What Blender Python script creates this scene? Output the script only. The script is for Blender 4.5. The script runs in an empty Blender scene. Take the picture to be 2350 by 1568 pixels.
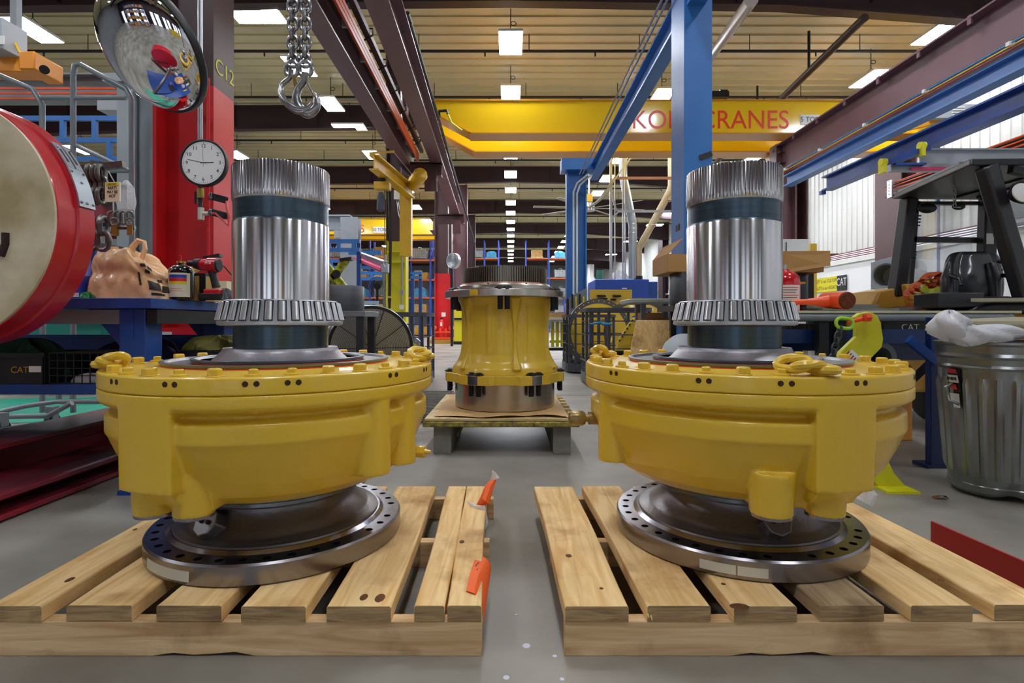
import bpy, bmesh, math, random
from mathutils import Vector, Matrix
random.seed(7)
SC = bpy.context.scene
COL = SC.collection
R_ = math.radians
sin, cos, pi = math.sin, math.cos, math.pi
# ---------------------------------------------------------------- camera, exposure, world
FPX, HOR, CXP, CH = 1240.0, 740.0, 1172.0, 0.85
cd = bpy.data.cameras.new('camera'); cam = bpy.data.objects.new('camera', cd); COL.objects.link(cam)
cam.location = (0, 0, CH); cam.rotation_euler = (pi/2, 0, 0)
cd.sensor_fit = 'HORIZONTAL'; cd.sensor_width = 36.0; cd.lens = FPX/2350*36
cd.shift_x = (1175-CXP)/2350; cd.shift_y = -(784-HOR)/2350
cd.clip_start = 0.05; cd.clip_end = 300
SC.camera = cam
vs = SC.view_settings
vs.view_transform = 'Standard'; vs.look = 'None'; vs.exposure = 0.48; vs.gamma = 1.0; vs.use_curve_mapping = False
w = bpy.data.worlds.new('world'); SC.world = w; w.use_nodes = True
w.node_tree.nodes['Background'].inputs[0].default_value = (0.80, 0.88, 1.0, 1)
w.node_tree.nodes['Background'].inputs[1].default_value = 1.0
LAMP = 50.0      # radiance of the high bay panels

def at(px, py, Y):
    """a pixel of the 2350x1568 frame, at depth Y, as a point of the hall"""
    return Vector(((px-CXP)/FPX*Y, Y, CH+(HOR-py)/FPX*Y))

# ---------------------------------------------------------------- materials
def lin(h):
    if isinstance(h, str):
        h = h.lstrip('#'); c = [int(h[i:i+2], 16)/255 for i in (0, 2, 4)]
    else: c = [v/255 for v in h]
    return tuple((v/12.92 if v <= .04045 else ((v+.055)/1.055)**2.4) for v in c)
MATS = {}
def mat(name, col, rough=.5, metal=0., noise=None, bump=None, coat=0., emit=0., alpha=1., trans=0., stretch=None, col2=None, spec=None):
    """noise=(scale, amount) mottles the colour; bump=(scale, strength); stretch=(x,y,z) scales the texture space"""
    if name in MATS: return MATS[name]
    m = bpy.data.materials.new(name); m.use_nodes = True; MATS[name] = m
    nt = m.node_tree; N = nt.nodes; L = nt.links; b = N['Principled BSDF']
    c = lin(col)
    b.inputs['Base Color'].default_value = (*c, 1)
    b.inputs['Roughness'].default_value = rough; b.inputs['Metallic'].default_value = metal
    b.inputs['Coat Weight'].default_value = coat; b.inputs['Coat Roughness'].default_value = .08
    if spec is not None: b.inputs['Specular IOR Level'].default_value = spec
    if trans: b.inputs['Transmission Weight'].default_value = trans
    if alpha < 1: b.inputs['Alpha'].default_value = alpha
    if emit:
        b.inputs['Emission Color'].default_value = (*c, 1); b.inputs['Emission Strength'].default_value = emit
    if noise or bump:
        tc = N.new('ShaderNodeTexCoord'); mp = N.new('ShaderNodeMapping'); L.new(tc.outputs['Object'], mp.inputs[0])
        if stretch: mp.inputs['Scale'].default_value = stretch
    if noise:
        n = N.new('ShaderNodeTexNoise'); n.inputs['Scale'].default_value = noise[0]; n.inputs['Detail'].default_value = 5
        L.new(mp.outputs[0], n.inputs['Vector'])
        r = N.new('ShaderNodeValToRGB'); L.new(n.outputs[0], r.inputs[0])
        c2 = lin(col2) if col2 else tuple(v*(1-noise[1]) for v in c)
        r.color_ramp.elements[0].position = .32; r.color_ramp.elements[1].position = .68
        r.color_ramp.elements[0].color = (*c2, 1); r.color_ramp.elements[1].color = (*c, 1)
        L.new(r.outputs[0], b.inputs['Base Color'])
    if bump:
        n = N.new('ShaderNodeTexNoise'); n.inputs['Scale'].default_value = bump[0]; n.inputs['Detail'].default_value = 4
        L.new(mp.outputs[0], n.inputs['Vector'])
        bp = N.new('ShaderNodeBump'); bp.inputs['Strength'].default_value = bump[1]; bp.inputs['Distance'].default_value = .01
        L.new(n.outputs[0], bp.inputs['Height']); L.new(bp.outputs[0], b.inputs['Normal'])
    return m
def wood(name, c1, c2, ax='y', scale=1., dark=None):
    """long grain along one axis with knots and a little dirt"""
    if name in MATS: return MATS[name]
    m = bpy.data.materials.new(name); m.use_nodes = True; MATS[name] = m
    nt = m.node_tree; N = nt.nodes; L = nt.links; b = N['Principled BSDF']
    b.inputs['Roughness'].default_value = .75
    tc = N.new('ShaderNodeTexCoord'); mp = N.new('ShaderNodeMapping'); L.new(tc.outputs['Object'], mp.inputs[0])
    k = 12*scale; l = 1.1*scale
    mp.inputs['Scale'].default_value = {'x': (l, k, k), 'y': (k, l, k), 'z': (k, k, l)}[ax]
    n = N.new('ShaderNodeTexNoise'); n.inputs['Scale'].default_value = 2.2; n.inputs['Detail'].default_value = 8; n.inputs['Distortion'].default_value = 1.3
    L.new(mp.outputs[0], n.inputs['Vector'])
    r = N.new('ShaderNodeValToRGB'); L.new(n.outputs[0], r.inputs[0])
    r.color_ramp.elements[0].position = .3; r.color_ramp.elements[1].position = .62
    r.color_ramp.elements[0].color = (*lin(c2), 1); r.color_ramp.elements[1].color = (*lin(c1), 1)
    n2 = N.new('ShaderNodeTexNoise'); n2.inputs['Scale'].default_value = 5; n2.inputs['Detail'].default_value = 6
    L.new(tc.outputs['Object'], n2.inputs['Vector'])
    r2 = N.new('ShaderNodeValToRGB'); L.new(n2.outputs[0], r2.inputs[0])
    r2.color_ramp.elements[0].position = .28; r2.color_ramp.elements[1].position = .47
    d = dark or '#7a5a38'
    r2.color_ramp.elements[0].color = (*lin(d), 1); r2.color_ramp.elements[1].color = (1, 1, 1, 1)
    mx = N.new('ShaderNodeMix'); mx.data_type = 'RGBA'; mx.blend_type = 'MULTIPLY'; mx.inputs[0].default_value = .75
    L.new(r.outputs[0], mx.inputs[6]); L.new(r2.outputs[0], mx.inputs[7])
    L.new(mx.outputs[2], b.inputs['Base Color'])
    bp = N.new('ShaderNodeBump'); bp.inputs['Strength'].default_value = .35; bp.inputs['Distance'].default_value = .004
    L.new(n.outputs[0], bp.inputs['Height']); L.new(bp.outputs[0], b.inputs['Normal'])
    return m

# ---------------------------------------------------------------- mesh building
class B:
    def __init__(s): s.v = []; s.f = []; s.m = []; s.mi = 0
    def add(s, vs_, fs): 
        o = len(s.v); s.v += [tuple(v) for v in vs_]
        for f in fs: s.f.append(tuple(o+i for i in f)); s.m.append(s.mi)
        return s
    def box(s, x, y, z, sx, sy, sz, rz=0., M=None):
        vs_ = []
        for i in (-.5, .5):
            for j in (-.5, .5):
                for k in (-.5, .5):
                    vx, vy = i*sx, j*sy
                    vs_.append(Vector((x+vx*cos(rz)-vy*sin(rz), y+vx*sin(rz)+vy*cos(rz), z+k*sz)))
        if M: vs_ = [M @ v for v in vs_]
        return s.add(vs_, [(0,1,3,2), (4,6,7,5), (0,4,5,1), (2,3,7,6), (0,2,6,4), (1,5,7,3)])
    def bar(s, p0, p1, w_, h, up=(0,0,1)):
        p0, p1, up = Vector(p0), Vector(p1), Vector(up)
        d = (p1-p0).normalized(); sd = d.cross(up)
        if sd.length < 1e-4: sd = d.cross(Vector((1,0,0)))
        sd.normalize(); u = sd.cross(d).normalized()
        vs_ = [p + sd*(a*w_/2) + u*(b*h/2) for p in (p0, p1) for a in (-1, 1) for b in (-1, 1)]
        return s.add(vs_, [(0,1,3,2), (4,6,7,5), (0,4,5,1), (2,3,7,6), (0,2,6,4), (1,5,7,3)])
    def ibeam(s, p0, p1, w_, h, t=.02, tw=None, up=(0,0,1)):
        p0, p1, up = Vector(p0), Vector(p1), Vector(up).normalized()
        s.bar(p0+up*(h/2-t/2), p1+up*(h/2-t/2), w_, t, up); s.bar(p0-up*(h/2-t/2), p1-up*(h/2-t/2), w_, t, up)
        return s.bar(p0, p1, tw or t*.7, h-2*t, up)
    def loft(s, rings, caps=True, closed=False):
        o = len(s.v); n = len(rings[0]); k = len(rings)
        for r in rings: s.v += [tuple(v) for v in r]
        for i in range(k if closed else k-1):
            a = o+i*n; b = o+((i+1) % k)*n
            for j in range(n):
                s.f.append((a+j, a+(j+1) % n, b+(j+1) % n, b+j)); s.m.append(s.mi)
        if caps and not closed:
            s.f.append(tuple(o+j for j in range(n-1, -1, -1))); s.m.append(s.mi)
            s.f.append(tuple(o+(k-1)*n+j for j in range(n))); s.m.append(s.mi)
        return s
    def cyl(s, p0, p1, r0, r1=None, n=20, caps=True):
        p0, p1 = Vector(p0), Vector(p1); r1 = r0 if r1 is None else r1
        q = (p1-p0).normalized().to_track_quat('Z', 'Y')
        e = [q @ Vector((cos(2*pi*i/n), sin(2*pi*i/n), 0)) for i in range(n)]
        return s.loft([[p0+v*r0 for v in e], [p1+v*r1 for v in e]], caps)
    def lathe(s, prof, c=(0,0,0), n=64, M=None, closed=False):
        """prof = [(r, z)...]; an end with r == 0 is closed to a point fan"""
        c = Vector(c); rings = []
        for r, z in prof:
            r = max(r, 1e-4)
            ring = [Vector((r*cos(2*pi*i/n), r*sin(2*pi*i/n), z)) for i in range(n)]
            rings.append([(M @ v if M else v)+c for v in ring])
        return s.loft(rings, caps=not closed, closed=closed)
    def tube(s, pts, r, n=8, closed=False):
        pts = [Vector(p) for p in pts]; k = len(pts); rings = []; nrm = None
        for i, p in enumerate(pts):
            if closed: d = pts[(i+1) % k]-pts[i-1]
            else: d = pts[min(i+1, k-1)]-pts[max(i-1, 0)]
            d.normalize()
            if nrm is None:
                nrm = d.cross(Vector((0,0,1)))
                if nrm.length < .1: nrm = d.cross(Vector((1,0,0)))
            nrm = (nrm-d*nrm.dot(d)).normalized(); bn = d.cross(nrm)
            rr = r[i] if isinstance(r, (list, tuple)) else r
            rings.append([p+nrm*(rr*cos(2*pi*j/n))+bn*(rr*sin(2*pi*j/n)) for j in range(n)])
        return s.loft(rings, caps=not closed, closed=closed)
    def prism(s, poly, d0, d1, M=None, plane='xz'):
        """poly in the named plane, extruded d0..d1 along the third axis"""
        def P(a, b, d):
            v = Vector({'xz': (a, d, b), 'xy': (a, b, d), 'yz': (d, a, b)}[plane])
            return M @ v if M else v
        return s.loft([[P(a, b, d0) for a, b in poly], [P(a, b, d1) for a, b in poly]])
    def sphere(s, c, r, n=16, k=10, sc=(1,1,1)):
        c = Vector(c)
        pr = [(r*sin(pi*i/k), -r*cos(pi*i/k)) for i in range(k+1)]
        rings = [[Vector((max(q, 1e-5)*cos(2*pi*j/n)*sc[0], max(q, 1e-5)*sin(2*pi*j/n)*sc[1], z*sc[2]))+c for j in range(n)] for q, z in pr]
        return s.loft(rings)
    def obj(s, name, m, parent=None, smooth=40, bevel=0, remesh=0, subs=0, seg=2, it=5):
        me = bpy.data.meshes.new(name)
        me.from_pydata(s.v, [], s.f)
        for mm in (m if isinstance(m, (list, tuple)) else [m]): me.materials.append(mm)
        if any(s.m): me.polygons.foreach_set('material_index', s.m)
        bm = bmesh.new(); bm.from_mesh(me); bmesh.ops.recalc_face_normals(bm, faces=bm.faces); bm.to_mesh(me); bm.free()
        o = bpy.data.objects.new(name, me); COL.objects.link(o)
        if remesh:
            k = o.modifiers.new('r', 'REMESH'); k.mode = 'VOXEL'; k.voxel_size = remesh; k.use_smooth_shade = True
            k = o.modifiers.new('s', 'SMOOTH'); k.factor = .6; k.iterations = it
            me.shade_smooth()
        elif smooth:
            me.shade_smooth(); me.set_sharp_from_angle(angle=R_(smooth))
        if bevel:
            k = o.modifiers.new('b', 'BEVEL'); k.width = bevel; k.segments = seg; k.limit_method = 'ANGLE'; k.angle_limit = R_(35); k.harden_normals = False
        if subs:
            k = o.modifiers.new('u', 'SUBSURF'); k.levels = k.render_levels = subs
        if parent: adopt(o, parent)
        return o
ORD = ['nearest', 'second', 'third', 'fourth', 'fifth', 'sixth', 'seventh', 'eighth', 'ninth', 'tenth', 'eleventh', 'twelfth', 'thirteenth', 'fourteenth', 'fifteenth', 'sixteenth', 'seventeenth', 'eighteenth', 'nineteenth']
LOCS = {}
def adopt(o, p):
    """parent o to p, keeping the world place the mesh was written in"""
    o.parent = p
    o.matrix_parent_inverse = Matrix.Translation(-LOCS.get(p.name, Vector((0,0,0))))
    LOCS[o.name] = Vector((0,0,0)) if p.type != 'EMPTY' else Vector((0,0,0))
def thing(name, label, cat, loc=(0,0,0), group=None):
    o = bpy.data.objects.new(name, None); COL.objects.link(o); o.location = loc; o.empty_display_size = .1
    LOCS[o.name] = Vector(loc)
    return tag(o, label, cat, group)
def tag(o, label, cat, group=None, kind=None):
    o['label'] = label; o['category'] = cat
    if group: o['group'] = group
    if kind: o['kind'] = kind
    return o
def struct(o, label=None, cat=None):
    o['kind'] = 'structure'
    if label: o['label'] = label
    if cat: o['category'] = cat
    return o
def dup(root, loc, rz=0., label=None, group=None):
    r = root.copy(); COL.objects.link(r); r.location = loc; r.rotation_euler = (0, 0, rz)
    if label: r['label'] = label
    if group: r['group'] = group
    for ch in root.children:
        c = ch.copy(); COL.objects.link(c); c.parent = r
        for g in ch.children:
            d = g.copy(); COL.objects.link(d); d.parent = c
    return r
def text(name, s, size, loc, m, parent, rot=(pi/2, 0, 0), ext=.001, align='CENTER', sx=1.):
    c = bpy.data.curves.new(name, 'FONT'); c.body = s; c.size = size; c.extrude = ext
    c.align_x = align; c.align_y = 'CENTER'; c.materials.append(m)
    o = bpy.data.objects.new(name, c); COL.objects.link(o)
    me = evalmesh(o); bpy.data.objects.remove(o); bpy.data.curves.remove(c)
    me.name = name; me.materials.clear(); me.materials.append(m)
    from mathutils import Euler
    me.transform(Matrix.Translation(Vector(loc)) @ Euler(rot).to_matrix().to_4x4() @ Matrix.Diagonal((sx, 1, 1, 1)))
    o = bpy.data.objects.new(name, me); COL.objects.link(o)
    if parent: adopt(o, parent)
    return o
def evalmesh(o):
    dg = bpy.context.evaluated_depsgraph_get(); dg.update()
    me = bpy.data.meshes.new_from_object(o.evaluated_get(dg)); return me
def cut(o, cutter, smooth=35):
    """boolean the cutter's solid out of o and drop the cutter"""
    c = cutter.obj('cutter', o.data.materials[0])
    k = o.modifiers.new('x', 'BOOLEAN'); k.object = c; k.operation = 'DIFFERENCE'; k.solver = 'EXACT'
    me = evalmesh(o); o.modifiers.clear(); o.data = me
    bpy.data.objects.remove(c); me.shade_smooth(); me.set_sharp_from_angle(angle=R_(smooth))
    return o
def hexpts(c, r, a0=0, n=6): return [(c[0]+r*cos(a0+2*pi*i/n), c[1]+r*sin(a0+2*pi*i/n)) for i in range(n)]
def stadium(p, d, side, L, w_, n=10):
    """closed loop of a chain link: centre p, long axis d, short axis side"""
    p, d, side = Vector(p), Vector(d).normalized(), Vector(side).normalized(); r = w_/2; h = L/2-r; o = []
    for i in range(n+1): a = pi*i/n; o.append(p+d*(h+r*sin(a))+side*(r*cos(a)))
    for i in range(n+1): a = pi*i/n; o.append(p-d*(h+r*sin(a))-side*(r*cos(a)))
    return o
def chain(p0, p1, m, parent, L=.04, w_=.026, r=.004, name='link', n=8):
    p0, p1 = Vector(p0), Vector(p1); D = p1-p0; k = max(2, round(D.length/(L-2*r))); d = D.normalized()
    a = d.cross(Vector((0, 1, .1))).normalized(); b = d.cross(a).normalized()
    for i in range(k):
        B().tube(stadium(p0+D*((i+.5)/k), d, a if i % 2 else b, L, w_, 5), r, n, True).obj(name, m, parent)
# ================================================================ the hall
M_floor = mat('concrete', '#a8a49b', .42, noise=(1.1, .3), bump=(9, .12), col2='#726e66')
M_ceil = mat('roof_sheet', '#dad0a6', .32, metal=.15, noise=(.35, .2), stretch=(1, .3, 1))
M_wall = mat('white_wall_sheet', '#e4e6e4', .45, noise=(.6, .08))
M_brown = mat('brown_steel', '#553538', .42, noise=(2, .15), bump=(30, .04))
M_dbrown = mat('dark_brown_steel', '#38202a', .5, noise=(2, .2))
M_red = mat('red_paint', '#dd2229', .36, noise=(3, .14), bump=(25, .05))
M_blue = mat('blue_paint', '#3a7ac6', .38, noise=(3, .14), bump=(25, .05))
M_dblue = mat('navy_paint', '#1c4a9a', .36, noise=(4, .25), bump=(30, .06))
M_pipe = mat('dark_pipe', '#2d2c2f', .5, metal=.3)
M_galv = mat('galvanised_conduit', '#b9bdc2', .32, metal=.85)
M_black = mat('black_rubber', '#17181b', .5)
M_lamp = mat('lamp_panel', '#f4f8ff', .5, emit=LAMP)
M_white = mat('white_paint', '#e9e9e6', .4, noise=(4, .06))
M_grey = mat('grey_paint', '#7f868d', .4, noise=(4, .12))
M_lgrey = mat('light_grey_paint', '#a9b0b8', .4, noise=(4, .1))

XL, XR, YB, YF, ZC = -24.0, 12.5, -9.0, 74.0, 8.75
struct(B().box((XL+XR)/2, (YB+YF)/2, -.1, XR-XL, YF-YB, .2).obj('floor', M_floor, smooth=0))
# standing seam roof: ribs run across the hall
b = B(); pr = []; y = YB
while y < YF:
    pr += [(y, ZC), (y+.40, ZC), (y+.415, ZC-.038), (y+.435, ZC-.038)]; y += .45
b.prism(pr+[(YF, ZC), (YF, ZC+.2), (YB, ZC+.2)], XL, XR, plane='yz')
struct(b.obj('ceiling', M_ceil, smooth=0))
# right wall: ribbed sheet above, smooth panel below with maroon stripes between
b = B(); pr = []; y = YB
while y < YF:
    pr += [(XR, y), (XR, y+.27), (XR-.035, y+.285), (XR-.035, y+.30)]; y += .3
b.prism(pr+[(XR, YF), (XR+.15, YF), (XR+.15, YB)], 3.45, ZC, plane='xy')
wr = struct(b.obj('wall_right', M_wall, smooth=0))
M_panel = mat('white_smooth_panel', '#eef1f4', .35, noise=(.8, .04))
struct(B().box(XR+.06, (YB+YF)/2, 1.6, .12, YF-YB, 3.2).obj('wall_right_dado', M_panel, smooth=0))
b = B()
M_maroon = mat('maroon_stripe', '#7c2c3a', .4)
for i in range(4): b.box(XR-.02, (YB+YF)/2, 3.24+i*.065, .05, YF-YB, .03)
struct(b.obj('trim_1', M_maroon, smooth=0))
struct(B().box(XR-.04, (YB+YF)/2, 3.1, .1, YF-YB, .13).obj('trim_2', M_white, smooth=0))
M_back = mat('far_wall', '#85878c', .6, noise=(.5, .15))
struct(B().box((XL+XR)/2, YF+.1, ZC/2, XR-XL, .2, ZC).obj('wall_far', M_back, smooth=0))
struct(B().box(XL-.1, (YB+YF)/2, ZC/2, .2, YF-YB, ZC).obj('wall_left', M_back, smooth=0))
# behind the camera: unseen wall, gaps shaped to stripe the shafts and admit fill
bb = B(); x = XL
for x0, x1 in ((-24, -21), (-18.5, -16.5), (-14.5, -12), (-9.5, -8.5), (-6.6, -4.6), (-3.4, -2.8), (-1.2, .3), (1.6, 2.2), (3.6, 5.2), (6.6, 7.0), (8.6, 9.6), (11.4, 12.5)): bb.box((x0+x1)/2, YB-.1, 2.1, x1-x0, .2, 4.2)
bb.box((XL+XR)/2, YB-.1, 6.5, XR-XL, .2, 4.6)
struct(bb.obj('wall_back', M_dbrown, smooth=0))

M_jt = mat('joint_dark', '#4c4a46', .8)
b = B()
for y in (6.3, 12.4, 18.6, 24.8): b.box(-3, y, .0008, 24, .012, .0016)
for x in (-.78, 4.6): b.box(x, 22, .0008, .012, 40, .0016)
struct(b.obj('trim_3', M_jt, smooth=0))
# rafters: deep tapered I beams across the hall
RY = [4.2, 12.0, 19.6, 27.3, 35.0, 42.7, 50.6, 58.5, 66.2]
for i, ry in enumerate(RY+[-4]):
    rl = 'dark brown roof rafter crossing the hall, '+('behind the viewpoint' if ry < 0 else 'above the viewpoint, out of frame' if ry < 10 else ORD[i-1]+' of those in view counting away')
    b = B()
    for x0, x1, h0, h1 in ((XL, -14, 1.35, .95), (-14, 0, .95, .8), (0, 6, .8, .9), (6, XR, .9, 1.4)):
        b.prism([(x0, ZC-.02), (x1, ZC-.02), (x1, ZC-h1), (x0, ZC-h0)], ry-.01, ry+.01)
        b.prism([(x0, ZC-h0), (x1, ZC-h1), (x1, ZC-h1-.03), (x0, ZC-h0-.03)], ry-.14, ry+.14)
    for k in range(-22, 12, 3): b.box(k, ry, ZC-.42, .015, .2, .78)
    o = b.obj('roof_rafter', M_dbrown, smooth=0)
    tag(o, rl, 'rafter', 'brown roof rafters across the hall')
# sprinkler pipes running across and a few along the hall
def pipe(name, pts, r, label, cat='pipe', m=M_pipe, group=None, n=8):
    o = B().tube(pts, r, n).obj(name, m); return tag(o, label, cat, group)
for i, y in enumerate((8.6, 11.7, 14.7, 17.7, 21.9, 24.6, 29.8, 32.6, 37.6, 40.4, 45.2, 53.4, 61)):
    b = B().tube([(XL+.3, y, ZC-.52), (XR-.3, y, ZC-.52)], .04, 6)
    for k in range(-22, 12, 3):
        b.cyl((k+.3, y, ZC-.66), (k+.3, y, ZC-.5), .022, n=6); b.cyl((k+1.5, y, ZC-.5), (k+1.5, y, ZC-.06), .012, n=4)
    tag(b.obj('sprinkler_pipe', M_pipe), 'thin black sprinkler pipe crossing below the roof, '+ORD[i]+' counting away from the viewpoint', 'pipe', 'black sprinkler pipes below the roof')
# bracing rods
for (p, q) in (((690, 0), (845, 230)), ((935, 30), (1090, 560))):
    a = at(*p, 9.5); c = at(*q, 12 if p[0] == 690 else 26)
    pipe('bracing_rod', [a, c], .04, 'long dark pipe running up past the %s' % ('lifting hooks' if p[0] == 690 else 'brown runway beams beside the aisle lights'))
a, c = at(1985, 40, 11.4), at(1620, 395, 22)
pipe('sprinkler_main', [a, c], .09, 'thick dark sprinkler main sloping down over the yellow bridge crane', m=mat('rusty_pipe', '#3a2a26', .5, metal=.3), n=12)
for t, nm_ in ((.22, 'nearest'), (.52, 'middle'), (.8, 'farthest')):
    p = a.lerp(c, t); pipe('pipe_hanger', [p, (p.x, p.y, ZC-.5)], .035, nm_+' drop hanger holding the thick sprinkler main', 'hanger', group='hangers of the thick sprinkler main')
pipe('round_duct', [at(1725, 0, 9), at(1640, 118, 12.5), at(1600, 170, 15)], .11, 'grey round pipe slanting down behind the top of the blue column', m=mat('pipe_grey', '#a39a92', .4, metal=.4), n=14)

# ---------------------------------------------------------------- high bay lights
def highbay(name, label, rot, group):
    t = thing(name, label, 'ceiling light', (0, 0, 0), group)
    W, L = (.56, 1.12) if not rot else (1.12, .56)
    B().box(0, 0, .035, W+.03, L+.03, .06).obj('housing', M_white, t, smooth=0)
    B().box(0, 0, -.004, W, L, .012).obj('light_panel', M_lamp, t, smooth=0)
    b = B()
    for sx in (-1, 1): b.tube([(sx*W*.4, 0, .06), (0, 0, .32)], .006, 5)
    b.tube([(0, 0, .3), (0, 0, .875)], .012, 5); b.tube(stadium((.07, 0, .5), (1, 0, 0), (0, 0, 1), .13, .1), .01, 5, True)
    b.obj('hanger', M_pipe, t, smooth=0)
    return t
G = {0: ('white roof light in the row over the centre aisle', 'lights over the centre aisle'),
     1: ('white roof light in the row left of the centre aisle', 'lights left of the centre aisle'),
     2: ('white roof light at the far left', 'lights in the far left rows'),
     3: ('white roof light in the row over the blue columns', 'lights over the blue columns'),
     4: ('white roof light in the row nearest the right wall', 'lights near the right wall')}
LY0 = [10.5+3.03*i+(.0 if i % 3 else .12) for i in range(18)]
rows = [(0, 0, [13.6, 16.6, 19.6, 22.65]+[25.7+3.03*i for i in range(13)]+[4.5, -2], {}),
        (-5.8, 1, [12.4, 14.85, 17.4, 19.45, 22.7, 25.6, 29, 33, 37, 41, 45, 49, 54, 59, 6, -1], {12.4, 19.45, 29, 37}),
        (-11.5, 2, [13, 17.8, 22.7, 28, 33, 38, 44, 50, 56, 7, 0], {17.8, 28}),
        (-17.5, 2, [15, 22, 29, 36, 43, 50, -1], {29}),
        (4.7, 3, [16.8, 20, 23.3, 26.4, 29.4, 33, 36.6, 40, 43.6, 47, 50.5, 54, 58, 62, 9, 2.5, -4], set()),
        (10.4, 4, [13.1, 15.6, 19, 23, 27, 31, 35, 39, 43, 47, 51, 56, 60, 8, 3, -3], {27, 31, 35, 39, 43, 47, 51, 56, 60})]
proto = {}
for x, g, ys, rotd in rows:
    for y in ys:
        r = y in rotd; z = 7.87
        vis = sorted(q for q in ys if q > 10.5); hid = sorted((q for q in ys if q <= 10.5), reverse=True)  # hid: lights out of frame, added as fill
        lb = G[g][0]+((', the inner row' if x > -15 else ', the outermost row') if g == 2 else '')+(', '+ORD[vis.index(y)]+' one in view' if y in vis else ', added overhead out of frame' if hid.index(y) == 0 else ', added unseen, %s back' % ('first' if hid.index(y) == 1 else 'second'))
        if (g, r) not in proto:
            t = highbay('high_bay_light', lb, r, G[g][1]); proto[(g, r)] = t; t.location = (x, y, z)
        else: dup(proto[(g, r)], (x, y, z), label=lb)

# ---------------------------------------------------------------- steel columns
def column(label, x0, x1, y0, y1, ztop, zred, mb, mt, group=None, tf=.03, web=None, name='steel_column'):
    """H column: flanges face +X/-X, web recessed; lower and upper coats of paint"""
    t = thing(name, label, 'column', ((x0+x1)/2, (y0+y1)/2, 0), group)
    for nm, za, zb, m in (('painted_base', 0, zred, mb), ('upper_shaft', zred, ztop, mt)):
        if zb <= za: continue
        b = B(); zc = (za+zb)/2; h = zb-za; ym = web or (y0+y1)/2
        b.box(x0+tf/2, (y0+y1)/2, zc, tf, y1-y0, h); b.box(x1-tf/2, (y0+y1)/2, zc, tf, y1-y0, h)
        b.box((x0+x1)/2, ym, zc, x1-x0-2*tf, .02, h)
        b.obj(nm, m, t, smooth=0)
    return t
M_lbrown = mat('mauve_brown_steel', '#735159', .4, noise=(2, .1))
c12 = column('red based brown steel column marked C12 carrying the clock', -2.784, -2.31, 4.2, 4.51, ZC-.9, 2.69, M_red, M_brown)
text('column_mark', 'C12', .17, (-2.308, 4.365, 2.865), mat('yellow_marking', '#d8d42a', .5), c12, rot=(pi/2, 0, pi/2))
bl = thing('steel_column', 'tall bright blue steel column right of centre, behind the right drive unit', 'column', (1.805, 5.41, 0))
B().box(1.805, 5.41, 2.5, .27, .42, 5.0).obj('box_shaft', M_blue, bl, smooth=0, bevel=.004)
B().box(1.805, 5.41, .012, .45, .6, .024).obj('base_plate', M_blue, bl, smooth=0)
M_bkl = mat('black_label', '#2c2622', .5)
B().bar(at(1606, 362, 5.19), at(1634, 352, 5.19), .004, .05, up=(0, 0, 1)).obj('black_label', M_bkl, bl, smooth=0)
B().box(1.667, 5.4, at(0, 523, 5.4).z, .004, .11, .06).obj('black_label', M_bkl, bl, smooth=0)
bp = column('distant blue steel post with two white conduits, left of the tall blue column', 1.19, 1.62, 11.5, 11.75, 4.15, 1.35, M_dbrown, M_blue)
B().box(1.45, 11.6, 4.2, .75, .4, .24).obj('cap_beam', M_blue, bp, smooth=0)
B().tube([at(1316, 840, 11.4), at(1316, 440, 11.4), at(1325, 420, 11.4), at(1350, 400, 11)], .022, 6).obj('conduit', M_white, bp)
B().tube([at(1324, 840, 11.4), at(1324, 445, 11.4), at(1331, 425, 11.4), at(1356, 402, 11)], .022, 6).obj('conduit', M_white, bp)

M_yel = mat('column_yellow', '#eade2c', .4, noise=(3, .1), bump=(25, .05))
c2 = column('brown steel column with a bright yellow painted base behind the jib crane', -3.12, -2.62, 13.5, 13.85, ZC-.9, 2.9, M_yel, M_brown)
for z in (2.62, 2.36): B().box(-2.87, 13.55, z, .44, .12, .03).obj('stiffener_plate', M_yel, c2, smooth=0)
for z in (4.35, 5.2, 6.0): B().box(-2.87, 13.55, z, .5, .2, .04).obj('stiffener_plate', M_brown, c2, smooth=0)
B().box(-2.72, 13.46, at(0, 705, 13.46).z, .1, .06, .11).obj('socket_box', M_white, c2, smooth=0)
b = B().tube([(-2.7, 13.4, 1.3), (-2.7, 13.4, 8)], .025, 6); b.box(-2.7, 13.4, at(0, 671, 13.4).z, .09, .08, .1); b.obj('conduit', M_galv, c2)
c3 = column('red based brown steel column beside the orange fixture at the end of the aisle', -3.24, -2.52, 23, 23.5, ZC-.9, 2.95, M_red, M_brown)
B().tube([at(1029, 415, 22.9), at(1029, 628, 22.9)], .025, 6).obj('conduit', M_galv, c3)
B().box(*at(1018, 722, 22.95), .17, .06, .18).obj('socket_box', M_white, c3, smooth=0)
column('brown steel column with a pink strip behind the round wall fan', -2.9, -2.2, 27.3, 27.7, ZC-.9, 0, M_red, M_lbrown)
column('brown steel column left of the central aisle racks, farthest of the row', -3.0, -2.3, 35, 35.4, ZC-.9, 0, M_red, M_dbrown)
column('brown steel column against the right wall with a green base, left of the sign', 12.0, 12.46, 22.7, 24.6, ZC-.9, 2.8, mat('green_paint', '#0e8a3c', .4), M_brown, name='wall_column')
column('brown steel column against the right wall beside the forklift mast', 12.0, 12.46, 16.6, 17.8, ZC-.9, 0, M_red, M_brown, name='wall_column')
column('far brown steel column against the right wall above the blue cabinet', 12.0, 12.46, 42.7, 44, ZC-.9, 0, M_red, M_dbrown, name='wall_column')

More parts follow.
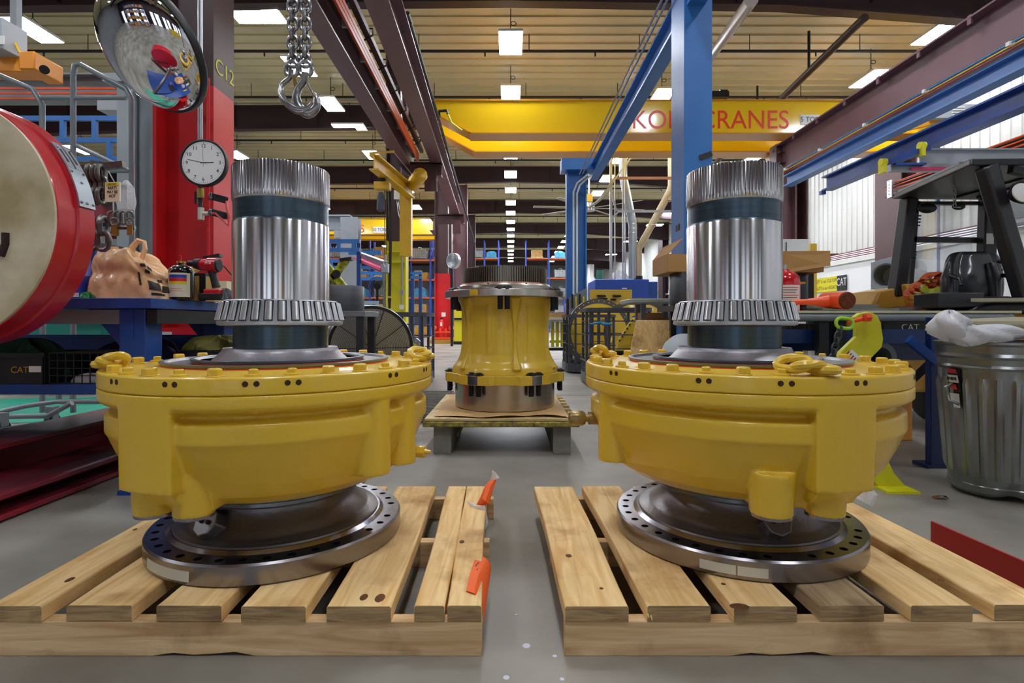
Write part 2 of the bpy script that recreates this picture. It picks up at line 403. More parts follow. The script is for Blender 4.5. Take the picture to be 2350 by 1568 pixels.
# ---------------------------------------------------------------- runway beams along the hall
def runway(name, label, x, z, w_, h, y0, y1, m, t=.03):
    r = thing(name, label, 'beam', (x, (y0+y1)/2, z)); B().ibeam((x, y0, z), (x, y1, z), w_, h, t).obj('beam', m, r, smooth=0); return r
# left pair (mauve brown)
z0 = CH+4.5
def b1x(y): return -2.5-.018*(y-7.5)
def b2x(y): return -1.66-.0275*(y-7.5)
r1 = thing('runway_beam', 'brown runway beam with orange conductor bars, left of the centre aisle lights', 'beam', (-2.5, 6, z0))
B().ibeam((b1x(-2), -2, z0-.33), (b1x(14.6), 14.6, z0-.33), .28, .6, .03).obj('beam', M_lbrown, r1, smooth=0)
M_or = mat('orange_conductor', '#dd531d', .45)
for k in range(3): B().bar((b1x(-2)+.225, -2, z0-.16-.085*k), (b1x(14)+.225, 14, z0-.16-.085*k), .035, .07).obj('conductor_bar', M_or, r1, smooth=0)
B().bar((b1x(-2)+.2, -2, z0-.10), (b1x(14)+.2, 14, z0-.10), .012, .03).obj('green_bar', mat('green_conductor', '#1b6b4a', .5), r1, smooth=0)
b = B()
for k in range(14): b.box(b1x(k+.6)+.17, k+.6, z0-.2, .08, .05, .3)
b.obj('bar_bracket', M_lgrey, r1, smooth=0)
B().bar((b1x(-2)+.27, -2, z0+.03), (b1x(14.3)+.27, 14.3, z0+.03), .09, .1).obj('rail', M_dbrown, r1, smooth=0)
b = B()
for k in range(14): x_ = b1x(.5+k)+.25; b.tube([(x_-.1, .5+k, z0-.1), (x_+.1, .5+k, z0+.02), (x_+.1, .5+k, z0+.12), (x_-.1, .5+k, z0+.13)], .015, 5)
b.obj('hook_bolt', M_pipe, r1)
r2 = thing('runway_beam', 'second brown runway beam, the one the yellow bridge crane rides on', 'beam', (-1.8, 9, z0))
B().ibeam((b2x(-2), -2, z0-.3), (b2x(20.2), 20.2, z0-.3), .3, .58, .03).obj('beam', M_lbrown, r2, smooth=0)
B().bar((b2x(-2)+.06, -2, z0+.04), (b2x(20.2)+.06, 20.2, z0+.04), .08, .1).obj('rail', M_dbrown, r2, smooth=0)
b = B()
for k in range(19): x_ = b2x(.3+k)+.06; b.tube([(x_-.1, .3+k, z0-.05), (x_+.1, .3+k, z0), (x_+.1, .3+k, z0+.1), (x_-.1, .3+k, z0+.12)], .015, 5)
b.obj('hook_bolt', M_pipe, r2)
r2b = runway('runway_beam', 'short far length of brown runway beam beyond the red based column', -3.4, 5.17, .3, .6, 23.7, 34, M_brown)
for (y, nm) in ((13.55, 'bracket between the yellow based column and the runway beams'), (19.9, 'bracket on top of the red based column in the aisle')):
    t = thing('column_bracket', 'brown steel '+nm, 'bracket', (-2.3, y, 4.6))
    B().ibeam((-2.7, y-.2, 4.62), (-1.7, y-.2, 4.62), .22, .34, .03).obj('bracket_arm', M_brown, t, smooth=0)
    B().box(-1.95, y-.35, 4.3, .3, .05, .5).obj('end_plate', M_brown, t, smooth=0)
# right runway
r3 = runway('runway_beam', 'heavy brown crane runway beam running overhead on the right', 6.95, CH+4.17, .34, .72, -2, 13.8, M_lbrown)
B().bar((6.95, -2, CH+4.58), (6.95, 13.6, CH+4.58), .07, .08).obj('rail', M_dbrown, r3, smooth=0)
b = B()
for k in range(16): b.box(6.8, -1+k, CH+4.48, .03, .07, .14)
b.obj('rail_clip', M_lbrown, r3, smooth=0)
for k in (-.12, .14): B().box(6.88, 13.7, CH+4.17+k, .16, .1, .02).obj('stiffener_plate', M_brown, r3, smooth=0)
B().box(6.95, 13.8, CH+4.17, .34, .02, .72).obj('end_plate', M_brown, r3, smooth=0)
t = column('mauve brown column under the end of the heavy runway beam, behind the right shaft', 6.85, 7.35, 13.9, 14.3, CH+4.6, 0, M_red, M_lbrown)
# blue jib rails
r4 = runway('jib_beam', 'upper light blue rail beam with conductor cables on the right', 6.25, 4.035, .2, .25, -2, 12.2, mat('bright_blue', '#4e84cc', .35, noise=(3, .1)))
for k, (dz, c) in enumerate(((.06, '#3f8fd6'), (.02, '#e6c22a'), (-.02, '#b5311c'))):
    B().tube([(6.10, -2, 4.2+dz), (6.10, 12.2, 4.2+dz)], .009, 6).obj('conductor_cable', mat('cable%d' % k, c, .5), r4)
b = B()
for k in range(9): b.box(6.1, 1.2+1.35*k, 4.25, .07, .05, .05)
b.obj('cable_clip', M_white, r4, smooth=0)
r5 = runway('jib_beam', 'lower deep blue rail beam on the right carrying the pink striped bridge', 7.2, 4.0, .25, .32, -2, 12.3, M_dblue)
B().box(7.1, 12.3, 3.8, .1, .1, .08).obj('end_stop', M_dblue, r5, smooth=0)
r6 = runway('jib_beam', 'blue beam with conduits leading from the far blue post up past the tall blue column', 1.78, CH+3.2, .17, .3, 3, 11.6, M_blue)
for dx in (0, .06): B().tube([(1.66-dx, 3, CH+3.42), (1.66-dx, 10.9, CH+3.42), (1.5-dx, 11.3, CH+3.1)], .014, 6).obj('conduit', M_galv, r6)
# pink striped bridge hung between the blue rails
t = thing('bridge_beam', 'grey light bridge beam with a pink stripe behind the forklift roof', 'beam', at(2250, 370, 8.6))
B().ibeam(at(2110, 368, 8.6), at(2600, 368, 8.6), .14, .34, .02).obj('beam', M_lgrey, t, smooth=0)
B().bar(at(2040, 386, 8.3), at(2500, 386, 8.3), .1, .11).obj('rail', M_lgrey, t, smooth=0)
B().bar(at(2090, 388, 8.23), at(2250, 386, 8.23), .02, .045).obj('pink_stripe', mat('pink_tape', '#e8467c', .5), t, smooth=0)
M_yb = mat('bright_yellow', '#dcd21e', .45)
for p in ((2025, 382), (2114, 344)):
    q = at(*p, 8.15); b = B().box(q.x, q.y, q.z, .05, .12, .2); b.cyl((q.x-.03, q.y, q.z+.06), (q.x+.05, q.y, q.z+.06), .06, n=12); b.obj('end_clamp', M_yb, t, smooth=30)
B().bar(at(2040, 372, 8.2), at(2130, 340, 8.2), .1, .08).obj('hanger_arm', M_dblue, t, smooth=0)
B().bar(at(2050, 378, 8.2), at(2120, 378, 8.2), .12, .03).obj('hanger_plate', M_dblue, t, smooth=0)
# conductor rail stubs on the wall column
t = thing('wall_crane_rail', 'brown wall runway with red conductor bars above the forklift cab', 'beam', (11.4, 14, 5))
B().ibeam((11.35, 2, 4.75), (11.35, 16.2, 4.75), .3, .34, .03).obj('beam', M_brown, t, smooth=0)
for k in range(3): B().bar((11.1, 2, 4.7+k*.1), (11.1, 16, 4.7+k*.1), .03, .03).obj('conductor_bar', M_or, t, smooth=0)
for yy in (15.6, 9.5):
    b = B()
    for k in range(5): b.bar((10.9, yy, 4.55+k*.09), (11.2, yy, 4.55+k*.09), .03, .015)
    b.box(10.95, yy, 4.7, .04, .2, .5); b.obj('collector_bracket', M_galv, t, smooth=0)
# ================================================================ pallets and the two final drives
M_w1 = wood('pallet_board', '#fbdaa0', '#e3b46f', 'y', 1.0, '#b08a5c')
M_w2 = wood('pallet_stringer', '#e8ca9c', '#bf9868', 'x', .9, '#8a6a48')
M_w3 = wood('pallet_board_weathered', '#b9a07c', '#8d7354', 'y', 1.0, '#7b6248')
M_end = wood('board_end_grain', '#b3986c', '#85694a', 'x', 3.0, '#6e5538')
def board(x0f, x1f, x0b, x1b, y0, y1, z0, z1, jag=0):
    """deck board whose front and back ends may differ; slight wane on the arrises"""
    b = B(); n = 10; rings = []
    for i in range(n+1):
        t = i/n; xa = x0f+(x0b-x0f)*t; xb = x1f+(x1b-x1f)*t; y = y0+(y1-y0)*t
        wv = .0022*sin(7*t+x0f*30); e = .004
        rings.append([Vector(v) for v in ((xa+wv, y, z0), (xb+wv, y, z0), (xb+wv, y, z1-e), (xb+wv-e, y, z1), (xa+wv+e, y, z1), (xa+wv, y, z1-e))])
    b.loft(rings); b.m[-1] = b.m[-2] = 1
    return b
def pallet(label, fronts, backs, y0, y1, xl, xr, rot=0., weathered=(), split=None):
    t = thing('pallet', label, 'pallet', ((xl+xr)/2, y0, 0))
    for i, ((a, c), (d, e)) in enumerate(zip(fronts, backs)):
        m = M_w3 if i in weathered else M_w1
        if i == split:
            s = a+(c-a)*.47; s2 = d+(e-d)*.47
            b = board(a, s-.0015, d, s2, y0, y1, .089, .130); b2 = board(s+.0015, c, s2+.0004, e, y0, y1, .089, .130)
            k_ = len(b.f); b.add(b2.v, b2.f); b.m[-1] = b.m[-2] = 1; b.obj('deck_board', [m, M_end], t, bevel=.0015)
        else:
            board(a, c, d, e, y0+random.uniform(-.004, .004), y1+random.uniform(-.006, .006), .089, .130).obj('deck_board', [m, M_end], t, bevel=.0015)
    for k, y in enumerate((y0+.002, (y0+y1)/2, y1-.045)):
        b = B(); n = 24; rings = []
        for i in range(n+1):
            x = xl+(xr-xl)*i/n; zb = 0.0 + (.006+.004*sin(i*1.7) if (k == 0 and 8 < i < 13) else 0)
            rings.append([Vector((x, y+q, z)) for q, z in ((0, zb), (.038, zb), (.038, .088), (0, .088))])
        b.loft(rings).obj('stringer', M_w2, t, bevel=.002)
    return t
def px(xs, Y): return [(x-CXP)/FPX*Y for x in xs]
Yf, Yb = 1.373, 2.374
lf = [(-26, 98), (152, 303), (360, 510), (556, 705), (752, 900), (952, 1103)]
rf = [(1298, 1444), (1487, 1633), (1685, 1830), (1885, 2032), (2092, 2235), (2286, 2432)]
LF = [tuple(px(p, Yf)) for p in lf]; RF = [tuple(px(p, Yf)) for p in rf]
LBk = [(a-.022, c-.022) for a, c in LF]; LBk[4] = tuple(px((908, 1002), 2.39)); LBk[5] = tuple(px((1029, 1117), 2.37))
LBk[4] = (LBk[4][1]-.17, LBk[4][1]); LBk[5] = (LBk[5][0], LBk[5][0]+.168)
RBk = [(a-.03, c-.03) for a, c in RF]; RBk[0] = tuple(px((1226.6, 1316), 2.37)); RBk[1] = tuple(px((1337, 1424), 2.37))
pl = pallet('pale wooden pallet on the floor under the left yellow drive unit', LF, LBk, Yf, Yb, -1.33, -.074, weathered=(), split=5)
prr = pallet('knotty wooden pallet on the floor under the right yellow drive unit', RF, RBk, Yf, Yb, .138, 1.40, weathered=(3,))
# splinter and knots on the right pallet
b = B()
for p, q, r in (((1462, 1330), (1497, 1425), .007), ((1470, 1345), (1488, 1418), .005)):
    b.tube([at(p[0], p[1], 1.43), at((p[0]+q[0])/2+4, (p[1]+q[1])/2, 1.40), at(q[0], q[1], 1.365)], [r*.5, r, .001], 6)
b.obj('splinter', M_w1, prr)
M_knot = mat('knot', '#6d4326', .7, noise=(40, .3))
for (x, y, r, sx) in ((1305, 1275, .013, .8), (1697, 1391, .016, 1.6), (1660, 1340, .007, 1), (2160, 1330, .008, 1), (1380, 1350, .006, 1)):
    Y = FPX*(CH-.131)/(y-HOR); B().lathe([(0, 0), (r, 0), (r*.8, .0015), (0, .002)], ((x-CXP)/FPX*Y, Y, .1297), 9, M=Matrix.Diagonal((sx, 1, 1, 1))).obj('knot', M_knot, prr)
for (x, y, r) in ((835, 1370, .011), (872, 1372, .014), (160, 1330, .010), (1060, 1243, .009), (310, 1215, .006)):
    Y = FPX*(CH-.131)/(y-HOR); B().lathe([(0, 0), (r, 0), (r*.8, .0015), (0, .002)], ((x-CXP)/FPX*Y, Y, .1297), 9, M=Matrix.Diagonal((1, 1.7, 1, 1))).obj('knot', M_knot, pl)
M_tagor = mat('orange_tag', '#ff6a22', .5)
M_film = mat('plastic_film', '#e9eaee', .25, alpha=.55, bump=(60, .5))
def sheet(fn, nu, nv, thick=.001):
    """free sheet: fn(u, v) -> point; given a real thickness"""
    P_ = [[Vector(fn(i/nu, j/nv)) for j in range(nv+1)] for i in range(nu+1)]
    b = B(); o = [v for r in P_ for v in r]; F = []
    k = len(o); nn = (o[nv+1]-o[0]).cross(o[1]-o[0]).normalized()*thick
    for i in range(nu):
        for j in range(nv):
            a = i*(nv+1)+j; F.append((a, a+1, a+nv+2, a+nv+1)); F.append((k+a, k+a+nv+1, k+a+nv+2, k+a+1))
    for i in range(nu):
        for j in (0, nv): a = i*(nv+1)+j; F.append((a, a+nv+1, k+a+nv+1, k+a))
    for j in range(nv):
        for i in (0, nu): a = i*(nv+1)+j; F.append((a, a+1, k+a+1, k+a))
    return b.add(o+[v+nn for v in o], F)
t = thing('paper_tag', 'bright orange paper tag stapled to the right edge of the left pallet', 'tag', (-.07, 1.5, .13))
def tagf(u, v):
    y = 1.44+.24*v; x = -.118+.045*u; z = .134+.006*sin(5*v)
    if u > .5: x = -.0955+.03*(1-(1-(u-.5)*2)**2)-.004; z -= .075*((u-.5)*2)**1.3*(1-.6*v)
    return (x+.01*v, y-.03*u, z)
sheet(tagf, 10, 8).obj('tag', M_tagor, t)
b = B()
for k in range(3): b.tube([(-.103, 1.50+.04*k, .1375), (-.096, 1.52+.04*k, .1378), (-.094, 1.51+.045*k, .137)], .0012, 4)
b.obj('pen_mark', M_black, t)
t = thing('plastic_wrap', 'twisted orange and clear plastic scrap on the back corner of the left pallet', 'wrap', (-.12, 2.2, .13))
b = B().tube([at(1095, 1160, 2.12), at(1112, 1150, 2.12), at(1122, 1120, 2.15), at(1136, 1098, 2.18)], [.004, .022, .018, .008], 8); b.obj('orange_wrap', M_tagor, t)
b = B().tube([at(1136, 1098, 2.18), at(1133, 1086, 2.18), at(1129, 1080, 2.18)], [.02, .008, .003], 7); b.obj('clear_wrap', M_film, t); b = B()
b.tube([at(1073, 1152, 2.13), at(1092, 1166, 2.1), at(1108, 1166, 2.08), at(1116, 1200, 2.06), at(1114, 1215, 2.05)], [.003, .012, .012, .009, .002], 7); b.obj('clear_wrap', M_film, t)
t = thing('plastic_wrap', 'clear plastic scrap poking out behind the right drive unit on its pallet', 'wrap', at(1985, 1170, 2.15))
B().tube([(1.4, 2.14, .135), (1.42, 2.14, .17), (1.40, 2.15, .215)], [.03, .03, .012], 9).obj('clear_wrap', M_film, t)

M_cat = mat('yellow_enamel', '#e3bc36', .3, noise=(1.5, .05), bump=(90, .06), coat=.25)
M_castiron = mat('dark_cast_iron', '#7b7678', .36, metal=.8, noise=(6, .2), bump=(70, .12))
M_mach = mat('machined_steel', '#97949a', .24, metal=1., noise=(8, .08), bump=(60, .02))
M_mach2 = mat('ground_steel', '#efeff2', .2, metal=1., noise=(26, .3), stretch=(1, 1, .03))  # lengthwise colour streaks stand in for reflections along the shaft

def aniso(m, a, rot):
    nt = m.node_tree; b = nt.nodes['Principled BSDF']; tn = nt.nodes.new('ShaderNodeTangent'); tn.direction_type = 'RADIAL'; tn.axis = 'Z'
    nt.links.new(tn.outputs[0], b.inputs['Tangent']); b.inputs['Anisotropic'].default_value = a; b.inputs['Anisotropic Rotation'].default_value = rot
M_spl = mat('spline_steel', '#dedada', .2, metal=1., noise=(30, .2), stretch=(1, 1, .05))
aniso(M_mach2, .93, .25)
M_band = mat('blued_band', '#51626f', .27, metal=.85, noise=(3, .25), stretch=(1, 1, 60))
M_cage = mat('bearing_cage', '#bfc2c9', .38, metal=.85)
M_roll = mat('roller_steel', '#eeeff2', .28, metal=.9)
M_seal = mat('seal_ring', '#7f8388', .32, metal=.85)
M_oring = mat('orange_seal', '#e8492a', .45)
M_tape = mat('part_label', '#c9c6b8', .6)
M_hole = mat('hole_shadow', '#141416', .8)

def final_drive(cx, cy, label, lugA, bosses, lugB, links, fitting, fbolts, tapes, clips):
    c = Vector((cx, cy, 0)); v = c.normalized(); w_ = Vector((v.y, -v.x, 0))
    t = thing('final_drive', label, 'final drive', (cx, cy, .13))
    def pol(al, r, z): al = R_(al); return c+(-cos(al)*v+sin(al)*w_)*r+Vector((0, 0, z))
    def ang(al): d = pol(al, 1, 0)-c; return math.atan2(d.y, d.x)
    L = lambda b, pr, n=96, **k: b.lathe(pr, c, n, **k)
    # bolt flange with holes
    fl = L(B(), [(.12, .131), (.392, .131), (.397, .136), (.397, .187), (.392, .193), (.338, .194), (.326, .203), (.12, .203)], 144).obj('bolt_flange', M_mach, t)
    hb = B(); N = 36
    for k in range(N):
        if k in fbolts: continue
        p = pol(k*360/N+4, .366, 0); hb.cyl((p.x, p.y, .10), (p.x, p.y, .23), .0115, n=14)
    pi_ = fl.matrix_parent_inverse.copy(); fl.matrix_parent_inverse = Matrix(); fl.parent = None
    cut(fl, hb); fl.parent = t; fl.matrix_parent_inverse = pi_
    # flared neck
    b = B(); pr = [(.12, .2), (.322, .2), (.318, .208), (.303, .211), (.296, .216)]
    for k in range(11):
        a = k/10; pr.append((.232+.062*(1-sin(a*pi/2))**1.3, .216+.092*a))
    pr += [(.228, .34), (.12, .34)]
    L(b, pr).obj('neck', M_castiron, t)
    L(B(), [(.2, .296), (.262, .297), (.265, .303), (.262, .312), (.27, .318), (.268, .335), (.2, .335)]).obj('lip_ring', M_seal, t)
    # spindle boss with a bolt on the neck
    al = bosses[0][0]+ (3 if cx < 0 else 12)
    p = pol(al, .262, .243); o = (pol(al, 1, 0)-c).normalized(); u = (o*.8+Vector((0, 0, .6))).normalized()
    dbs = B().cyl(p-u*.06, p+u*.035, .055, .042, n=8).obj('drain_boss', M_castiron, t, bevel=.003)
    b = B()
    for s in (-1, 1):
        sd = o.cross(Vector((0, 0, 1)))*(.014*s); b.cyl(p+u*.03+sd, p+u*.0405+sd, .0065, n=10)
    b.obj('plug_hole', M_hole, dbs)
    # cast housing with lugs
    b = L(B(), [(0, .325), (.285, .325), (.31, .331), (.352, .345), (.40, .375), (.436, .42), (.462, .474), (.484, .529), (.489, .535), (.489, .584), (.484, .589), (.458, .597), (.458, .608), (.497, .621), (.507, .63), (.507, .664), (0, .664)], 160)
    def wedge(a0, a1, r0, r1, z0, z1, r1b=None):
        n = 6; r1b = r1b or r1
        rings = []
        for z, rr in ((z0, r1b), (z1, r1)):
            ring = [pol(a0+(a1-a0)*i/n, r0, z) for i in range(n+1)]+[pol(a1-(a1-a0)*i/n, rr, z) for i in range(n+1)]
            rings.append(ring)
        b.loft(rings)
    a0, a1 = lugA
    wedge(a0, a1, .3, .507, .41, .655, .502); wedge(a0+1.5, a1-1.5, .3, .497, .37, .42, .45)
    wedge(a0-7, a1+7, .3, .44, .345, .43, .41)
    for al, r, rr in bosses:
        p = pol(al, r, 0); b.cyl((p.x, p.y, .333), (p.x, p.y, .45), rr, rr*1.12, n=24)
        q = pol(al, r-.06, 0); b.cyl((q.x, q.y, .34), (q.x, q.y, .44), rr*.9, n=20)
    for al, rr in lugB:
        p = pol(al, .455, 0); b.cyl((p.x, p.y, .405), (p.x, p.y, .62), rr*1.05, rr, n=24)
        p = pol(al, .40, 0); b.cyl((p.x, p.y, .40), (p.x, p.y, .60), rr*1.2, n=20)
    b.obj('cast_housing', M_cat, t, remesh=.005, it=2)
    for al, r, rr in bosses:
        p = pol(al, r, 0); B().cyl((p.x, p.y, .327), (p.x, p.y, .336), rr*.97, n=28).obj('machined_pad', M_mach, t)
    # cover plate, bolts
    L(B(), [(0, .664), (.504, .664), (.507, .667), (.507, .706), (.503, .711), (.40, .711), (.385, .716), (0, .716)], 160).obj('cover_plate', M_cat, t, bevel=.0015)
    for k in range(32):
        al = k*360/32+3; p = pol(al, .475, 0)
        if k in clips:
            b = B().lathe([(0, .71), (.021, .711), (.021, .716), (.012, .718), (.012, .727), (.009, .73), (0, .73)], (p.x, p.y, 0), 14); b.obj('dowel_nut', M_cat, t)
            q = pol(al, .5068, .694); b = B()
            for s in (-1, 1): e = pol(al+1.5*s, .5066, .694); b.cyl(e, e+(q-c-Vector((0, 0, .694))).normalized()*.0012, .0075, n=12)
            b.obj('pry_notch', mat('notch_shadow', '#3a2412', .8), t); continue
        b = B(); a = random.random()
        b.lathe([(0, .71), (.022, .711), (.022, .714), (0, .715)], (p.x, p.y, 0), 18)
        b.lathe([(.0185, .714), (.0185, .729), (.0155, .7325), (0, .7325)], (p.x, p.y, 0), 6, M=Matrix.Rotation(a, 4, 'Z'))
        b.obj('cover_bolt', M_cat, t, smooth=30, bevel=.0012)
    # duo cone seal rings and their orange toric seals
    L(B(), [(.33, .717), (.349, .717), (.356, .723), (.357, .728), (.349, .7295), (.341, .7285), (.334, .7205), (.33, .7205)]).obj('outer_seal_ring', M_seal, t)
    L(B(), [(.2, .7175), (.336, .7178), (.336, .7195), (.2, .7195)]).obj('seal_channel', mat('channel_dark', '#20282a', .4, metal=.3), t)
    L(B(), [(.33, .712), (.353, .7125), (.353, .7195), (.33, .7195)]).obj('outer_toric_seal', M_oring, t)
    L(B(), [(.245, .722), (.265, .7225), (.272, .728), (.273, .7335), (.264, .735), (.256, .7335), (.250, .7265), (.245, .7265)]).obj('inner_seal_ring', M_seal, t)
    L(B(), [(.18, .723), (.252, .723), (.252, .7255), (.18, .7255)]).obj('seal_channel', MATS['channel_dark'], t)
    L(B(), [(.24, .721), (.2685, .722), (.2685, .7265), (.24, .7265)]).obj('inner_toric_seal', M_oring, t)
    L(B(), [(.12, .716), (.216, .7245), (.201, .738), (.187, .753), (.184, .757), (.181, .765), (.12, .765)]).obj('hub_cone', mat('hub_iron', '#98959b', .38, metal=.7, noise=(8, .15), bump=(80, .1)), t)
    # sleeve and bearing
    L(B(), [(.1, .76), (.151, .765), (.151, .86), (.1, .86)]).obj('sleeve', M_band, t)
    cg = L(B(), [(.13, .838), (.19, .8385), (.199, .842), (.2, .848), (.199, .853)]+[(.199-.0155*(k+1)/5, .853+.061*(k+1)/5) for k in range(5)]+[(.1825, .9195), (.178, .923), (.156, .9235), (.156, .90), (.13, .90)], 120).obj('bearing_cage', M_cage, t)
    NR = 31
    for k in range(NR):
        al = k*360/NR; p0 = pol(al, .1932, .8545); p1 = pol(al, .1790, .9155)
        B().lathe([(0, -.0305), (.0112, -.0305), (.0128, -.029), (.0122, .029), (.0106, .0305), (0, .0305)], (p0+p1)/2, 14, M=(p1-p0).to_track_quat('Z', 'Y').to_matrix().to_4x4()).obj('roller', M_roll, cg)
    for k in range(NR): pass
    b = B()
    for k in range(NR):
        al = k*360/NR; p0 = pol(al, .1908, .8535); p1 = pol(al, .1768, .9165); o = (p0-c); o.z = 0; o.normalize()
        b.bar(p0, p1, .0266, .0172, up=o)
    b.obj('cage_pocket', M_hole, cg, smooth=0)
    # shaft: plain, blued band in a relief, splined head
    L(B(), [(.1, .86), (.1545, .862), (.1545, 1.178), (.1535, 1.181), (.1, 1.181)], 128).obj('shaft', M_mach2, t)
    L(B(), [(.1, 1.18), (.1538, 1.1812), (.1520, 1.186)]+[(.1520-.0004*(k % 2), 1.186+k*.0058) for k in range(11)]+[(.153, 1.2515), (.1, 1.2515)], 128).obj('blued_band', M_band, t)
    b = B(); NT = 88; n = NT*4; rings = []
    def ring(z, rt, rr): return [c+Vector((cos(2*pi*i/n)*(rt if i % 4 < 2 else rr), sin(2*pi*i/n)*(rt if i % 4 < 2 else rr), z)) for i in range(n)]
    rings = [ring(1.2505, .153, .153), ring(1.256, .1555, .1548), ring(1.275, .1562, .1535), ring(1.362, .1562, .1532), ring(1.368, .1545, .1528), ring(1.368, .13, .13), ring(1.30, .128, .128)]
    b.loft(rings).obj('splined_head', M_spl, t, smooth=25)
    # lifting links painted with the cover
    for al, tilt in links:
        p = pol(al, .475, .716); o = (pol(al, 1, 0)-c); tg = Vector((-o.y, o.x, 0)); z = Vector((0, 0, 1))
        B().lathe([(0, 0), (.031, 0), (.031, .014), (.026, .021), (.026, .026), (.012, .03), (0, .03)], p+Vector((0, 0, -.002)), 8).obj('link_bolt', M_cat, t, bevel=.003)
        for s, (q, d, sd) in enumerate(((p+tg*.042*tilt+z*.02, tg, o+z*.3), (p+tg*.072*tilt-o*.015+z*.026, (tg*.6*tilt-o*.8+z*.1), z*.6+tg*.8), (p-tg*.002+z*.012, o+tg*.2, tg))):
            B().tube(stadium(q, d, sd, .072, .044, 6), .0115, 8, True).obj('chain_link', M_cat, t)
    if fitting:
        al, r, z, m = fitting; p = pol(al, r-.06, z); o = (pol(al, 1, 0)-c).normalized()
        if m == 'nipple':
            b = B().cyl(p, p+o*.045, .022, n=20); b.cyl(p+o*.045, p+o*.06, .013, n=14); b.lathe([(0, 0), (.02, .002), (.026, .012), (.026, .04), (.02, .055), (0, .062)], p+o*.055, 20, M=o.to_track_quat('Z', 'Y').to_matrix().to_4x4()); b.obj('oil_fitting', mat('brass_worn', '#a08a5a', .35, metal=.7), t)
        else:
            b = B().cyl(p, p+o*.05, .02, n=6); b.cyl(p+o*.05, p+o*.07, .009, .005, n=10); b.obj('grease_fitting', M_cat, t)
    for a0, a1, z0, z1 in tapes:
        n = 8; b = B()
        rings = [[pol(a0+(a1-a0)*i/n, .3968, z0), pol(a0+(a1-a0)*i/n, .3982, z0), pol(a0+(a1-a0)*i/n, .3982, z1), pol(a0+(a1-a0)*i/n, .3968, z1)] for i in range(n+1)]
        b.loft(rings).obj('adhesive_label', M_tape, fl, smooth=0)
    return t, pol
dl, polL = final_drive(-.785, 1.855, 'yellow final drive with chrome shaft on the left pallet, below the clock', (-52, -31), [(-49, .425, .05), (-33, .40, .052)], [(33, .05), (50, .045)],
    [(-79, 1), (78, -1)], (58, .52, .425, 'grease'), (3, 7, 20), [(-64, -36, .143, .172)], (0, 5, 11, 16, 21, 27, 29, 31, 3))
dr, polR = final_drive(.773, 1.877, 'yellow final drive with chrome shaft on the right pallet, below the blue column', (23, 43), [(13, .42, .055), (33, .42, .05)], [(-52, .048)],
    [(27, -1), (-98, 1), (158, 1)], (-66, .52, .52, 'nipple'), (2, 9, 21), [(-13, 1, .145, .171), (1.6, 13, .145, .171)], (1, 6, 12, 17, 22, 28, 31, 3))
# ================================================================ spindle on its low stand in the aisle
SX, SY = -.043, 3.985
M_ywood = mat('yellow_worn_edge', '#b7a23c', .7, noise=(30, .65), col2='#4d4a36')
M_ply = wood('plywood_top', '#dccb9c', '#c4ab74', 'x', .6, '#b59a68')
M_gwood = mat('grey_worn_timber', '#85857c', .75, noise=(12, .3), bump=(30, .3))
st = thing('low_stand', 'low platform with yellow worn edges on grey timber runners, under the yellow spindle', 'stand', (.02, 3.45, 0))
yf, yk = 3.43, 4.62
B().box(-.06, (yf+yk)/2, .2, 1.0, yk-yf, .035).obj('deck_frame', M_ywood, st, bevel=.008)
B().box(-.085, (yf+yk)/2, .228, .93, yk-yf-.03, .016).obj('plywood_top', M_ply, st, bevel=.002)
for x in (-.44, .33): B().box(x, (yf+yk)/2+.02, .092, .115, yk-yf-.06, .184).obj('timber_runner', M_gwood, st, bevel=.004)
B().box(-.44, yf+.62, .05, .14, .4, .03).obj('plywood_scrap', M_ply, st)
for k in range(7): B().box(.40+.012*(k % 2), 3.56+k*.15, .225, .045, .075, .018, rz=.15*(-1)**k).obj('side_block', wood('block_wood', '#cdb47e', '#a5884e', 'x'), st, bevel=.003)
M_paper = mat('brown_paper', '#d9b077', .7, noise=(4, .15), bump=(12, .6))
pp = thing('kraft_paper', 'crumpled brown kraft paper spread under the yellow spindle base', 'paper', (SX, SY, .236))
def paper(u, v):
    x = -.5+.86*u; y = 3.47+1.05*v; e = max(abs(u-.5), abs(v-.5))*2
    z = .238+.012*abs(sin(9*u+3*v)*sin(7*v+2*u))*(e > .75)+.004
    if v < .08: z -= 0
    return (x+.012*sin(11*v), y+.03*sin(9*u+1)*(1-v), z)
sheet(paper, 26, 26, .0008).obj('paper_sheet', M_paper, pp)

sp = thing('spindle_housing', 'yellow spindle housing with a toothed gear on top, standing on the low platform', 'spindle', (SX, SY, .245))
c = Vector((SX, SY, 0)); v = c.normalized(); w_ = Vector((v.y, -v.x, 0))
def pol(al, r, z): al = R_(al); return c+(-cos(al)*v+sin(al)*w_)*r+Vector((0, 0, z))
L = lambda b, pr, n=96: b.lathe(pr, c, n)
L(B(), [(.28, .246), (.36, .246), (.364, .25), (.364, .43), (.28, .43)]).obj('base_ring', mat('base_steel', '#cdc2b0', .28, metal=1, noise=(3, .15), stretch=(1, 1, .1)), sp)
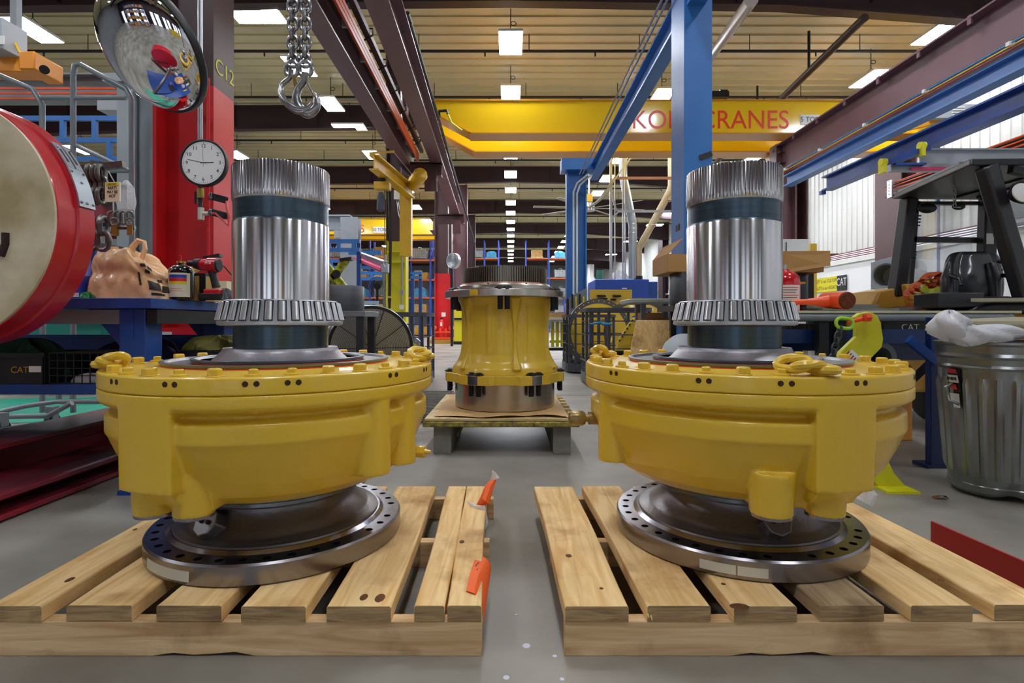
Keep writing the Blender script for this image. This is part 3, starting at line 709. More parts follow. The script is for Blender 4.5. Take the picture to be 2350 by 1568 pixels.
# lower flange: scalloped, built from arcs of changing radius
pts = []
for k in range(180):
    al = k*2; m = min(abs(((al-30*s+180) % 360)-180) for s in (-1, 1, 3, 5, -3, -5)) 
    r = .434 if m < 16 else (.434-.028*min(1, (m-16)/4))
    p = pol(al, r, 0); pts.append((p.x, p.y))
B().prism(pts, .428, .492, plane='xy').obj('lower_flange', M_cat, sp, bevel=.003)
b = L(B(), [(0, .48), (.385, .48), (.388, .50), (.375, .535), (.345, .575), (.325, .63), (.317, .70), (.314, .80), (.315, .90), (.322, .97), (.345, 1.015), (.35, 1.03), (0, 1.03)])
for al in (12, -50, 66, 125, 185, 240):
    n = 14; rings = []
    for i in range(n+1):
        z = .53+.485*i/n; t_ = abs(i/n-.45)/.55; r = .317+.022+.10*max(0, (i < 5)*((5-i)/5)**2)*.6+.02*t_**3; wd = .010+.026*t_**2.2
        p = pol(al, r, z); q = pol(al, .25, z); sd = (pol(al+90, 1, 0)-c)*wd
        rings.append([q-sd*2, q+sd*2, p+sd, p-sd])
    b.loft(rings)
for al in (25, -20, 95, 160, 220, 290):
    p = pol(al, .30, 0); b.cyl((p.x, p.y, .53), (p.x, p.y, 1.02), .028, n=14)
b.obj('cast_body', M_cat, sp, remesh=.0065)
M_fl = mat('flange_steel', '#c9c4ba', .28, metal=1, noise=(14, .25), stretch=(1, 1, .1))
L(B(), [(.25, 1.025), (.436, 1.025), (.44, 1.029), (.44, 1.069), (.436, 1.073), (.25, 1.073)], 128).obj('upper_flange', M_fl, sp)
L(B(), [(.2, 1.07), (.372, 1.07), (.372, 1.085), (.355, 1.088), (.352, 1.104), (.335, 1.108), (.33, 1.118), (.2, 1.118)]).obj('stepped_ring', M_fl, sp)
L(B(), [(.2, 1.117), (.322, 1.119), (.318, 1.128), (.2, 1.128)]).obj('copper_ring', mat('copper_tone', '#9a6a5a', .4, metal=.8), sp)
N = 110; rings = []
def gr(z, ro, rr):
    o = []
    for i in range(N):
        for f, r in ((0, rr), (.22, rr), (.36, ro), (.62, ro), (.78, rr)):
            a = 2*pi*(i+f)/N; o.append(c+Vector((cos(a)*r, sin(a)*r, z)))
    return o
B().loft([gr(1.126, .304, .294), gr(1.131, .311, .296), gr(1.232, .311, .296), gr(1.237, .307, .296), [c+Vector((p.x-c.x, p.y-c.y, 0))*.86+Vector((0, 0, 1.237)) for p in gr(0, .3, .3)], [c+Vector((p.x-c.x, p.y-c.y, 0))*.84+Vector((0, 0, 1.15)) for p in gr(0, .3, .3)]]).obj('ring_gear', mat('gear_steel', '#8d8678', .3, metal=.9), sp, smooth=20)
M_stud = mat('black_stud', '#1c1d20', .4, metal=.5)
def stud(al, r, ztop, zbot):
    p = pol(al, r, 0); b = B().cyl((p.x, p.y, zbot), (p.x, p.y, ztop), .0172, n=14)
    for k in range(9): b.lathe([(.0165, 0), (.0185, .002), (.0165, .004)], (p.x, p.y, zbot+.006+.0075*k), 12)
    b.lathe([(.0, 0), (.036, 0), (.034, .006), (.02, .016), (.014, .018), (0, .018)], (p.x, p.y, ztop+.003), 10)
    b.obj('wheel_stud', M_stud, sp, smooth=30)
for g in range(6):
    for d in (-2, 4.6) : stud(-1+60*g+d-1.4, .405, 1.073, .938)
for g in range(6):
    for d in (-4.2, 4.2): stud(30+60*g+d, .405, .492, .352)
p = pol(-29, .4405, 0)
n = 5; b = B(); b.loft([[pol(-32+1.6*i, .4395, 1.030), pol(-32+1.6*i, .4412, 1.030), pol(-32+1.6*i, .4412, 1.068), pol(-32+1.6*i, .4395, 1.068)] for i in range(n+1)]).obj('yellow_paint_mark', M_cat, sp)
for al in (-20, 26):
    B().cyl(pol(al, .31, 1.112), pol(al, .333, 1.112), .008, n=8).obj('set_screw', M_stud, sp)
# machined flats of the lower flange
for a0 in (-35, 25):
    n = 5; B().loft([[pol(a0+2*i, .432, .431), pol(a0+2*i, .4355, .431), pol(a0+2*i, .4355, .489), pol(a0+2*i, .432, .489)] for i in range(n+1)]).obj('machined_flat', M_mach, sp)
mt = B().box(-.98, 5.5, .012, .62, 1.9, .02)
for k in range(24): mt.box(-.98, 4.6+k*.08, .026, .6, .03, .012)
tag(mt.obj('floor_grating', mat('grating_grey', '#6d6a64', .6, noise=(10, .3)), smooth=0), 'flat ribbed grey floor grating left of the low stand', 'grating')
# ================================================================ left side, near
# angled red beams lying on the floor
M_dred = mat('worn_red_beam', '#8e1b28', .45, noise=(6, .6), bump=(12, .3), col2='#4b2a33', stretch=(1, .25, 1))
for lab, x, z, y0, y1, h in (('lower red painted steel beam lying on the floor, left of the left pallet', -2.32, .065, 1.25, 3.9, .11), ('upper worn red steel beam resting higher, farther left on the floor', -2.62, .14, 1.25, 4.0, .24)):
    t = thing('steel_beam', lab, 'beam', (x, y0, 0)); b = B().ibeam((x, y0, z), (x, y1, z), .34, h, .022); b.obj('beam', M_dred, t, smooth=0, bevel=.003)
# red cylinder machine with a pale end disc
M_disc = mat('pale_end_disc', '#ddd2b6', .6, noise=(4.5, .4), bump=(8, .1), col2='#a89870')
M_drum = mat('drum_red', '#c21d2c', .28, noise=(2, .12), coat=.4)
dx, dz, dR, dY = -2.26, 1.253, .493, 2.1
t = thing('drum_roller', 'large red drum with a pale cream end disc at the left edge', 'drum', (dx, dY, dz))
My = Matrix.Rotation(pi/2, 4, 'X')   # local z -> -y
def ly(pr, n=96): return B().lathe([(r, -y) for r, y in pr], (dx, 0, dz), n, M=My)
ly([(0, dY), (.488, dY), (.490, dY+.004), (.490, dY+.02), (0, dY+.02)]).obj('end_disc', M_disc, t)
ly([(.3, dY+.012), (.489, dY+.008), (.493, dY+.012), (.4935, dY+.10), (.503, dY+.105), (.503, dY+.185), (.3, dY+.185)]).obj('drum_shell', M_drum, t)
M_dk = mat('dark_slot', '#2c1114', .7)
b = B().tube([at(14, 535, dY)-Vector((0, .001, 0)), at(14, 560, dY)-Vector((0, .001, 0)), at(4, 588, dY)-Vector((0, .001, 0))], .014, 8); b.obj('slot_mark', M_dk, t)
M_gs = mat('galvanised_sheet', '#b6c2cc', .35, metal=.75, noise=(12, .12))
def arc(a, r): return Vector((dx+r*cos(R_(a)), 0, dz+r*sin(R_(a))))
b = B(); n = 10
rings = []
for i in range(n+1):
    a = 8+19*i/n; p = arc(a, .506); q = arc(a, .512); rings.append([Vector((p.x, dY+.1, p.z)), Vector((q.x, dY+.1, q.z)), Vector((q.x, dY+.183, q.z)), Vector((p.x, dY+.183, p.z))])
b.loft(rings)
b.obj('guard_plate', M_gs, t, smooth=30)
for y0 in (dY+.10, dY+.145):
    rings = []; b = B()
    for i in range(n+1):
        a = 27+14*i/n; p = arc(a, .507); q = arc(a, .513); rings.append([Vector((p.x, y0, p.z)), Vector((q.x, y0, q.z)), Vector((q.x, y0+.036, q.z)), Vector((p.x, y0+.036, p.z))])
    b.loft(rings).obj('guard_tab', M_gs, t, smooth=30)
    b = B(); b.bar(Vector((0, y0+.018, 0))+arc(30, .5135), Vector((0, y0+.018, 0))+arc(37, .5135), .010, .002, up=arc(33, 1)-Vector((dx, 0, dz))); b.obj('tab_slot', M_dk, t, smooth=0)
for a, y in ((10, .11), (10, .14), (10, .172), (25, .11), (25, .17), (38, .11), (38, .17), (20, .14)):
    p = arc(a, .512); p.y = dY+y; b = B().sphere(p, .006, 10, 6); b.obj('screw', M_mach, t)
b = B().box(dx-.61, dY+.14, dz/2, .12, .1, dz); b.box(dx-.3, dY+.16, dz, .7, .08, .12); b.obj('floor_stand', M_dred, t)

# blue work table
TZ = .967
tb = thing('work_table', 'deep blue steel work table with gusseted legs, left of the left drive unit', 'table', (-2.3, 2.6, 0))
B().box(-2.67, 3.1, TZ-.025, 1.88, 1.0, .05).obj('table_top', M_dblue, tb, smooth=0, bevel=.003)
B().box(-2.67, 2.68, TZ-.09, 1.7, .04, .07).obj('apron', M_grey, tb, smooth=0)
for x, y in ((-1.86, 2.72), (-1.86, 3.45), (-3.4, 2.72), (-3.4, 3.45)):
    b = B().box(x, y, (TZ-.05)/2, .13, .13, TZ-.05); b.obj('leg', M_dblue, tb, smooth=0, bevel=.004)
    B().prism([(x-.26, TZ-.05), (x+(.08 if x > -2 else .26), TZ-.05), (x+.065, TZ-.14 if x > -2 else TZ-.24), (x-.065, TZ-.28)], y-.008, y+.008).obj('gusset', M_dblue, tb, smooth=0)
    B().prism([(y-.07, TZ-.05), (y+.10, TZ-.05), (y+.07, TZ-.1), (y-.07, TZ-.2)], x-.008, x+.008, plane='yz').obj('gusset', M_dblue, tb, smooth=0)
    B().box(x, y, .01, .14, .14, .02).obj('foot_plate', M_dblue, tb, smooth=0)
B().box(-1.76, 3.1, TZ-.09, .05, .9, .07).obj('under_rail', mat('black_rail', '#15151a', .5), tb, smooth=0)
B().box(-2.65, 3.1, .52, 1.66, .9, .05).obj('lower_shelf', M_dblue, tb, smooth=0, bevel=.003)
B().box(-2.65, 3.5, .72, 1.5, .01, .1).obj('back_rail', M_dblue, tb, smooth=0)
# things on the lower shelf
M_crate = mat('black_plastic', '#16171a', .45, noise=(20, .3))
t = thing('plastic_crate', 'black plastic crate with faint yellow lettering on the lower shelf of the blue table', 'crate', (-2.9, 2.75, .545))
b = B(); x0, x1, y0, y1, z0, z1 = -2.75, -2.30, 2.66, 2.98, .547, .70
for a in ((x0+x1)/2, y0, x1-x0, .012), ((x0+x1)/2, y1, x1-x0, .012), (x0, (y0+y1)/2, .012, y1-y0), (x1, (y0+y1)/2, .012, y1-y0): b.box(a[0], a[1], (z0+z1)/2, a[2], a[3], z1-z0)
b.box((x0+x1)/2, (y0+y1)/2, z0+.006, x1-x0, y1-y0, .012); b.obj('crate_body', M_crate, t, smooth=0)
B().box((x0+x1)/2, y0-.008, z1-.01, x1-x0+.03, .014, .02).obj('crate_rim', M_crate, t, smooth=0)
text('crate_lettering', 'CAT', .045, (-2.41, y0-.0075, .615), mat('faded_yellow', '#b48a1c', .6), t)
B().box(-2.335, y0-.0075, .62, .06, .002, .03).obj('torn_sticker', M_white, t, smooth=0)
t = thing('wire_basket', 'black wire grid basket beside the lettered crate on the lower shelf', 'basket', (-2.1, 2.75, .545))
b = B()
for i in range(9): b.bar((-2.27+.04*i, 2.66, .547), (-2.27+.04*i, 2.66, .70), .004, .004)
for i in range(5): b.bar((-2.27, 2.66, .55+.037*i), (-1.95, 2.66, .55+.037*i), .004, .004)
for i in range(9): b.bar((-2.27, 2.66+.04*i, .70), (-1.95, 2.66+.04*i, .70), .003, .003)
for i in range(5): b.bar((-1.95, 2.66, .55+.037*i), (-1.95, 2.98, .55+.037*i), .004, .004); b.bar((-2.27, 2.66, .55+.037*i), (-2.27, 2.98, .55+.037*i), .004, .004)
b.obj('wire_grid', M_crate, t, smooth=0)
def rag(name, label, cat, c0, sx, sy, sz, m, seed, cell=.5):
    """crumpled cloth lump: a displaced dome"""
    rnd = random.Random(seed); ph = [rnd.uniform(0, 6) for _ in range(6)]; b = B(); n, k = 40, 14; rings = []
    for j in range(k+1):
        e = j/k; ring = []
        for i in range(n):
            a = 2*pi*i/n; q = 1+.22*sin(3*a+ph[0]+2*e)+.12*sin(7*a+ph[1]+5*e)+.06*sin(13*a+ph[2])
            r = cos(e*pi/2)**.6*q; z = sin(e*pi/2)*(1+.25*sin(4*a+ph[3]+4*e))
            ring.append(Vector((c0[0]+sx*r*cos(a), c0[1]+sy*r*sin(a), c0[2]+sz*z)))
        rings.append(ring)
    return tag(b.loft(rings).obj(name, m, smooth=30), label, cat)
rag('cloth', 'dark green cloth heaped in the black crate under the blue table', 'cloth', (-2.5, 2.82, .57), .18, .13, .16, mat('green_cloth', '#1c4a38', .9), 3)
M_olive = mat('olive_cloth', '#5f5a16', .8, noise=(30, .3))
rag('cloth', 'olive green folded work cloth on the black tray right of the blue table leg', 'cloth', (-1.66, 3.1, .697), .17, .13, .065, M_olive, 8)
rag('plastic_bag', 'clear crinkled plastic bag at the front edge of the lower blue shelf', 'bag', (-2.08, 2.70, .548), .09, .025, .04, mat('foil_film', '#c9ccd0', .2, metal=.3, bump=(60, .8)), 5)
rag('cloth', 'dark purple cloth on the lower shelf behind the wire basket', 'cloth', (-2.2, 3.2, .546), .3, .16, .17, mat('purple_cloth', '#2b1b4a', .9), 12)
t = thing('parts_tray', 'black slotted parts tray under the olive cloth beside the blue table', 'tray', (-1.6, 3.1, .55))
b = B().box(-1.60, 3.15, .68, .46, .4, .03); 
for k in range(6): b.box(-1.80+.08*k, 2.945, .62, .03, .02, .12)
b.box(-1.6, 3.15, .57, .46, .4, .03); b.box(-1.6, 3.34, .62, .46, .02, .12); b.obj('tray_body', M_crate, t, smooth=0)
for x in (-1.8, -1.42):
    for y in (3.0, 3.3): B().box(x, y, .28, .04, .04, .56).obj('leg', M_crate, t, smooth=0)

# goods on the table
M_bag = mat('tan_plastic_bag', '#efbf8c', .34, noise=(6, .12), bump=(26, .45), coat=.3)
t = thing('carrier_bag', 'crumpled tan plastic carrier bag on the blue work table', 'bag', at(300, 680, 2.75))
c0 = at(305, 683, 2.86)
def bagpt(a, e, off=0.):
    """point of the slumped bag: a round the plan, e from table to top"""
    f = 1+.05*abs(sin(2.5*a+e*5+.4))+.045*abs(sin(4.5*a-e*6))+.03*abs(sin(8*a+e*11))+.012*sin(23*a-e*17)-.05; lo = math.exp(-((e-.33)/.09)**2)
    ce = cos(e*pi/2)**.3; ca, sa = cos(a), sin(a)
    rx = (.20 if ca < 0 else .235)*ce*f*(1-.10*lo)*(1 if ca < 0 else 1-.35*max(0, e-.2))+off
    ry = .125*ce*f*(1-.12*lo)+off
    h = .262*(1-.16*max(0, ca)-.22*max(0, ca)**2)
    return Vector((c0.x+rx*math.copysign(abs(ca)**.8, ca), c0.y+ry*math.copysign(abs(sa)**.85, sa), TZ+.001+h*sin(e*pi/2)**.9+.008*sin(7*a)*e+.010*sin(12*a)*e))
n, k = 110, 40
b = B().loft([[bagpt(2*pi*i/n, j/k*.985) for i in range(n)] for j in range(k+1)])
bgb = b.obj('bag_body', M_bag, t, smooth=30)
b = B()
for q in (0, .012): b.tube([at(300, 590, 2.84+q), at(305, 566, 2.84+q), at(318, 552, 2.84+q), at(331, 556, 2.85+q), at(333, 572, 2.84), at(325, 596, 2.84)], [.014, .016, .015, .012, .012, .012], 7)
b.obj('handle', M_bag, t, smooth=30)
M_ink = mat('black_print', '#231a14', .6)
def inkpatch(a0, a1, e0, e1):
    m_, q_ = 6, 5; b = B(); 
    rings = [[bagpt(a0+(a1-a0)*i/m_, e0+(e1-e0)*j/q_, .0015) for j in range(q_+1)]+[bagpt(a0+(a1-a0)*i/m_, e0+(e1-e0)*j/q_, .0030) for j in range(q_, -1, -1)] for i in range(m_+1)]
    return b.loft(rings).obj('printed_logo', M_ink, bgb, smooth=30)
for A_ in ((-1.05, -.90, .52, .60), (-.86, -.7, .50, .58), (-.95, -.80, .40, .46), (-1.15, -1.10, .18, .40), (-.95, -.62, .12, .26), (-.55, -.30, .10, .22), (-.9, -.5, .05, .08), (-.62, -.42, .28, .34)): inkpatch(*A_)
rag('cloth', 'small green crumpled wrap left of the tan carrier bag on the blue table', 'wrap', (at(205, 685, 2.75).x, 2.75, TZ+.001), .035, .03, .03, mat('green_film', '#0d7a34', .4), 21)
t = thing('storage_bin', 'navy blue bin on the table behind the tan carrier bag', 'bin', at(200, 680, 3.0))
p = at(212, 683, 3.05); B().box(p.x, 3.1, TZ+.155, .11, .2, .31).obj('bin_body', M_dblue, t, smooth=0, bevel=.006)
B().box(p.x, 3.1, TZ+.315, .14, .22, .03).obj('lid', M_crate, t, smooth=0, bevel=.004)
M_bluebox = mat('blue_card', '#2b3fa8', .5)
t = thing('nut_box', 'blue and white carton lettered on its front, between the drum and the navy bin', 'box', at(165, 680, 2.8))
p = at(158, 680, 2.72); B().box(p.x, p.y+.08, TZ+.062, .085, .12, .12, rz=0).obj('carton', M_bluebox, t, smooth=0)
text('carton_lettering', 'R-DEX', .026, (p.x+.012, p.y+.0185, TZ+.095), M_white, t)
B().box(p.x+.02, p.y+.019, TZ+.022, .03, .002, .022).obj('white_patch', M_white, t, smooth=0)
p = at(182, 680, 2.95); t = thing('cut_box', 'taller lilac and blue carton behind the lettered blue carton', 'box', (p.x, p.y, TZ)); B().box(p.x, p.y, TZ+.12, .05, .12, .24).obj('carton', mat('lilac_card', '#7d86cf', .5), t, smooth=0)
# black chemical bottles
def bottle(label, x, y, r, h, lab=True):
    t = thing('chemical_bottle', label, 'bottle', (x, y, TZ))
    bb_ = B().lathe([(0, 0), (r*.96, 0), (r, .006), (r, h*.78), (r*.93, h*.87), (r*.6, h*.95), (r*.3, h*.98), (r*.26, h*1.04), (0, h*1.04)], (x, y, TZ+.001), 28).obj('bottle_body', mat('black_gloss', '#121213', .18, coat=.5), t)
    B().cyl((x, y, TZ+h*1.03), (x, y, TZ+h*1.08), r*.34, n=14).obj('cap', mat('brass', '#c9a552', .3, metal=.9), t)
    if lab:
        def band(nm, z0, z1, a0, a1, m, k=.0006):
            n = 10; B().loft([[Vector((x+(r-k*.5)*sin(a), y-(r-k*.5)*cos(a), z0)), Vector((x+(r+k)*sin(a), y-(r+k)*cos(a), z0)), Vector((x+(r+k)*sin(a), y-(r+k)*cos(a), z1)), Vector((x+(r-k*.5)*sin(a), y-(r-k*.5)*cos(a), z1))] for a in [a0+(a1-a0)*i/n for i in range(n+1)]]).obj(nm, m, bb_)
        band('paper_label', TZ+h*.08, TZ+h*.74, -.75, 1.25, mat('cream_label', '#ddd8c2', .6))
        band('blue_stripe', TZ+h*.60, TZ+h*.69, -.5, .95, M_bluebox, .0012)
        band('red_stripe', TZ+h*.51, TZ+h*.595, -.5, .95, M_red, .0012)
        band('yellow_stripe', TZ+h*.43, TZ+h*.505, -.5, .95, M_yb, .0012)
        band('label_text', TZ+h*.30, TZ+h*.31, -.4, .6, M_red, .0012); band('label_text', TZ+h*.24, TZ+h*.25, -.4, .7, M_red, .0012)
    return t
p = at(416, 690, 2.86); bt = bottle('round black hazard labelled bottle right of the tan bag on the blue table', p.x, p.y, .061, .19)
B().tube([(p.x, p.y, TZ+.2), (p.x, p.y, TZ+.235), (p.x-.012, p.y, TZ+.237)], .0025, 6).obj('wire_hook', M_red, bt)
p = at(457, 690, 3.0)
t = thing('paint_tin', 'square black tin with a wooden coloured side behind the hazard labelled bottle', 'tin', (p.x, p.y, TZ))
B().box(p.x, p.y, TZ+.07, .11, .08, .14).obj('tin_body', mat('tan_card', '#b08d4f', .6), t, smooth=0, bevel=.004); B().box(p.x, p.y, TZ+.146, .115, .085, .012).obj('lid', M_crate, t, smooth=0); B().box(p.x+.042, p.y-.041, TZ+.07, .034, .003, .14).obj('dark_edge', M_crate, t, smooth=0)
p = at(495, 690, 3.13); t = thing('label_box', 'white boxed tin with barcode behind the cordless tool', 'box', (p.x, p.y, TZ)); B().box(p.x, p.y, TZ+.06, .16, .06, .12).obj('carton', mat('cream_card', '#e2dcb9', .6), t, smooth=0)
b = B()
for k in range(8): b.box(p.x-.06+.008*k, p.y-.031, TZ+.05, .003+.002*(k % 2), .001, .05)
b.obj('barcode', M_ink, t, smooth=0)
# cordless impact wrench standing on its battery
t = thing('impact_wrench', 'red and black cordless impact wrench on the blue table, beside the shaft', 'power tool', at(480, 690, 2.9))
M_tool = mat('tool_red', '#c2141f', .3, coat=.3); Yt = 2.84
def a2(x, y, d=0): return at(x, y, Yt+d)
b = B().cyl(a2(460, 607), a2(478, 608), .028, .033, 18); b.cyl(a2(478, 608), a2(500, 609), .038, .04, 18); b.obj('motor_housing', M_tool, t, bevel=.003)
B().cyl(a2(432, 604), a2(447, 605), .014, n=14).obj('anvil', M_crate, t)
B().cyl(a2(447, 605), a2(462, 607), .026, .032, 18).obj('nose_ring', M_crate, t)
B().cyl(a2(500, 609), a2(504, 609), .038, .032, 18).obj('rear_cap', M_crate, t)
B().tube([a2(487, 622), a2(491, 640), a2(497, 660)], [.022, .018, .021], 12).obj('grip', M_crate, t)
B().box(*a2(493, 672), .085, .07, .035).obj('battery_collar', M_tool, t, smooth=0, bevel=.006)
p = a2(480, 684); B().box(p.x+.02, p.y, TZ+.018, .12, .075, .034).obj('battery', M_crate, t, smooth=0, bevel=.005)
B().tube([a2(503, 605), a2(515, 612, .1), a2(532, 632, .2)], .004, 6).obj('cable', M_crate, t)
text('tool_lettering', 'M18', .018, a2(487, 606)+Vector((0, -.0415, 0)), M_white, t)
p = at(402, 688, 3.1); t = thing('parts_bag', 'white and pink plastic parts bag behind the black bottle', 'bag', (p.x, p.y, TZ)); B().lathe([(0, 0), (.09, .01), (.085, .06), (.05, .14), (.005, .19)], (p.x-.02, p.y, TZ+.001), 9).obj('bag_body', mat('white_pink_bag', '#dfe2f2', .35, noise=(9, .3), col2='#e2a8c8'), t, smooth=20)
p = at(470, 688, 3.28); t = thing('paint_scraper', 'yellow handled scraper with a black strap behind the cordless tool', 'scraper', (p.x, p.y, TZ)); B().bar((p.x-.16, p.y, TZ+.16), (p.x+.06, p.y, TZ+.26), .05, .03).obj('handle', M_cat, t, bevel=.004); B().bar((p.x+.0, p.y, TZ+.27), (p.x+.10, p.y, TZ+.29), .04, .02).obj('strap', M_crate, t, smooth=0); B().bar((p.x-.16, p.y, TZ+.005), (p.x-.14, p.y, TZ+.17), .02, .02).obj('blade', M_mach, t, smooth=0)
rag('cloth', 'dark grey rag on the table just left of the bearing', 'cloth', (at(516, 690, 2.85).x, 2.85, TZ+.001), .035, .03, .05, mat('grey_rag', '#5a5d62', .8), 31)

# clock, conduits and air fittings on the C12 column
ck = thing('wall_clock', 'round black rimmed white wall clock on the red column', 'clock', (-2.187, 3.86, 1.986))
cx_, cy_, cz_ = -2.187, 3.86, 1.986; Mc = Matrix.Translation((cx_, cy_, cz_)) @ Matrix.Rotation(pi/2, 4, 'X')
B().lathe([(0, -.02), (.165, -.02), (.168, 0), (.166, .022), (.158, .024), (.152, .014), (0, .014)], (0, 0, 0), 64, M=Mc).obj('case', M_crate, ck)
dl_ = B().lathe([(0, .0145), (.152, .0145), (.152, .0155), (0, .0155)], (0, 0, 0), 48, M=Mc).obj('dial', mat('dial_white', '#f2f3f1', .4), ck)
M_num = mat('numeral_black', '#111111', .5)
for h in range(1, 13):
    a = R_(30*h); text('numeral', str(h), .036, (cx_+.118*sin(a), cy_-.0162, cz_+.118*cos(a)), M_num, dl_, ext=.0004)
b = B()
for k in range(60):
    a = R_(6*k); r0 = .139 if k % 5 else .136; o = Vector((cx_, cy_-.016, cz_)); b.bar(o+Vector((sin(a), 0, cos(a)))*r0, o+Vector((sin(a), 0, cos(a)))*.145, .0012 if k % 5 else .003, .001, up=(0, 1, 0))
b.obj('minute_marks', M_num, dl_, smooth=0)
for nm, ang, l0, l1, wd in (('hour_hand', 88, -.02, .075, .005), ('minute_hand', 282, -.02, .115, .003), ('second_hand', 358, -.03, .1, .0012)):
    a = R_(ang); o = Vector((cx_, cy_-.018, cz_)); d = Vector((sin(a), 0, cos(a))); B().bar(o+d*l0, o+d*l1, wd, .001, up=(0, 1, 0)).obj(nm, M_num, ck, smooth=0)
b = B().tube([(-2.27, 3.95, ZC-.1), (-2.27, 3.95, at(0, 420, 3.95).z)], .018, 12); tag(b.obj('conduit', M_galv), 'grey vertical conduit running down behind the clock', 'conduit')
t = thing('air_drop', 'brass and iron air valve drop below the clock', 'valve', at(460, 460, 3.95))
q = lambda x, y, d=0: at(x, y, 3.95+d)
B().tube([q(460, 418), q(460, 475)], .014, 10).obj('nipple', M_pipe, t)
B().cyl(q(460, 433), q(460, 455), .024, n=8).obj('valve_body', mat('brass_body', '#b6a04c', .4, metal=.8), t)
B().bar(q(450, 440), q(450, 468), .012, .018).obj('lever', M_crate, t, smooth=0)
b = B().tube([q(461, 477), q(461, 505)], .022, 10); b.tube([q(461, 490), q(480, 490)], .016, 10); b.obj('tee_fitting', mat('white_fitting', '#d3d2c2', .4, metal=.3), t)
t = thing('air_hose', 'coral red air hose looping right of the valve on the red column', 'hose', q(500, 495))
B().tube([q(480, 490), q(495, 490, -.02), q(512, 505, -.04), q(524, 518, -.06), q(526, 500, -.06), q(521, 478, -.05), q(520, 462, -.04)], .009, 8).obj('hose', mat('coral_hose', '#d9524a', .4), t)
for y in (452, 488):
    b = B().bar(q(482, y-2, .02), q(520, y+8, -.04), .03, .05); b.obj('hose_bracket', M_crate, t, smooth=0, bevel=.006); B().box(*q(484, y-1, -.0), .03, .03, .055).obj('chrome_nose', M_mach, t, bevel=.01)
# second red pipe and seam on the column face
tag(B().tube([at(478, 180, 4.12), at(478, 760, 4.12)], .012, 8).obj('red_riser', M_red), 'thin red pipe running up the red column behind the clock', 'pipe')

# convex mirror
mc = at(308, 124, 3.0); vd = (Vector((0, 0, CH))-mc).normalized(); rt = vd.cross(Vector((0, 0, -1))).normalized(); up = rt.cross(-vd).normalized()*-1
if up.z < 0: up = -up
if rt.x < 0: rt = -rt
nrm = (vd*cos(R_(55))+(rt*-.86+up*-.50).normalized()*sin(R_(55))).normalized()
Mm = Matrix.Translation(mc) @ nrm.to_track_quat('Z', 'Y').to_matrix().to_4x4()
mr = thing('convex_mirror', 'large round convex safety mirror with black rim hanging upper left', 'mirror', mc)
B().lathe([(.345*sin(a), .345*.55*(cos(a)-1)+.06) for a in [pi/2*k/14 for k in range(15)]][::-1]+[], (0, 0, 0), 72, M=Mm).obj('mirror_dome', mat('mirror_glass', '#f2f4f8', .03, metal=1), mr, smooth=80)
B().lathe([(.335, -.145), (.352, -.145), (.358, -.13), (.352, -.10), (.340, -.10)], (0, 0, 0), 64, M=Mm).obj('black_rim', M_crate, mr)
B().tube([mc-nrm*.13, mc-nrm*.2+Vector((-.2, .3, 0)), (-2.6, 4.15, 2.7)], .02, 8).obj('mount_arm', M_galv, mr)

# chain hooks
M_chain = mat('chain_steel', '#a5a5a8', .28, metal=.95, noise=(30, .3))
t = thing('chain_sling', 'heavy twin chain sling with two steel hooks hanging from above, upper left of centre', 'chain hoist', at(685, 0, 2.0))
for x in (672, 701): chain(at(x, -60, 2.0), at(x, 150, 2.0), M_chain, t, .048, .034, .0072)
def hook(px0, py0, s, flip, Y, th):
    """forged hook from an eye at px0,py0; s px per unit"""
    pts = [(0, 0, .5), (0, 22, .7), (-8, 38, .9), (-22, 60, 1.2), (-26, 82, 1.5), (-12, 103, 1.65), (12, 110, 1.5), (32, 97, 1.3), (36, 78, 1.0), (31, 62, .55)]
    b = B().tube([at(px0+flip*x*s, py0+y*s, Y+th*x*.001) for x, y, r in pts], [.0125*r for x, y, r in pts], 12)
    b.sphere(at(px0, py0, Y), .017, 14, 8); return b
def smooth_pts(P, n=4):
    o = []
    for i in range(len(P)-1):
        p0 = P[max(i-1, 0)]; p1 = P[i]; p2 = P[i+1]; p3 = P[min(i+2, len(P)-1)]
        for k in range(n):
            t_ = k/n; o.append(tuple(.5*((2*b_)+(-a_+c_)*t_+(2*a_-5*b_+4*c_-d_)*t_*t_+(-a_+3*b_-3*c_+d_)*t_**3) for a_, b_, c_, d_ in zip(p0, p1, p2, p3)))
    return o+[tuple(P[-1])]
def hookpx(P, Y, name, scale=.0125, col=None):
    """P = (px, py, relative radius, depth offset)"""
    Q = smooth_pts(P, 5); B().tube([at(x, y, Y+d) for x, y, r, d in Q], [scale*r for x, y, r, d in Q], 12).obj(name, col or M_chain, t)
hookpx([(668, 160, .8, 0), (664, 180, .8, 0), (646, 196, .7, -.01), (645, 218, .9, -.02), (660, 238, 1.1, -.03), (682, 252, 1.25, -.03), (704, 250, .9, -.03), (716, 236, .4, -.03)], 2.0, 'hook')
hookpx([(700, 165, .9, 0), (698, 185, 1, .01), (684, 205, 1.1, .02), (680, 228, 1.3, .02), (690, 250, 1.5, .02), (708, 260, 1.5, .02), (724, 248, 1.3, .02), (727, 228, 1.0, .02), (720, 214, .5, .02)], 1.96, 'hook')
M_ochre = mat('worn_ochre', '#8f7a30', .5, noise=(30, .4))
B().bar(at(675, 175, 2.0), at(681, 200, 2.0), .018, .014).obj('safety_latch', M_ochre, t, bevel=.003)
B().bar(at(706, 190, 1.97), at(722, 222, 1.97), .02, .006).obj('safety_latch', M_chain, t, bevel=.002)
for x in (670, 701): B().tube(stadium(at(x, 158, 2.0), (0, 0, 1), (1, 0, 0), .055, .045), .009, 8, True).obj('master_link', M_chain, t)

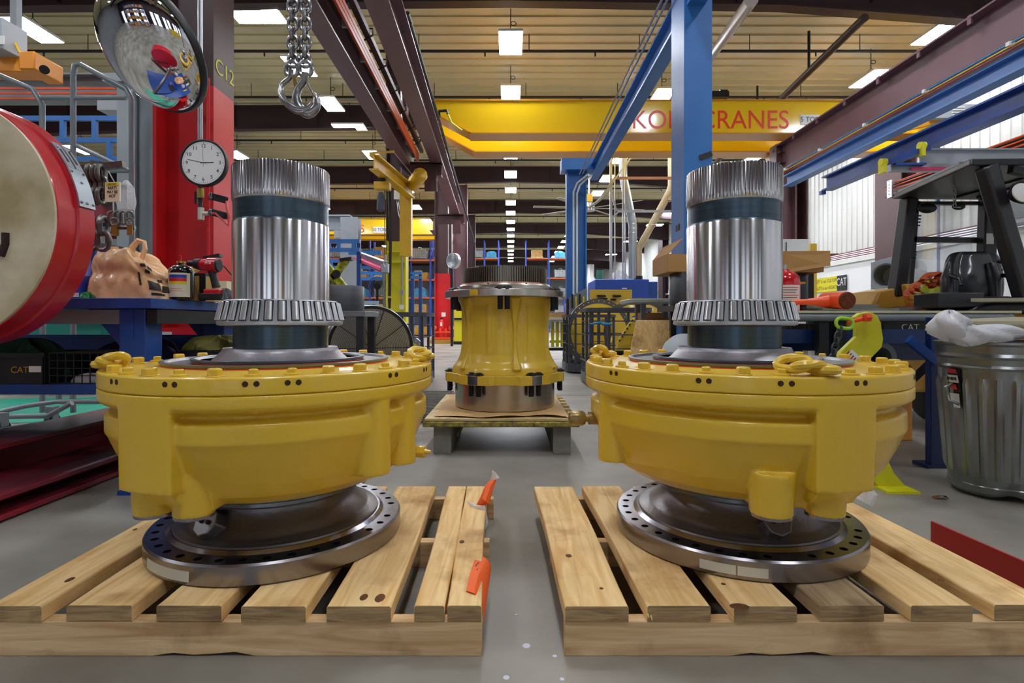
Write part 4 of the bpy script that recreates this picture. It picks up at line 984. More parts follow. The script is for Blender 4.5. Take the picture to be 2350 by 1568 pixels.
# rolling ladder with tubular rails
M_tube = mat('grey_tube', '#8d979d', .35, metal=.35)
t = thing('rolling_ladder', 'grey tubular rolling ladder with looped handrails at the far left', 'ladder', (-3.7, 4.5, 0))
q = lambda x, y, Y=4.5: at(x, y, Y)
B().tube([q(168, 790), q(168, 170), q(172, 150), q(185, 148), q(290, 205), q(302, 228), q(304, 790)], .022, 10).obj('handrail', M_tube, t)
B().tube([q(95, 225), q(290, 225)], .017, 10).obj('mid_rail', M_tube, t)
B().tube([q(-20, 165), q(75, 205), q(97, 240), q(98, 790)], .022, 10).obj('handrail', M_tube, t)
B().tube([q(176, 335), q(300, 393)], .018, 10).obj('mid_rail', M_tube, t); B().tube([q(222, 393), q(304, 393)], .016, 10).obj('mid_rail', M_tube, t)
B().tube([q(136, 790), q(136, 925)], .022, 10).obj('post', M_tube, t)
B().tube([q(-30, 952, 4.2), q(60, 932, 4.3), q(130, 922, 4.4), q(240, 922, 4.4)], .02, 10).obj('base_rail', M_tube, t)
B().tube([q(-30, 957, 4.2), q(110, 955, 4.2), q(165, 925, 4.2)], .02, 10).obj('base_rail', M_tube, t)
B().tube([q(-30, 992, 3.9), q(100, 972, 4), q(250, 945, 4.2)], .018, 10).obj('base_rail', M_crate, t)
for x, y, Y in ((120, 950, 4.3), (3, 990, 4.0)):
    p = q(x, y, Y); B().cyl((p.x-.02, p.y, .06), (p.x+.02, p.y, .06), .06, n=20).obj('caster_wheel', M_crate, t); B().box(p.x, p.y, .13, .06, .06, .1).obj('caster_fork', M_tube, t, smooth=0)
for x in (98, 168, 304): p = q(x, 790); B().tube([p, (p.x, p.y, .1)], .022, 10).obj('leg', M_tube, t)
struct(B().add([(-6.2, 5.9, .003), (-2.6, 6.4, .003), (-2.6, 4.9, .003), (-5.0, 4.35, .003), (-6.2, 4.35, .003)], [(0, 1, 2, 3, 4)]).obj('floor_marking', mat('teal_floor_paint', '#2fb795', .4, noise=(8, .2)), smooth=0))
# rigging rack with chains, shackles, tags and the warning sign
M_iron = mat('rigging_iron', '#82807d', .35, metal=.85, noise=(30, .35))
t = thing('rigging_rack', 'rack arm hung with heavy chains, shackles and brass tags beside the red drum', 'rigging rack', at(255, 460, 2.9))
q = lambda x, y, d=0: at(x, y, 2.62+d)
B().bar(at(216, 385, 3.3), q(216, 378, 0), .03, .04).bar(q(185, 388, .05), q(285, 378, .05), .03, .03).obj('rack_arm', M_iron, t, smooth=0)
p = at(216, 380, 3.3); B().tube([p, (p.x, p.y, TZ)], .02, 10).obj('rack_post', M_dblue, t)
B().box(*q(238, 482, .06), .10, .012, .12).obj('hook_plate', M_galv, t, smooth=0, bevel=.004)
for x in (208, 220, 232): chain(q(x, 385), q(x, 462), M_iron, t, .075, .05, .0105)
for x in (213, 238): chain(q(x, 500), q(x-2, 572), M_iron, t, .085, .058, .012)
for i, x in enumerate((258, 270, 283, 297)):
    B().tube(stadium(q(x, 500, -.02), (0, 0, 1), (1, .6, 0), .06, .032), .0055, 8, True).obj('shackle', M_iron, t)
B().tube([q(250, 515), q(275, 522, -.03), q(310, 522, -.02)], .011, 8).obj('hanging_bar', M_iron, t)
for x, y in ((262, 525), (298, 527)): B().box(*q(x, y, -.045), .024, .004, .055, rz=.2).obj('brass_tag', mat('brass_tag', '#9c8a45', .4, metal=.7), t, smooth=0)
B().box(*q(270, 530, -.03), .02, .004, .05, rz=-.4).obj('brass_tag', MATS['brass_tag'], t, smooth=0)
for x in (262, 298): B().tube(stadium(q(x, 509, -.045), (0, 0, 1), (1, .2, 0), .036, .032), .004, 6, True).obj('tag_ring', M_iron, t)
t = thing('warning_sign', 'small cream caution card warning that parts may be hot, hung by the chains', 'sign', q(258, 440))
p = q(259, 441, -.03); B().box(p.x, p.y, p.z, .078, .006, .094, rz=-.12).obj('card', mat('cream_sign', '#e6e3c4', .5), t, smooth=0)
B().box(p.x-.001, p.y-.004, p.z+.037, .066, .002, .013, rz=-.12).obj('yellow_header', M_yb, t, smooth=0)
text('sign_lettering', 'CAUTION', .010, (p.x-.001, p.y-.0055, p.z+.037), M_num, t, rot=(pi/2, 0, -.12), ext=.0003)
for k, s in enumerate(('PARTS', 'MAY BE', 'HOT')): text('sign_lettering', s, .021, (p.x, p.y-.0042, p.z+.018-.019*k), M_num, t, rot=(pi/2, 0, -.12), ext=.0004, sx=.8)
t = thing('film_bag', 'translucent plastic bag hanging behind the caution card', 'bag', q(285, 450, .1))
B().lathe([(.01, .09), (.035, .06), (.045, -.02), (.035, -.06), (.002, -.07)], q(290, 455, .14), 7).obj('bag_body', M_film, t, smooth=20); B().tube([q(283, 455, .14), q(240, 378, .12)], .003, 5).obj('bag_tie', M_film, t)
# ================================================================ middle distance
M_cr = mat('crane_yellow', '#f2c51c', .14, noise=(.6, .06), coat=.3)
M_cr2 = mat('crane_orange_edge', '#c98a14', .35)
def crane(name, label, Y0, x0, x1, zt, zb, taper, Y1, texts):
    t = thing(name, label, 'bridge crane', ((x0+x1)/2, Y0, zb))
    for Y, nm in ((Y0, 'front_girder'), (Y1, 'rear_girder')):
        h = zt-zb; a = x0; b_ = x0+taper
        B().prism([(a, zt), (x1, zt), (x1, zb+.03), (b_, zb+.03), (a, zt-h*.35)], Y, Y+.45).obj(nm, M_cr, t, smooth=0)
        b = B().bar((b_-.05, Y+.225, zb+.015), (x1, Y+.225, zb+.015), .58, .03); b.bar((b_, Y+.225, zb+.015), (a, Y+.225, zt-h*.35-.01), .58, .03); b.bar((a, Y+.225, zt+.01), (x1, Y+.225, zt+.01), .52, .03)
        b.obj('girder_flange', M_cr2, t, smooth=0)
    return t
k1 = crane('bridge_crane', 'large yellow overhead bridge crane with red lettering across the hall', 14, -2.05, 11.6, 6.59, 5.72, 1.02, 15.5, None)
M_rl = mat('red_lettering', '#e83a14', .35)
text('crane_lettering', 'KONECRANES', .68, (at(1630, 0, 14).x, 13.997, at(0, 277, 14).z), M_rl, k1, ext=.002, sx=.93)
B().box(at(1859, 0, 13.99).x, 13.995, at(0, 275, 14).z, .5, .01, .26).obj('load_plate', M_white, k1, smooth=0)
text('load_lettering', '5 TON', .19, (at(1859, 0, 14).x, 13.985, at(0, 275, 14).z), mat('blue_grey_ink', '#4c5f78', .5), k1, ext=.001, sx=.9)
b = B().box(-2.0, 14.9, 5.62, .3, 2.6, .3); b.obj('end_truck', M_cr, k1, smooth=0)
B().box(7.6, 15, 5.55, .3, 1.6, .3).obj('end_truck', M_cr2, k1, smooth=0)
B().tube([at(1008, 268, 13.7), at(1008, 255, 13.7), at(1026, 254, 13.6), at(1028, 262, 13.6)], .04, 8).obj('travel_stop', M_crate, k1)
B().tube([at(1028, 262, 13.6), at(1036, 282, 13.6), at(1060, 300, 13.7)], .03, 6).obj('cable', M_yb, k1)
t = thing('hoist_trolley', 'dark hoist trolley sitting on the yellow crane behind the blue column', 'trolley', (at(1646, 228, 14.7).x, 14.7, 6.6)); B().box(*at(1640, 226, 14.7), .55, .6, .16).obj('trolley_frame', M_crate, t, smooth=0); B().box(*at(1655, 218, 14.7), .2, .4, .12).obj('drive_box', M_crate, t, smooth=0)
t = thing('control_cabinet', 'white control unit with fins on the crane behind the lower blue rail', 'cabinet', at(2190, 260, 14.5)); B().box(*at(2178, 262, 13.65), 1.05, .4, .34).obj('cabinet_body', M_lgrey, t, smooth=0); b = B()
for k in range(6): b.box(at(2202, 0, 13.4).x, 13.43, at(0, 246+6*k, 13.43).z, .3, .03, .03)
b.obj('fins', M_white, t, smooth=0)
B().bar(at(2060, 300, 13.7), at(2160, 276, 13.7), .15, .12).obj('support', M_cr2, t, smooth=0)
k2 = crane('bridge_crane', 'second yellow overhead crane farther back behind the jib crane', 30, -12.5, -3.3, 6.59, 5.72, .6, 31.8, None)
B().box(at(871, 0, 29.97).x, 29.97, at(0, 528, 30).z, .72, .02, .34).obj('load_plate', M_white, k2, smooth=0)
text('load_lettering', '10 TON', .26, (at(871, 0, 30).x, 29.95, at(0, 528, 30).z), M_num, k2, ext=.002, sx=.85)
text('crane_lettering', 'S', .62, (at(831, 0, 30).x, 29.98, at(0, 526, 30).z), M_rl, k2, ext=.002)
B().box(-3.6, 31, 5.62, .3, 3, .3).obj('end_truck', M_cr2, k2, smooth=0)

# yellow jib crane on the column, with chain hoist
jb = thing('jib_crane', 'yellow jib crane arm bolted to the yellow based column, hoist hanging from it', 'jib crane', at(932, 585, 12.9))
M_jy = mat('jib_yellow', '#e2b226', .35, noise=(4, .15))
B().box(at(932, 0, 12.9).x, 12.9, 3.3, .27, .2, 1.75).obj('mast', M_jy, jb, smooth=0)
p0, p1 = at(858, 372, 10.6), at(942, 441, 12.8)
B().ibeam(p0, p1, .2, .3, .03).obj('boom', M_jy, jb, smooth=0)
B().bar(at(850, 352, 10.4), at(903, 348, 11.6), .05, .05).obj('tie_arm', M_jy, jb, smooth=0); B().tube([at(903, 348, 11.6), at(952, 408, 12.7)], .01, 5).obj('tie_rod', M_galv, jb)
b = B().lathe([(.10, -.3), (.16, -.25), (.15, -.15), (.17, -.1), (.15, 0), (.17, .05), (.15, .12), (.17, .2), (.13, .28), (.06, .3)], at(957, 412, 12.4), 18, M=Matrix.Rotation(1.0, 4, 'Y') @ Matrix.Rotation(.9, 4, 'X')); b.obj('cable_horn', M_jy, jb)
h = thing('chain_hoist', 'yellow electric chain hoist on a trolley under the jib boom', 'hoist', at(882, 428, 11.2))
Yh = 11.2
b = B().box(*at(878, 428, Yh), .32, .22, .16); b.cyl(at(866, 428, Yh), at(862, 428, Yh), .09, n=14); b.obj('hoist_body', M_jy, h, bevel=.02)
B().box(*at(878, 410, Yh), .12, .12, .16).obj('trolley', M_crate, h, smooth=0)
B().lathe([(.04, -.28), (.09, -.25), (.08, 0), (.05, .12), (.0, .13)], at(874, 455, Yh), 12).obj('chain_bag', mat('grey_bag', '#474d57', .6), h)
for x in (883, 887): B().tube([at(x, 435, Yh), at(x, 588, Yh)], .009, 5).obj('load_chain', mat('old_chain', '#5d5140', .5, metal=.6), h)
B().cyl(at(885, 585, Yh), at(885, 596, Yh), .03, n=10).obj('hook_block', M_galv, h)
B().tube(smooth_pts([tuple(at(*q, Yh)) for q in ((885, 596), (880, 604), (884, 613), (891, 608))], 4), .014, 8).obj('load_hook', M_galv, h)
B().tube([at(893, 420, 12.6), at(896, 560, 12.6), at(894, 680, 12.6)], .035, 8).obj('pendant_cable', M_crate, h)
B().lathe([(.0, -.14), (.03, -.12), (.04, .1), (.0, .12)], at(894, 695, 12.6), 10).obj('pendant', M_crate, h)
t = thing('junction_box', 'white electrical box high on the brown column by the jib crane', 'electrical box', at(914, 448, 13.4)); B().box(*at(914, 448, 13.4), .2, .1, .22).obj('box_body', M_white, t, smooth=0)
b = B()
for k in range(4): b.tube([at(910+3*k, 456, 13.42), at(914+4*k, 490, 13.42), at(924+k, 520, 13.42)], .012, 5)
b.obj('flexible_conduits', M_galv, t)

# ------------------------------------------------ storage racks with crates
M_rb = mat('rack_blue', '#2b4bb0', .4); M_ror = mat('rack_orange', '#c4622a', .45)
M_load = [mat('load_grey', '#a7abae', .5, noise=(4, .3)), mat('load_tan', '#c39a5c', .6, noise=(4, .3)), mat('load_blue', '#4aa3cf', .5, noise=(4, .3)), mat('load_yellow', '#d8a02c', .5, noise=(4, .3)), mat('load_dark', '#33353b', .5, noise=(4, .3)), mat('load_green', '#5f7a52', .6)]
CR = {}
def crate_proto(kind):
    nm, lb, mi = [('wire_crate', 'grey wire sided crate stored on the blue storage racks', 0), ('carton', 'tan carton stored on the blue storage racks', 1), ('wrapped_load', 'pale blue wrapped load stored on the blue storage racks', 2), ('parts_bin', 'orange yellow parts bin stored on the blue storage racks', 3), ('engine_part', 'dark machine part stored on the blue storage racks', 4)][kind]
    t = thing(nm, lb, ['crate', 'box', 'load', 'bin', 'machine part'][kind], (0, 0, 0), nm.replace('_', ' ')+'s on the blue racks')
    if kind == 0:
        b = B(); 
        for sx in (-1, 1):
            for sy in (-1, 1): b.box(sx*.44, sy*.42, .35, .05, .05, .7)
        b.box(0, 0, .36, .82, .78, .52); b.obj('crate_body', M_load[0], t, smooth=0); b = B()
        for k in range(7): b.box(-.4+.133*k, -.41, .36, .02, .02, .62)
        for k in range(4): b.box(0, -.41, .1+.17*k, .9, .02, .02)
        b.obj('wire_side', M_galv, t, smooth=0); B().tube([(-.12, 0, .62), (-.08, 0, .8), (.08, 0, .8), (.12, 0, .62)], .025, 6).obj('sling', M_load[0], t)
    elif kind == 1: B().box(0, 0, .07, 1, .9, .12).obj('skid', M_w2, t, smooth=0); B().box(0, 0, .40, .9, .8, .54).obj('carton_body', M_load[1], t, smooth=0)
    elif kind == 2: B().box(0, 0, .06, .9, .8, .12).box(0, 0, .3, .8, .7, .36).lathe([(0, .45), (.38, .45), (.36, .52), (.22, .6), (0, .64)], (0, 0, 0), 7).obj('wrapped_body', M_load[2], t)
    elif kind == 3: B().prism([(-.45, 0), (.45, 0), (.5, .42), (-.5, .42)], -.4, .4).obj('bin_body', M_load[3], t, smooth=0); B().box(-.15, 0, .46, .4, .5, .2).obj('contents', M_load[0], t, smooth=0)
    else: B().lathe([(0, 0), (.3, 0), (.3, .1), (.18, .15), (.18, .42), (.32, .45), (.32, .6), (0, .6)], (0, 0, 0), 16).obj('part_body', M_load[4], t)
    return t
rn = random.Random(11)
RK = {}
def rack(label, x0, x1, y0, y1, levels, ztop, bays=2, fill=(0, 1, 2, 3, 4), per=2, up=.1, short=''):
    t = thing('storage_rack', label, 'rack', ((x0+x1)/2, y0, 0))
    for i in range(bays+1):
        x = x0+(x1-x0)*i/bays
        for y in (y0, y1): B().box(x, y, ztop/2, up, up, ztop).obj('upright', M_rb, t, smooth=0)
        b = B(); n = int(ztop/.9)
        for k in range(n): b.bar((x, y0 if k % 2 else y1, .2+k*.9), (x, y1 if k % 2 else y0, 1.1+k*.9), .03, .03)
        b.obj('frame_bracing', M_rb, t, smooth=0)
    for z in levels:
        for y in (y0, y1): B().box((x0+x1)/2, y, z-.06, x1-x0, .05, .11).obj('shelf_beam', M_ror, t, smooth=0)
        B().box((x0+x1)/2, (y0+y1)/2, z-.015, x1-x0, y1-y0, .02).obj('deck', mat('deck_grey', '#4c4e54', .6), t, smooth=0)
        for i in range(bays):
            w = (x1-x0)/bays
            for k in range(per):
                kd = rn.choice(fill)
                pos = (x0+w*i+w*(k+.5)/per+rn.uniform(-.04, .04), (y0+y1)/2+rn.uniform(-.06, .06), z-.003)
                sh = ['floor', 'second', 'third', 'fourth', 'top'][levels.index(z)] if len(levels) == 5 else ['floor', 'second', 'third', 'top'][levels.index(z)] if len(levels) == 4 else ['floor', 'upper'][levels.index(z)]
                j = i*per+k; m_ = bays*per; pl_ = ['leftmost', 'second from left', 'third from left', 'third from right', 'second from right', 'rightmost'][j if j < (m_+1)//2 else 6-m_+j] if m_ > 3 else ['left', 'middle', 'right'][j] if m_ == 3 else ['left', 'right'][j]
                lb = '%s on the %s shelf, %s, of the %s' % (['wire crate', 'tan carton', 'wrapped load', 'yellow bin', 'machine part'][kd], sh, pl_, short)
                if kd not in CR: CR[kd] = crate_proto(kd); CR[kd].location = pos; CR[kd]['label'] = lb
                else: dup(CR[kd], pos, label=lb)
    return t
rack('blue pallet rack between the yellow based column and the red based column', -6.3, -3.5, 33, 34.1, (.15, 1.3, 2.4, 3.5, 4.7), 6.0, 2, per=1, short='rack beside the red column')
rack('blue pallet rack filling the gap left of the yellow based column', -11.4, -7.2, 33, 34.1, (.15, 1.3, 2.4, 3.6, 4.8), 5.9, 3, per=1, short='rack left of yellow column')
rack('tall blue rack left of the centre aisle behind the spindle gear', -3.3, -1.0, 44, 45.1, (.15, 1.6, 3.0, 4.5, 6.1), 7.5, 2, (0, 3, 2), per=1, short='rack left of centre aisle')
rack('tall blue rack right of the centre aisle behind the spindle gear', 1.25, 5.0, 44, 45.1, (.15, 1.6, 3.0, 4.5, 6.1), 7.5, 2, (1, 0, 2, 0), per=1, short='rack right of centre aisle')
rack('blue rack behind the far blue post', 3.6, 7.6, 35, 36.1, (.15, 1.4), 2.4, 2, (1, 4, 0), per=2, short='low rack behind blue post')
rack('blue rack left of the red based C12 column in the far background', -21, -14, 27, 28.1, (.15, 1.4, 2.7, 4.0, 5.3), 6.4, 3, per=2, short='far rack left of C12')
rack('long blue rack at the far end of the hall, left part', -20, -12.5, 44, 45.1, (.15, 1.6, 3.1, 4.6), 6, 3, (0, 1, 4), per=2, short='farthest left rack')

# grey portal frame and blue cantilever frames left of the yellow column
t = thing('portal_frame', 'light grey steel portal frame behind the left shaft', 'frame', at(782, 700, 16))
B().ibeam(at(640, 512, 16), at(806, 512, 16), .3, .44, .04).obj('cross_beam', M_lgrey, t, smooth=0)
p = at(805, 520, 16); B().ibeam((p.x, p.y, 0), (p.x, p.y, p.z+.25), .5, .4, .05, up=(0, 1, 0)).obj('post', M_lgrey, t, smooth=0)
B().box(*at(776, 538, 15.9), .18, .2, .22).obj('hanger_block', M_lgrey, t, smooth=0)
def bframe(label, Y, x0, x1, rows_, vs__, r=.05, name='cantilever_rack'):
    t = thing(name, label, 'frame', at((x0+x1)/2, 740, Y))
    for y in rows_: B().bar(at(x0, y, Y), at(x1, y, Y), r*1.6, r*2).obj('rail', M_blue, t, smooth=0)
    for (x, a, c_) in vs__: B().bar(at(x, a, Y), at(x, c_, Y), r*1.8, r*1.8).obj('upright', M_blue, t, smooth=0)
    for x in (x0+4, x1-4): p = at(x, rows_[0], Y); B().box(p.x, p.y+.06, p.z/2, .09, .09, p.z).obj('post', M_dblue, t, smooth=0)
    return t
bframe('bright blue tubular frame with stubby rails, behind the left shaft', 13.5, 690, 826, (554, 574), [(778, 554, 574), (812, 554, 574), (720, 554, 574)])
bframe('lower bright blue frame of rails behind the ring on the grey table', 17, 690, 895, (599, 614), [(760, 599, 614), (825, 599, 614), (858, 599, 614)])
bframe('lowest bright blue frame of rails behind the ring on the grey table', 18.2, 690, 893, (627, 640), [(780, 627, 640), (853, 627, 640), (880, 627, 640)])
bframe('bright blue frame just right of the yellow based column', 15.5, 942, 968, (627, 637), [(950, 627, 637)], .04)
t = thing('bridge_beam', 'grey bridge beam with a pink stripe slanting left of the yellow based column', 'beam', at(850, 600, 13)); B().ibeam(at(822, 588, 15), at(884, 614, 11.6), .12, .26, .02).obj('beam', M_grey, t, smooth=0); B().bar(at(818, 592, 14.7), at(880, 619, 11.5), .14, .06).obj('pink_stripe', MATS['pink_tape'], t, smooth=0); B().box(*at(884, 616, 11.5), .14, .14, .18).obj('end_trolley', M_galv, t, smooth=0); B().box(*at(838, 580, 15), .9, .1, .12).obj('hanger', M_blue, t, smooth=0)
t = thing('pipe_post', 'grey upright post left of the hanging pendant by the yellow column', 'post', at(886, 700, 15)); 
for x in (882, 889): p = at(x, 610, 15); B().cyl((p.x, p.y, 0), (p.x, p.y, p.z), .04, n=10).obj('post', M_grey, t)
t = thing('floor_fan', 'dark round pedestal fan in front of the blue racks, left of the grey posts', 'fan', at(866, 740, 15))
b = B()
for k in range(7): b.tube([at(866, 657, 15)+Vector((cos(2*pi*i/24), 0, sin(2*pi*i/24)))*(.05+.035*k) for i in range(24)], .008, 5, True)
b.obj('guard', M_crate, t); B().cyl(at(866, 657, 15), at(866, 657, 15.2), .1, n=16).obj('motor', M_crate, t); p = at(866, 657, 15.2); B().cyl((p.x, p.y, 0), p, .035, n=8).obj('stand', M_crate, t)
# wall fan on the column
t = thing('wall_fan', 'round silver drum fan on a post right of the red based column', 'fan', at(1043, 600, 19))
p = at(1042, 599, 19); Mf = Matrix.Translation(p) @ Matrix.Rotation(-.6, 4, 'Z') @ Matrix.Rotation(pi/2, 4, 'X')
B().lathe([(.26, -.05), (.275, -.05), (.275, .1), (.26, .1)], (0, 0, 0), 32, M=Mf, closed=True).obj('drum', M_galv, t); b = B()
for k in range(5): b.lathe([(.05*k+.03, .1), (.05*k+.036, .104), (.05*k+.042, .1)], (0, 0, 0), 24, M=Mf)
b.obj('guard', M_galv, t)
b = B()
for k in range(4): a = k*pi/2+.4; b.loft([[Mf @ Vector(v) for v in ((.04*cos(a), .04*sin(a), 0), (.24*cos(a-.3), .24*sin(a-.3), .03), (.24*cos(a+.3), .24*sin(a+.3), -.03))], [Mf @ Vector(v) for v in ((.04*cos(a), .04*sin(a), .01), (.24*cos(a-.3), .24*sin(a-.3), .04), (.24*cos(a+.3), .24*sin(a+.3), -.02))]])
b.obj('blades', M_lgrey, t); B().tube([p+Vector((-.1, .1, -.2)), p+Vector((-.1, .2, -1.2)), (p.x-.1, p.y+.2, 0)], .05, 8).obj('stand', M_crate, t)
# fire extinguisher on red column, orange fixture, yellow cabinet
t = thing('fire_extinguisher', 'small red fire extinguisher hung low on the far red based column', 'fire extinguisher', at(1014, 745, 22.9)); p = at(1013, 744, 22.85); B().lathe([(0, -.2), (.09, -.2), (.09, .12), (.03, .2), (0, .2)], p, 14).obj('cylinder_body', M_red, t); B().box(p.x, p.y-.09, p.z, .08, .01, .16).obj('paper_label', M_white, t, smooth=0); B().box(p.x, p.y, p.z+.24, .1, .05, .06).obj('valve_head', M_crate, t, smooth=0)
M_fx = mat('bright_orange', '#ee4d1e', .45)
t = thing('orange_fixture', 'bright orange steel fixture on a yellow skid at the foot of the red column', 'fixture', at(1018, 785, 22)); X0 = at(996, 0, 22).x; X1 = at(1036, 0, 22).x
b = B()
for x in (X0, (X0+X1)/2-.1, (X0+X1)/2+.12, X1): b.box(x, 22, .38, .07, .07, .45)
b.box((X0+X1)/2, 22, .45, X1-X0+.1, .4, .06); b.box((X0+X1)/2, 22, .2, X1-X0+.15, .6, .06); b.obj('frame', M_fx, t, smooth=0)
for x in (X0, X1): B().cyl((x, 21.8, .62), (x, 22.2, .62), .09, n=14).obj('roller', M_fx, t)
B().box(at(1020, 0, 22).x, 22, .075, 1.05, .9, .14).obj('skid', mat('skid_yellow', '#b98a2a', .6), t, smooth=0)
t = thing('yellow_cabinet', 'narrow bright yellow cabinet behind the spindle, right of the red column', 'cabinet', at(1053, 770, 21)); p = at(1056, 0, 21); B().box(p.x, 21, .75, .42, .5, 1.3).obj('cabinet_body', M_yb, t, smooth=0); B().box(p.x, 20.99, .06, .46, .54, .12).obj('base', M_crate, t, smooth=0); B().box(p.x, 20.7, .98, .4, .04, .08).obj('grab_rail', M_crate, t, smooth=0)

# grey table with the dark ring, and drum fan beneath
t = thing('steel_table', 'grey steel table carrying a dark ring, right of the left bearing', 'table', at(780, 900, 4.9))
xr = at(838, 0, 4.7).x
B().box(xr-.45, 4.95, .925, .9, .5, .05).obj('table_top', M_grey, t, smooth=0, bevel=.004)
for x, y in ((at(828, 0, 4.75).x, 4.75), (xr-.85, 4.75), (xr-.06, 5.15), (xr-.85, 5.15)): B().box(x, y, .45, .065, .06, .9).obj('leg', mat('charcoal_paint', '#2e3136', .45), t, smooth=0)
t = thing('steel_ring', 'wide dark machined ring standing on the grey table behind the left shaft', 'ring', at(770, 705, 4.95))
p = at(762, 0, 4.95); B().lathe([(.2, .951), (.262, .951), (.272, .956), (.272, 1.175), (.268, 1.182), (.2, 1.182)], (p.x, 5.0, 0), 72).obj('ring_body', mat('dark_ring_steel', '#5b5c60', .38, metal=.85, noise=(3, .15), stretch=(1, 1, 30)), t)
t = thing('sign_holder', 'pale blue printed card behind the dark ring', 'card', at(850, 700, 6.2)); p = at(850, 704, 6.2); B().box(p.x, p.y, p.z, .19, .02, .13).obj('card', mat('pale_blue_card', '#bfdcee', .5), t, smooth=0); text('card_lettering', 'YF', .07, (p.x+.02, p.y-.011, p.z), M_dblue, t); B().box(p.x, p.y+.03, p.z/2-.03, .08, .03, p.z-.1).obj('card_stand', M_grey, t, smooth=0)
# drum fan
fc = at(846, 798, 5.6); Mf = Matrix.Translation(fc) @ Matrix.Rotation(.45, 4, 'Z') @ Matrix.Rotation(pi/2, 4, 'X')
t = thing('drum_fan', 'large black drum floor fan with wire guard, right of the left drive unit', 'fan', (fc.x, fc.y, 0))
B().lathe([(.40, -.17), (.425, -.17), (.43, -.15), (.42, .13), (.43, .15), (.40, .15)], (0, 0, 0), 64, M=Mf, closed=True).obj('drum', M_crate, t)
b = B()
for k in range(22): r = .04+.0165*k; b.lathe([(r, .165), (r+.003, .168), (r+.003, .162)], (0, 0, 0), 48, M=Mf, closed=True)
for k in range(10): a = k*pi/5; b.bar(Mf @ Vector((.03*cos(a), .03*sin(a), .17)), Mf @ Vector((.41*cos(a), .41*sin(a), .155)), .006, .006)
b.obj('front_guard', M_pipe, t, smooth=0)
b = B()
for k in range(4):
    a = k*pi/2; b.loft([[Mf @ Vector((r*cos(a+d), r*sin(a+d), z)) for r, d, z in ((.05, -.4, .0), (.36, -.35, -.02), (.36, .35, .06), (.05, .4, .05))], [Mf @ Vector((r*cos(a+d), r*sin(a+d), z+.006)) for r, d, z in ((.05, -.4, .0), (.36, -.35, -.02), (.36, .35, .06), (.05, .4, .05))]])
b.obj('blades', mat('blade_grey', '#6d7176', .4, metal=.5), t, smooth=0); B().cyl(Mf @ Vector((0, 0, -.15)), Mf @ Vector((0, 0, .05)), .09, n=20).obj('motor', M_crate, t)
for s in (-1, 1): B().tube([Mf @ Vector((.40*s, 0, 0)), Mf @ Vector((.44*s, -.25, 0)), Vector((*(Mf @ Vector((.44*s, 0, .22))).xy, .03)), Vector((*(Mf @ Vector((.44*s, 0, -.28))).xy, .03))], .018, 8).obj('stand_tube', M_crate, t)
b = B()
for k in range(26):
    a = -.6+k*.11
for s in (-.13, .13): B().lathe([(.428, s-.012), (.44, s), (.428, s+.012)], (0, 0, 0), 48, M=Mf).obj('rim_band', M_galv, t)
# yellow black robot clamp
t = thing('gripper_arm', 'bright yellow crossed lifting arm mottled with black, above the dark ring', 'lifting arm', at(770, 700, 5.9))
M_mot = mat('mottled_yellow', '#d6e01e', .45, noise=(14, .95), col2='#2b2c20'); q = lambda x, y: at(x, y, 5.9)
B().bar(q(748, 660), q(795, 597), .08, .07).obj('arm', M_mot, t, bevel=.004); B().bar(q(746, 605), q(792, 662), .08, .075).obj('arm', M_mot, t, bevel=.004)
B().cyl(at(772, 629, 5.83), at(772, 629, 5.97), .045, n=18).obj('pivot', M_crate, t); b = B().bar(q(782, 598), q(809, 594), .1, .035); b.obj('pad', M_pipe, t); B().tube([q(782, 600), q(776, 607), q(788, 594), q(806, 592)], .008, 6).obj('red_cable', M_red, t)
p = q(760, 660); B().box(p.x, p.y+.02, p.z/2, .1, .1, p.z).obj('stand', M_crate, t, smooth=0)

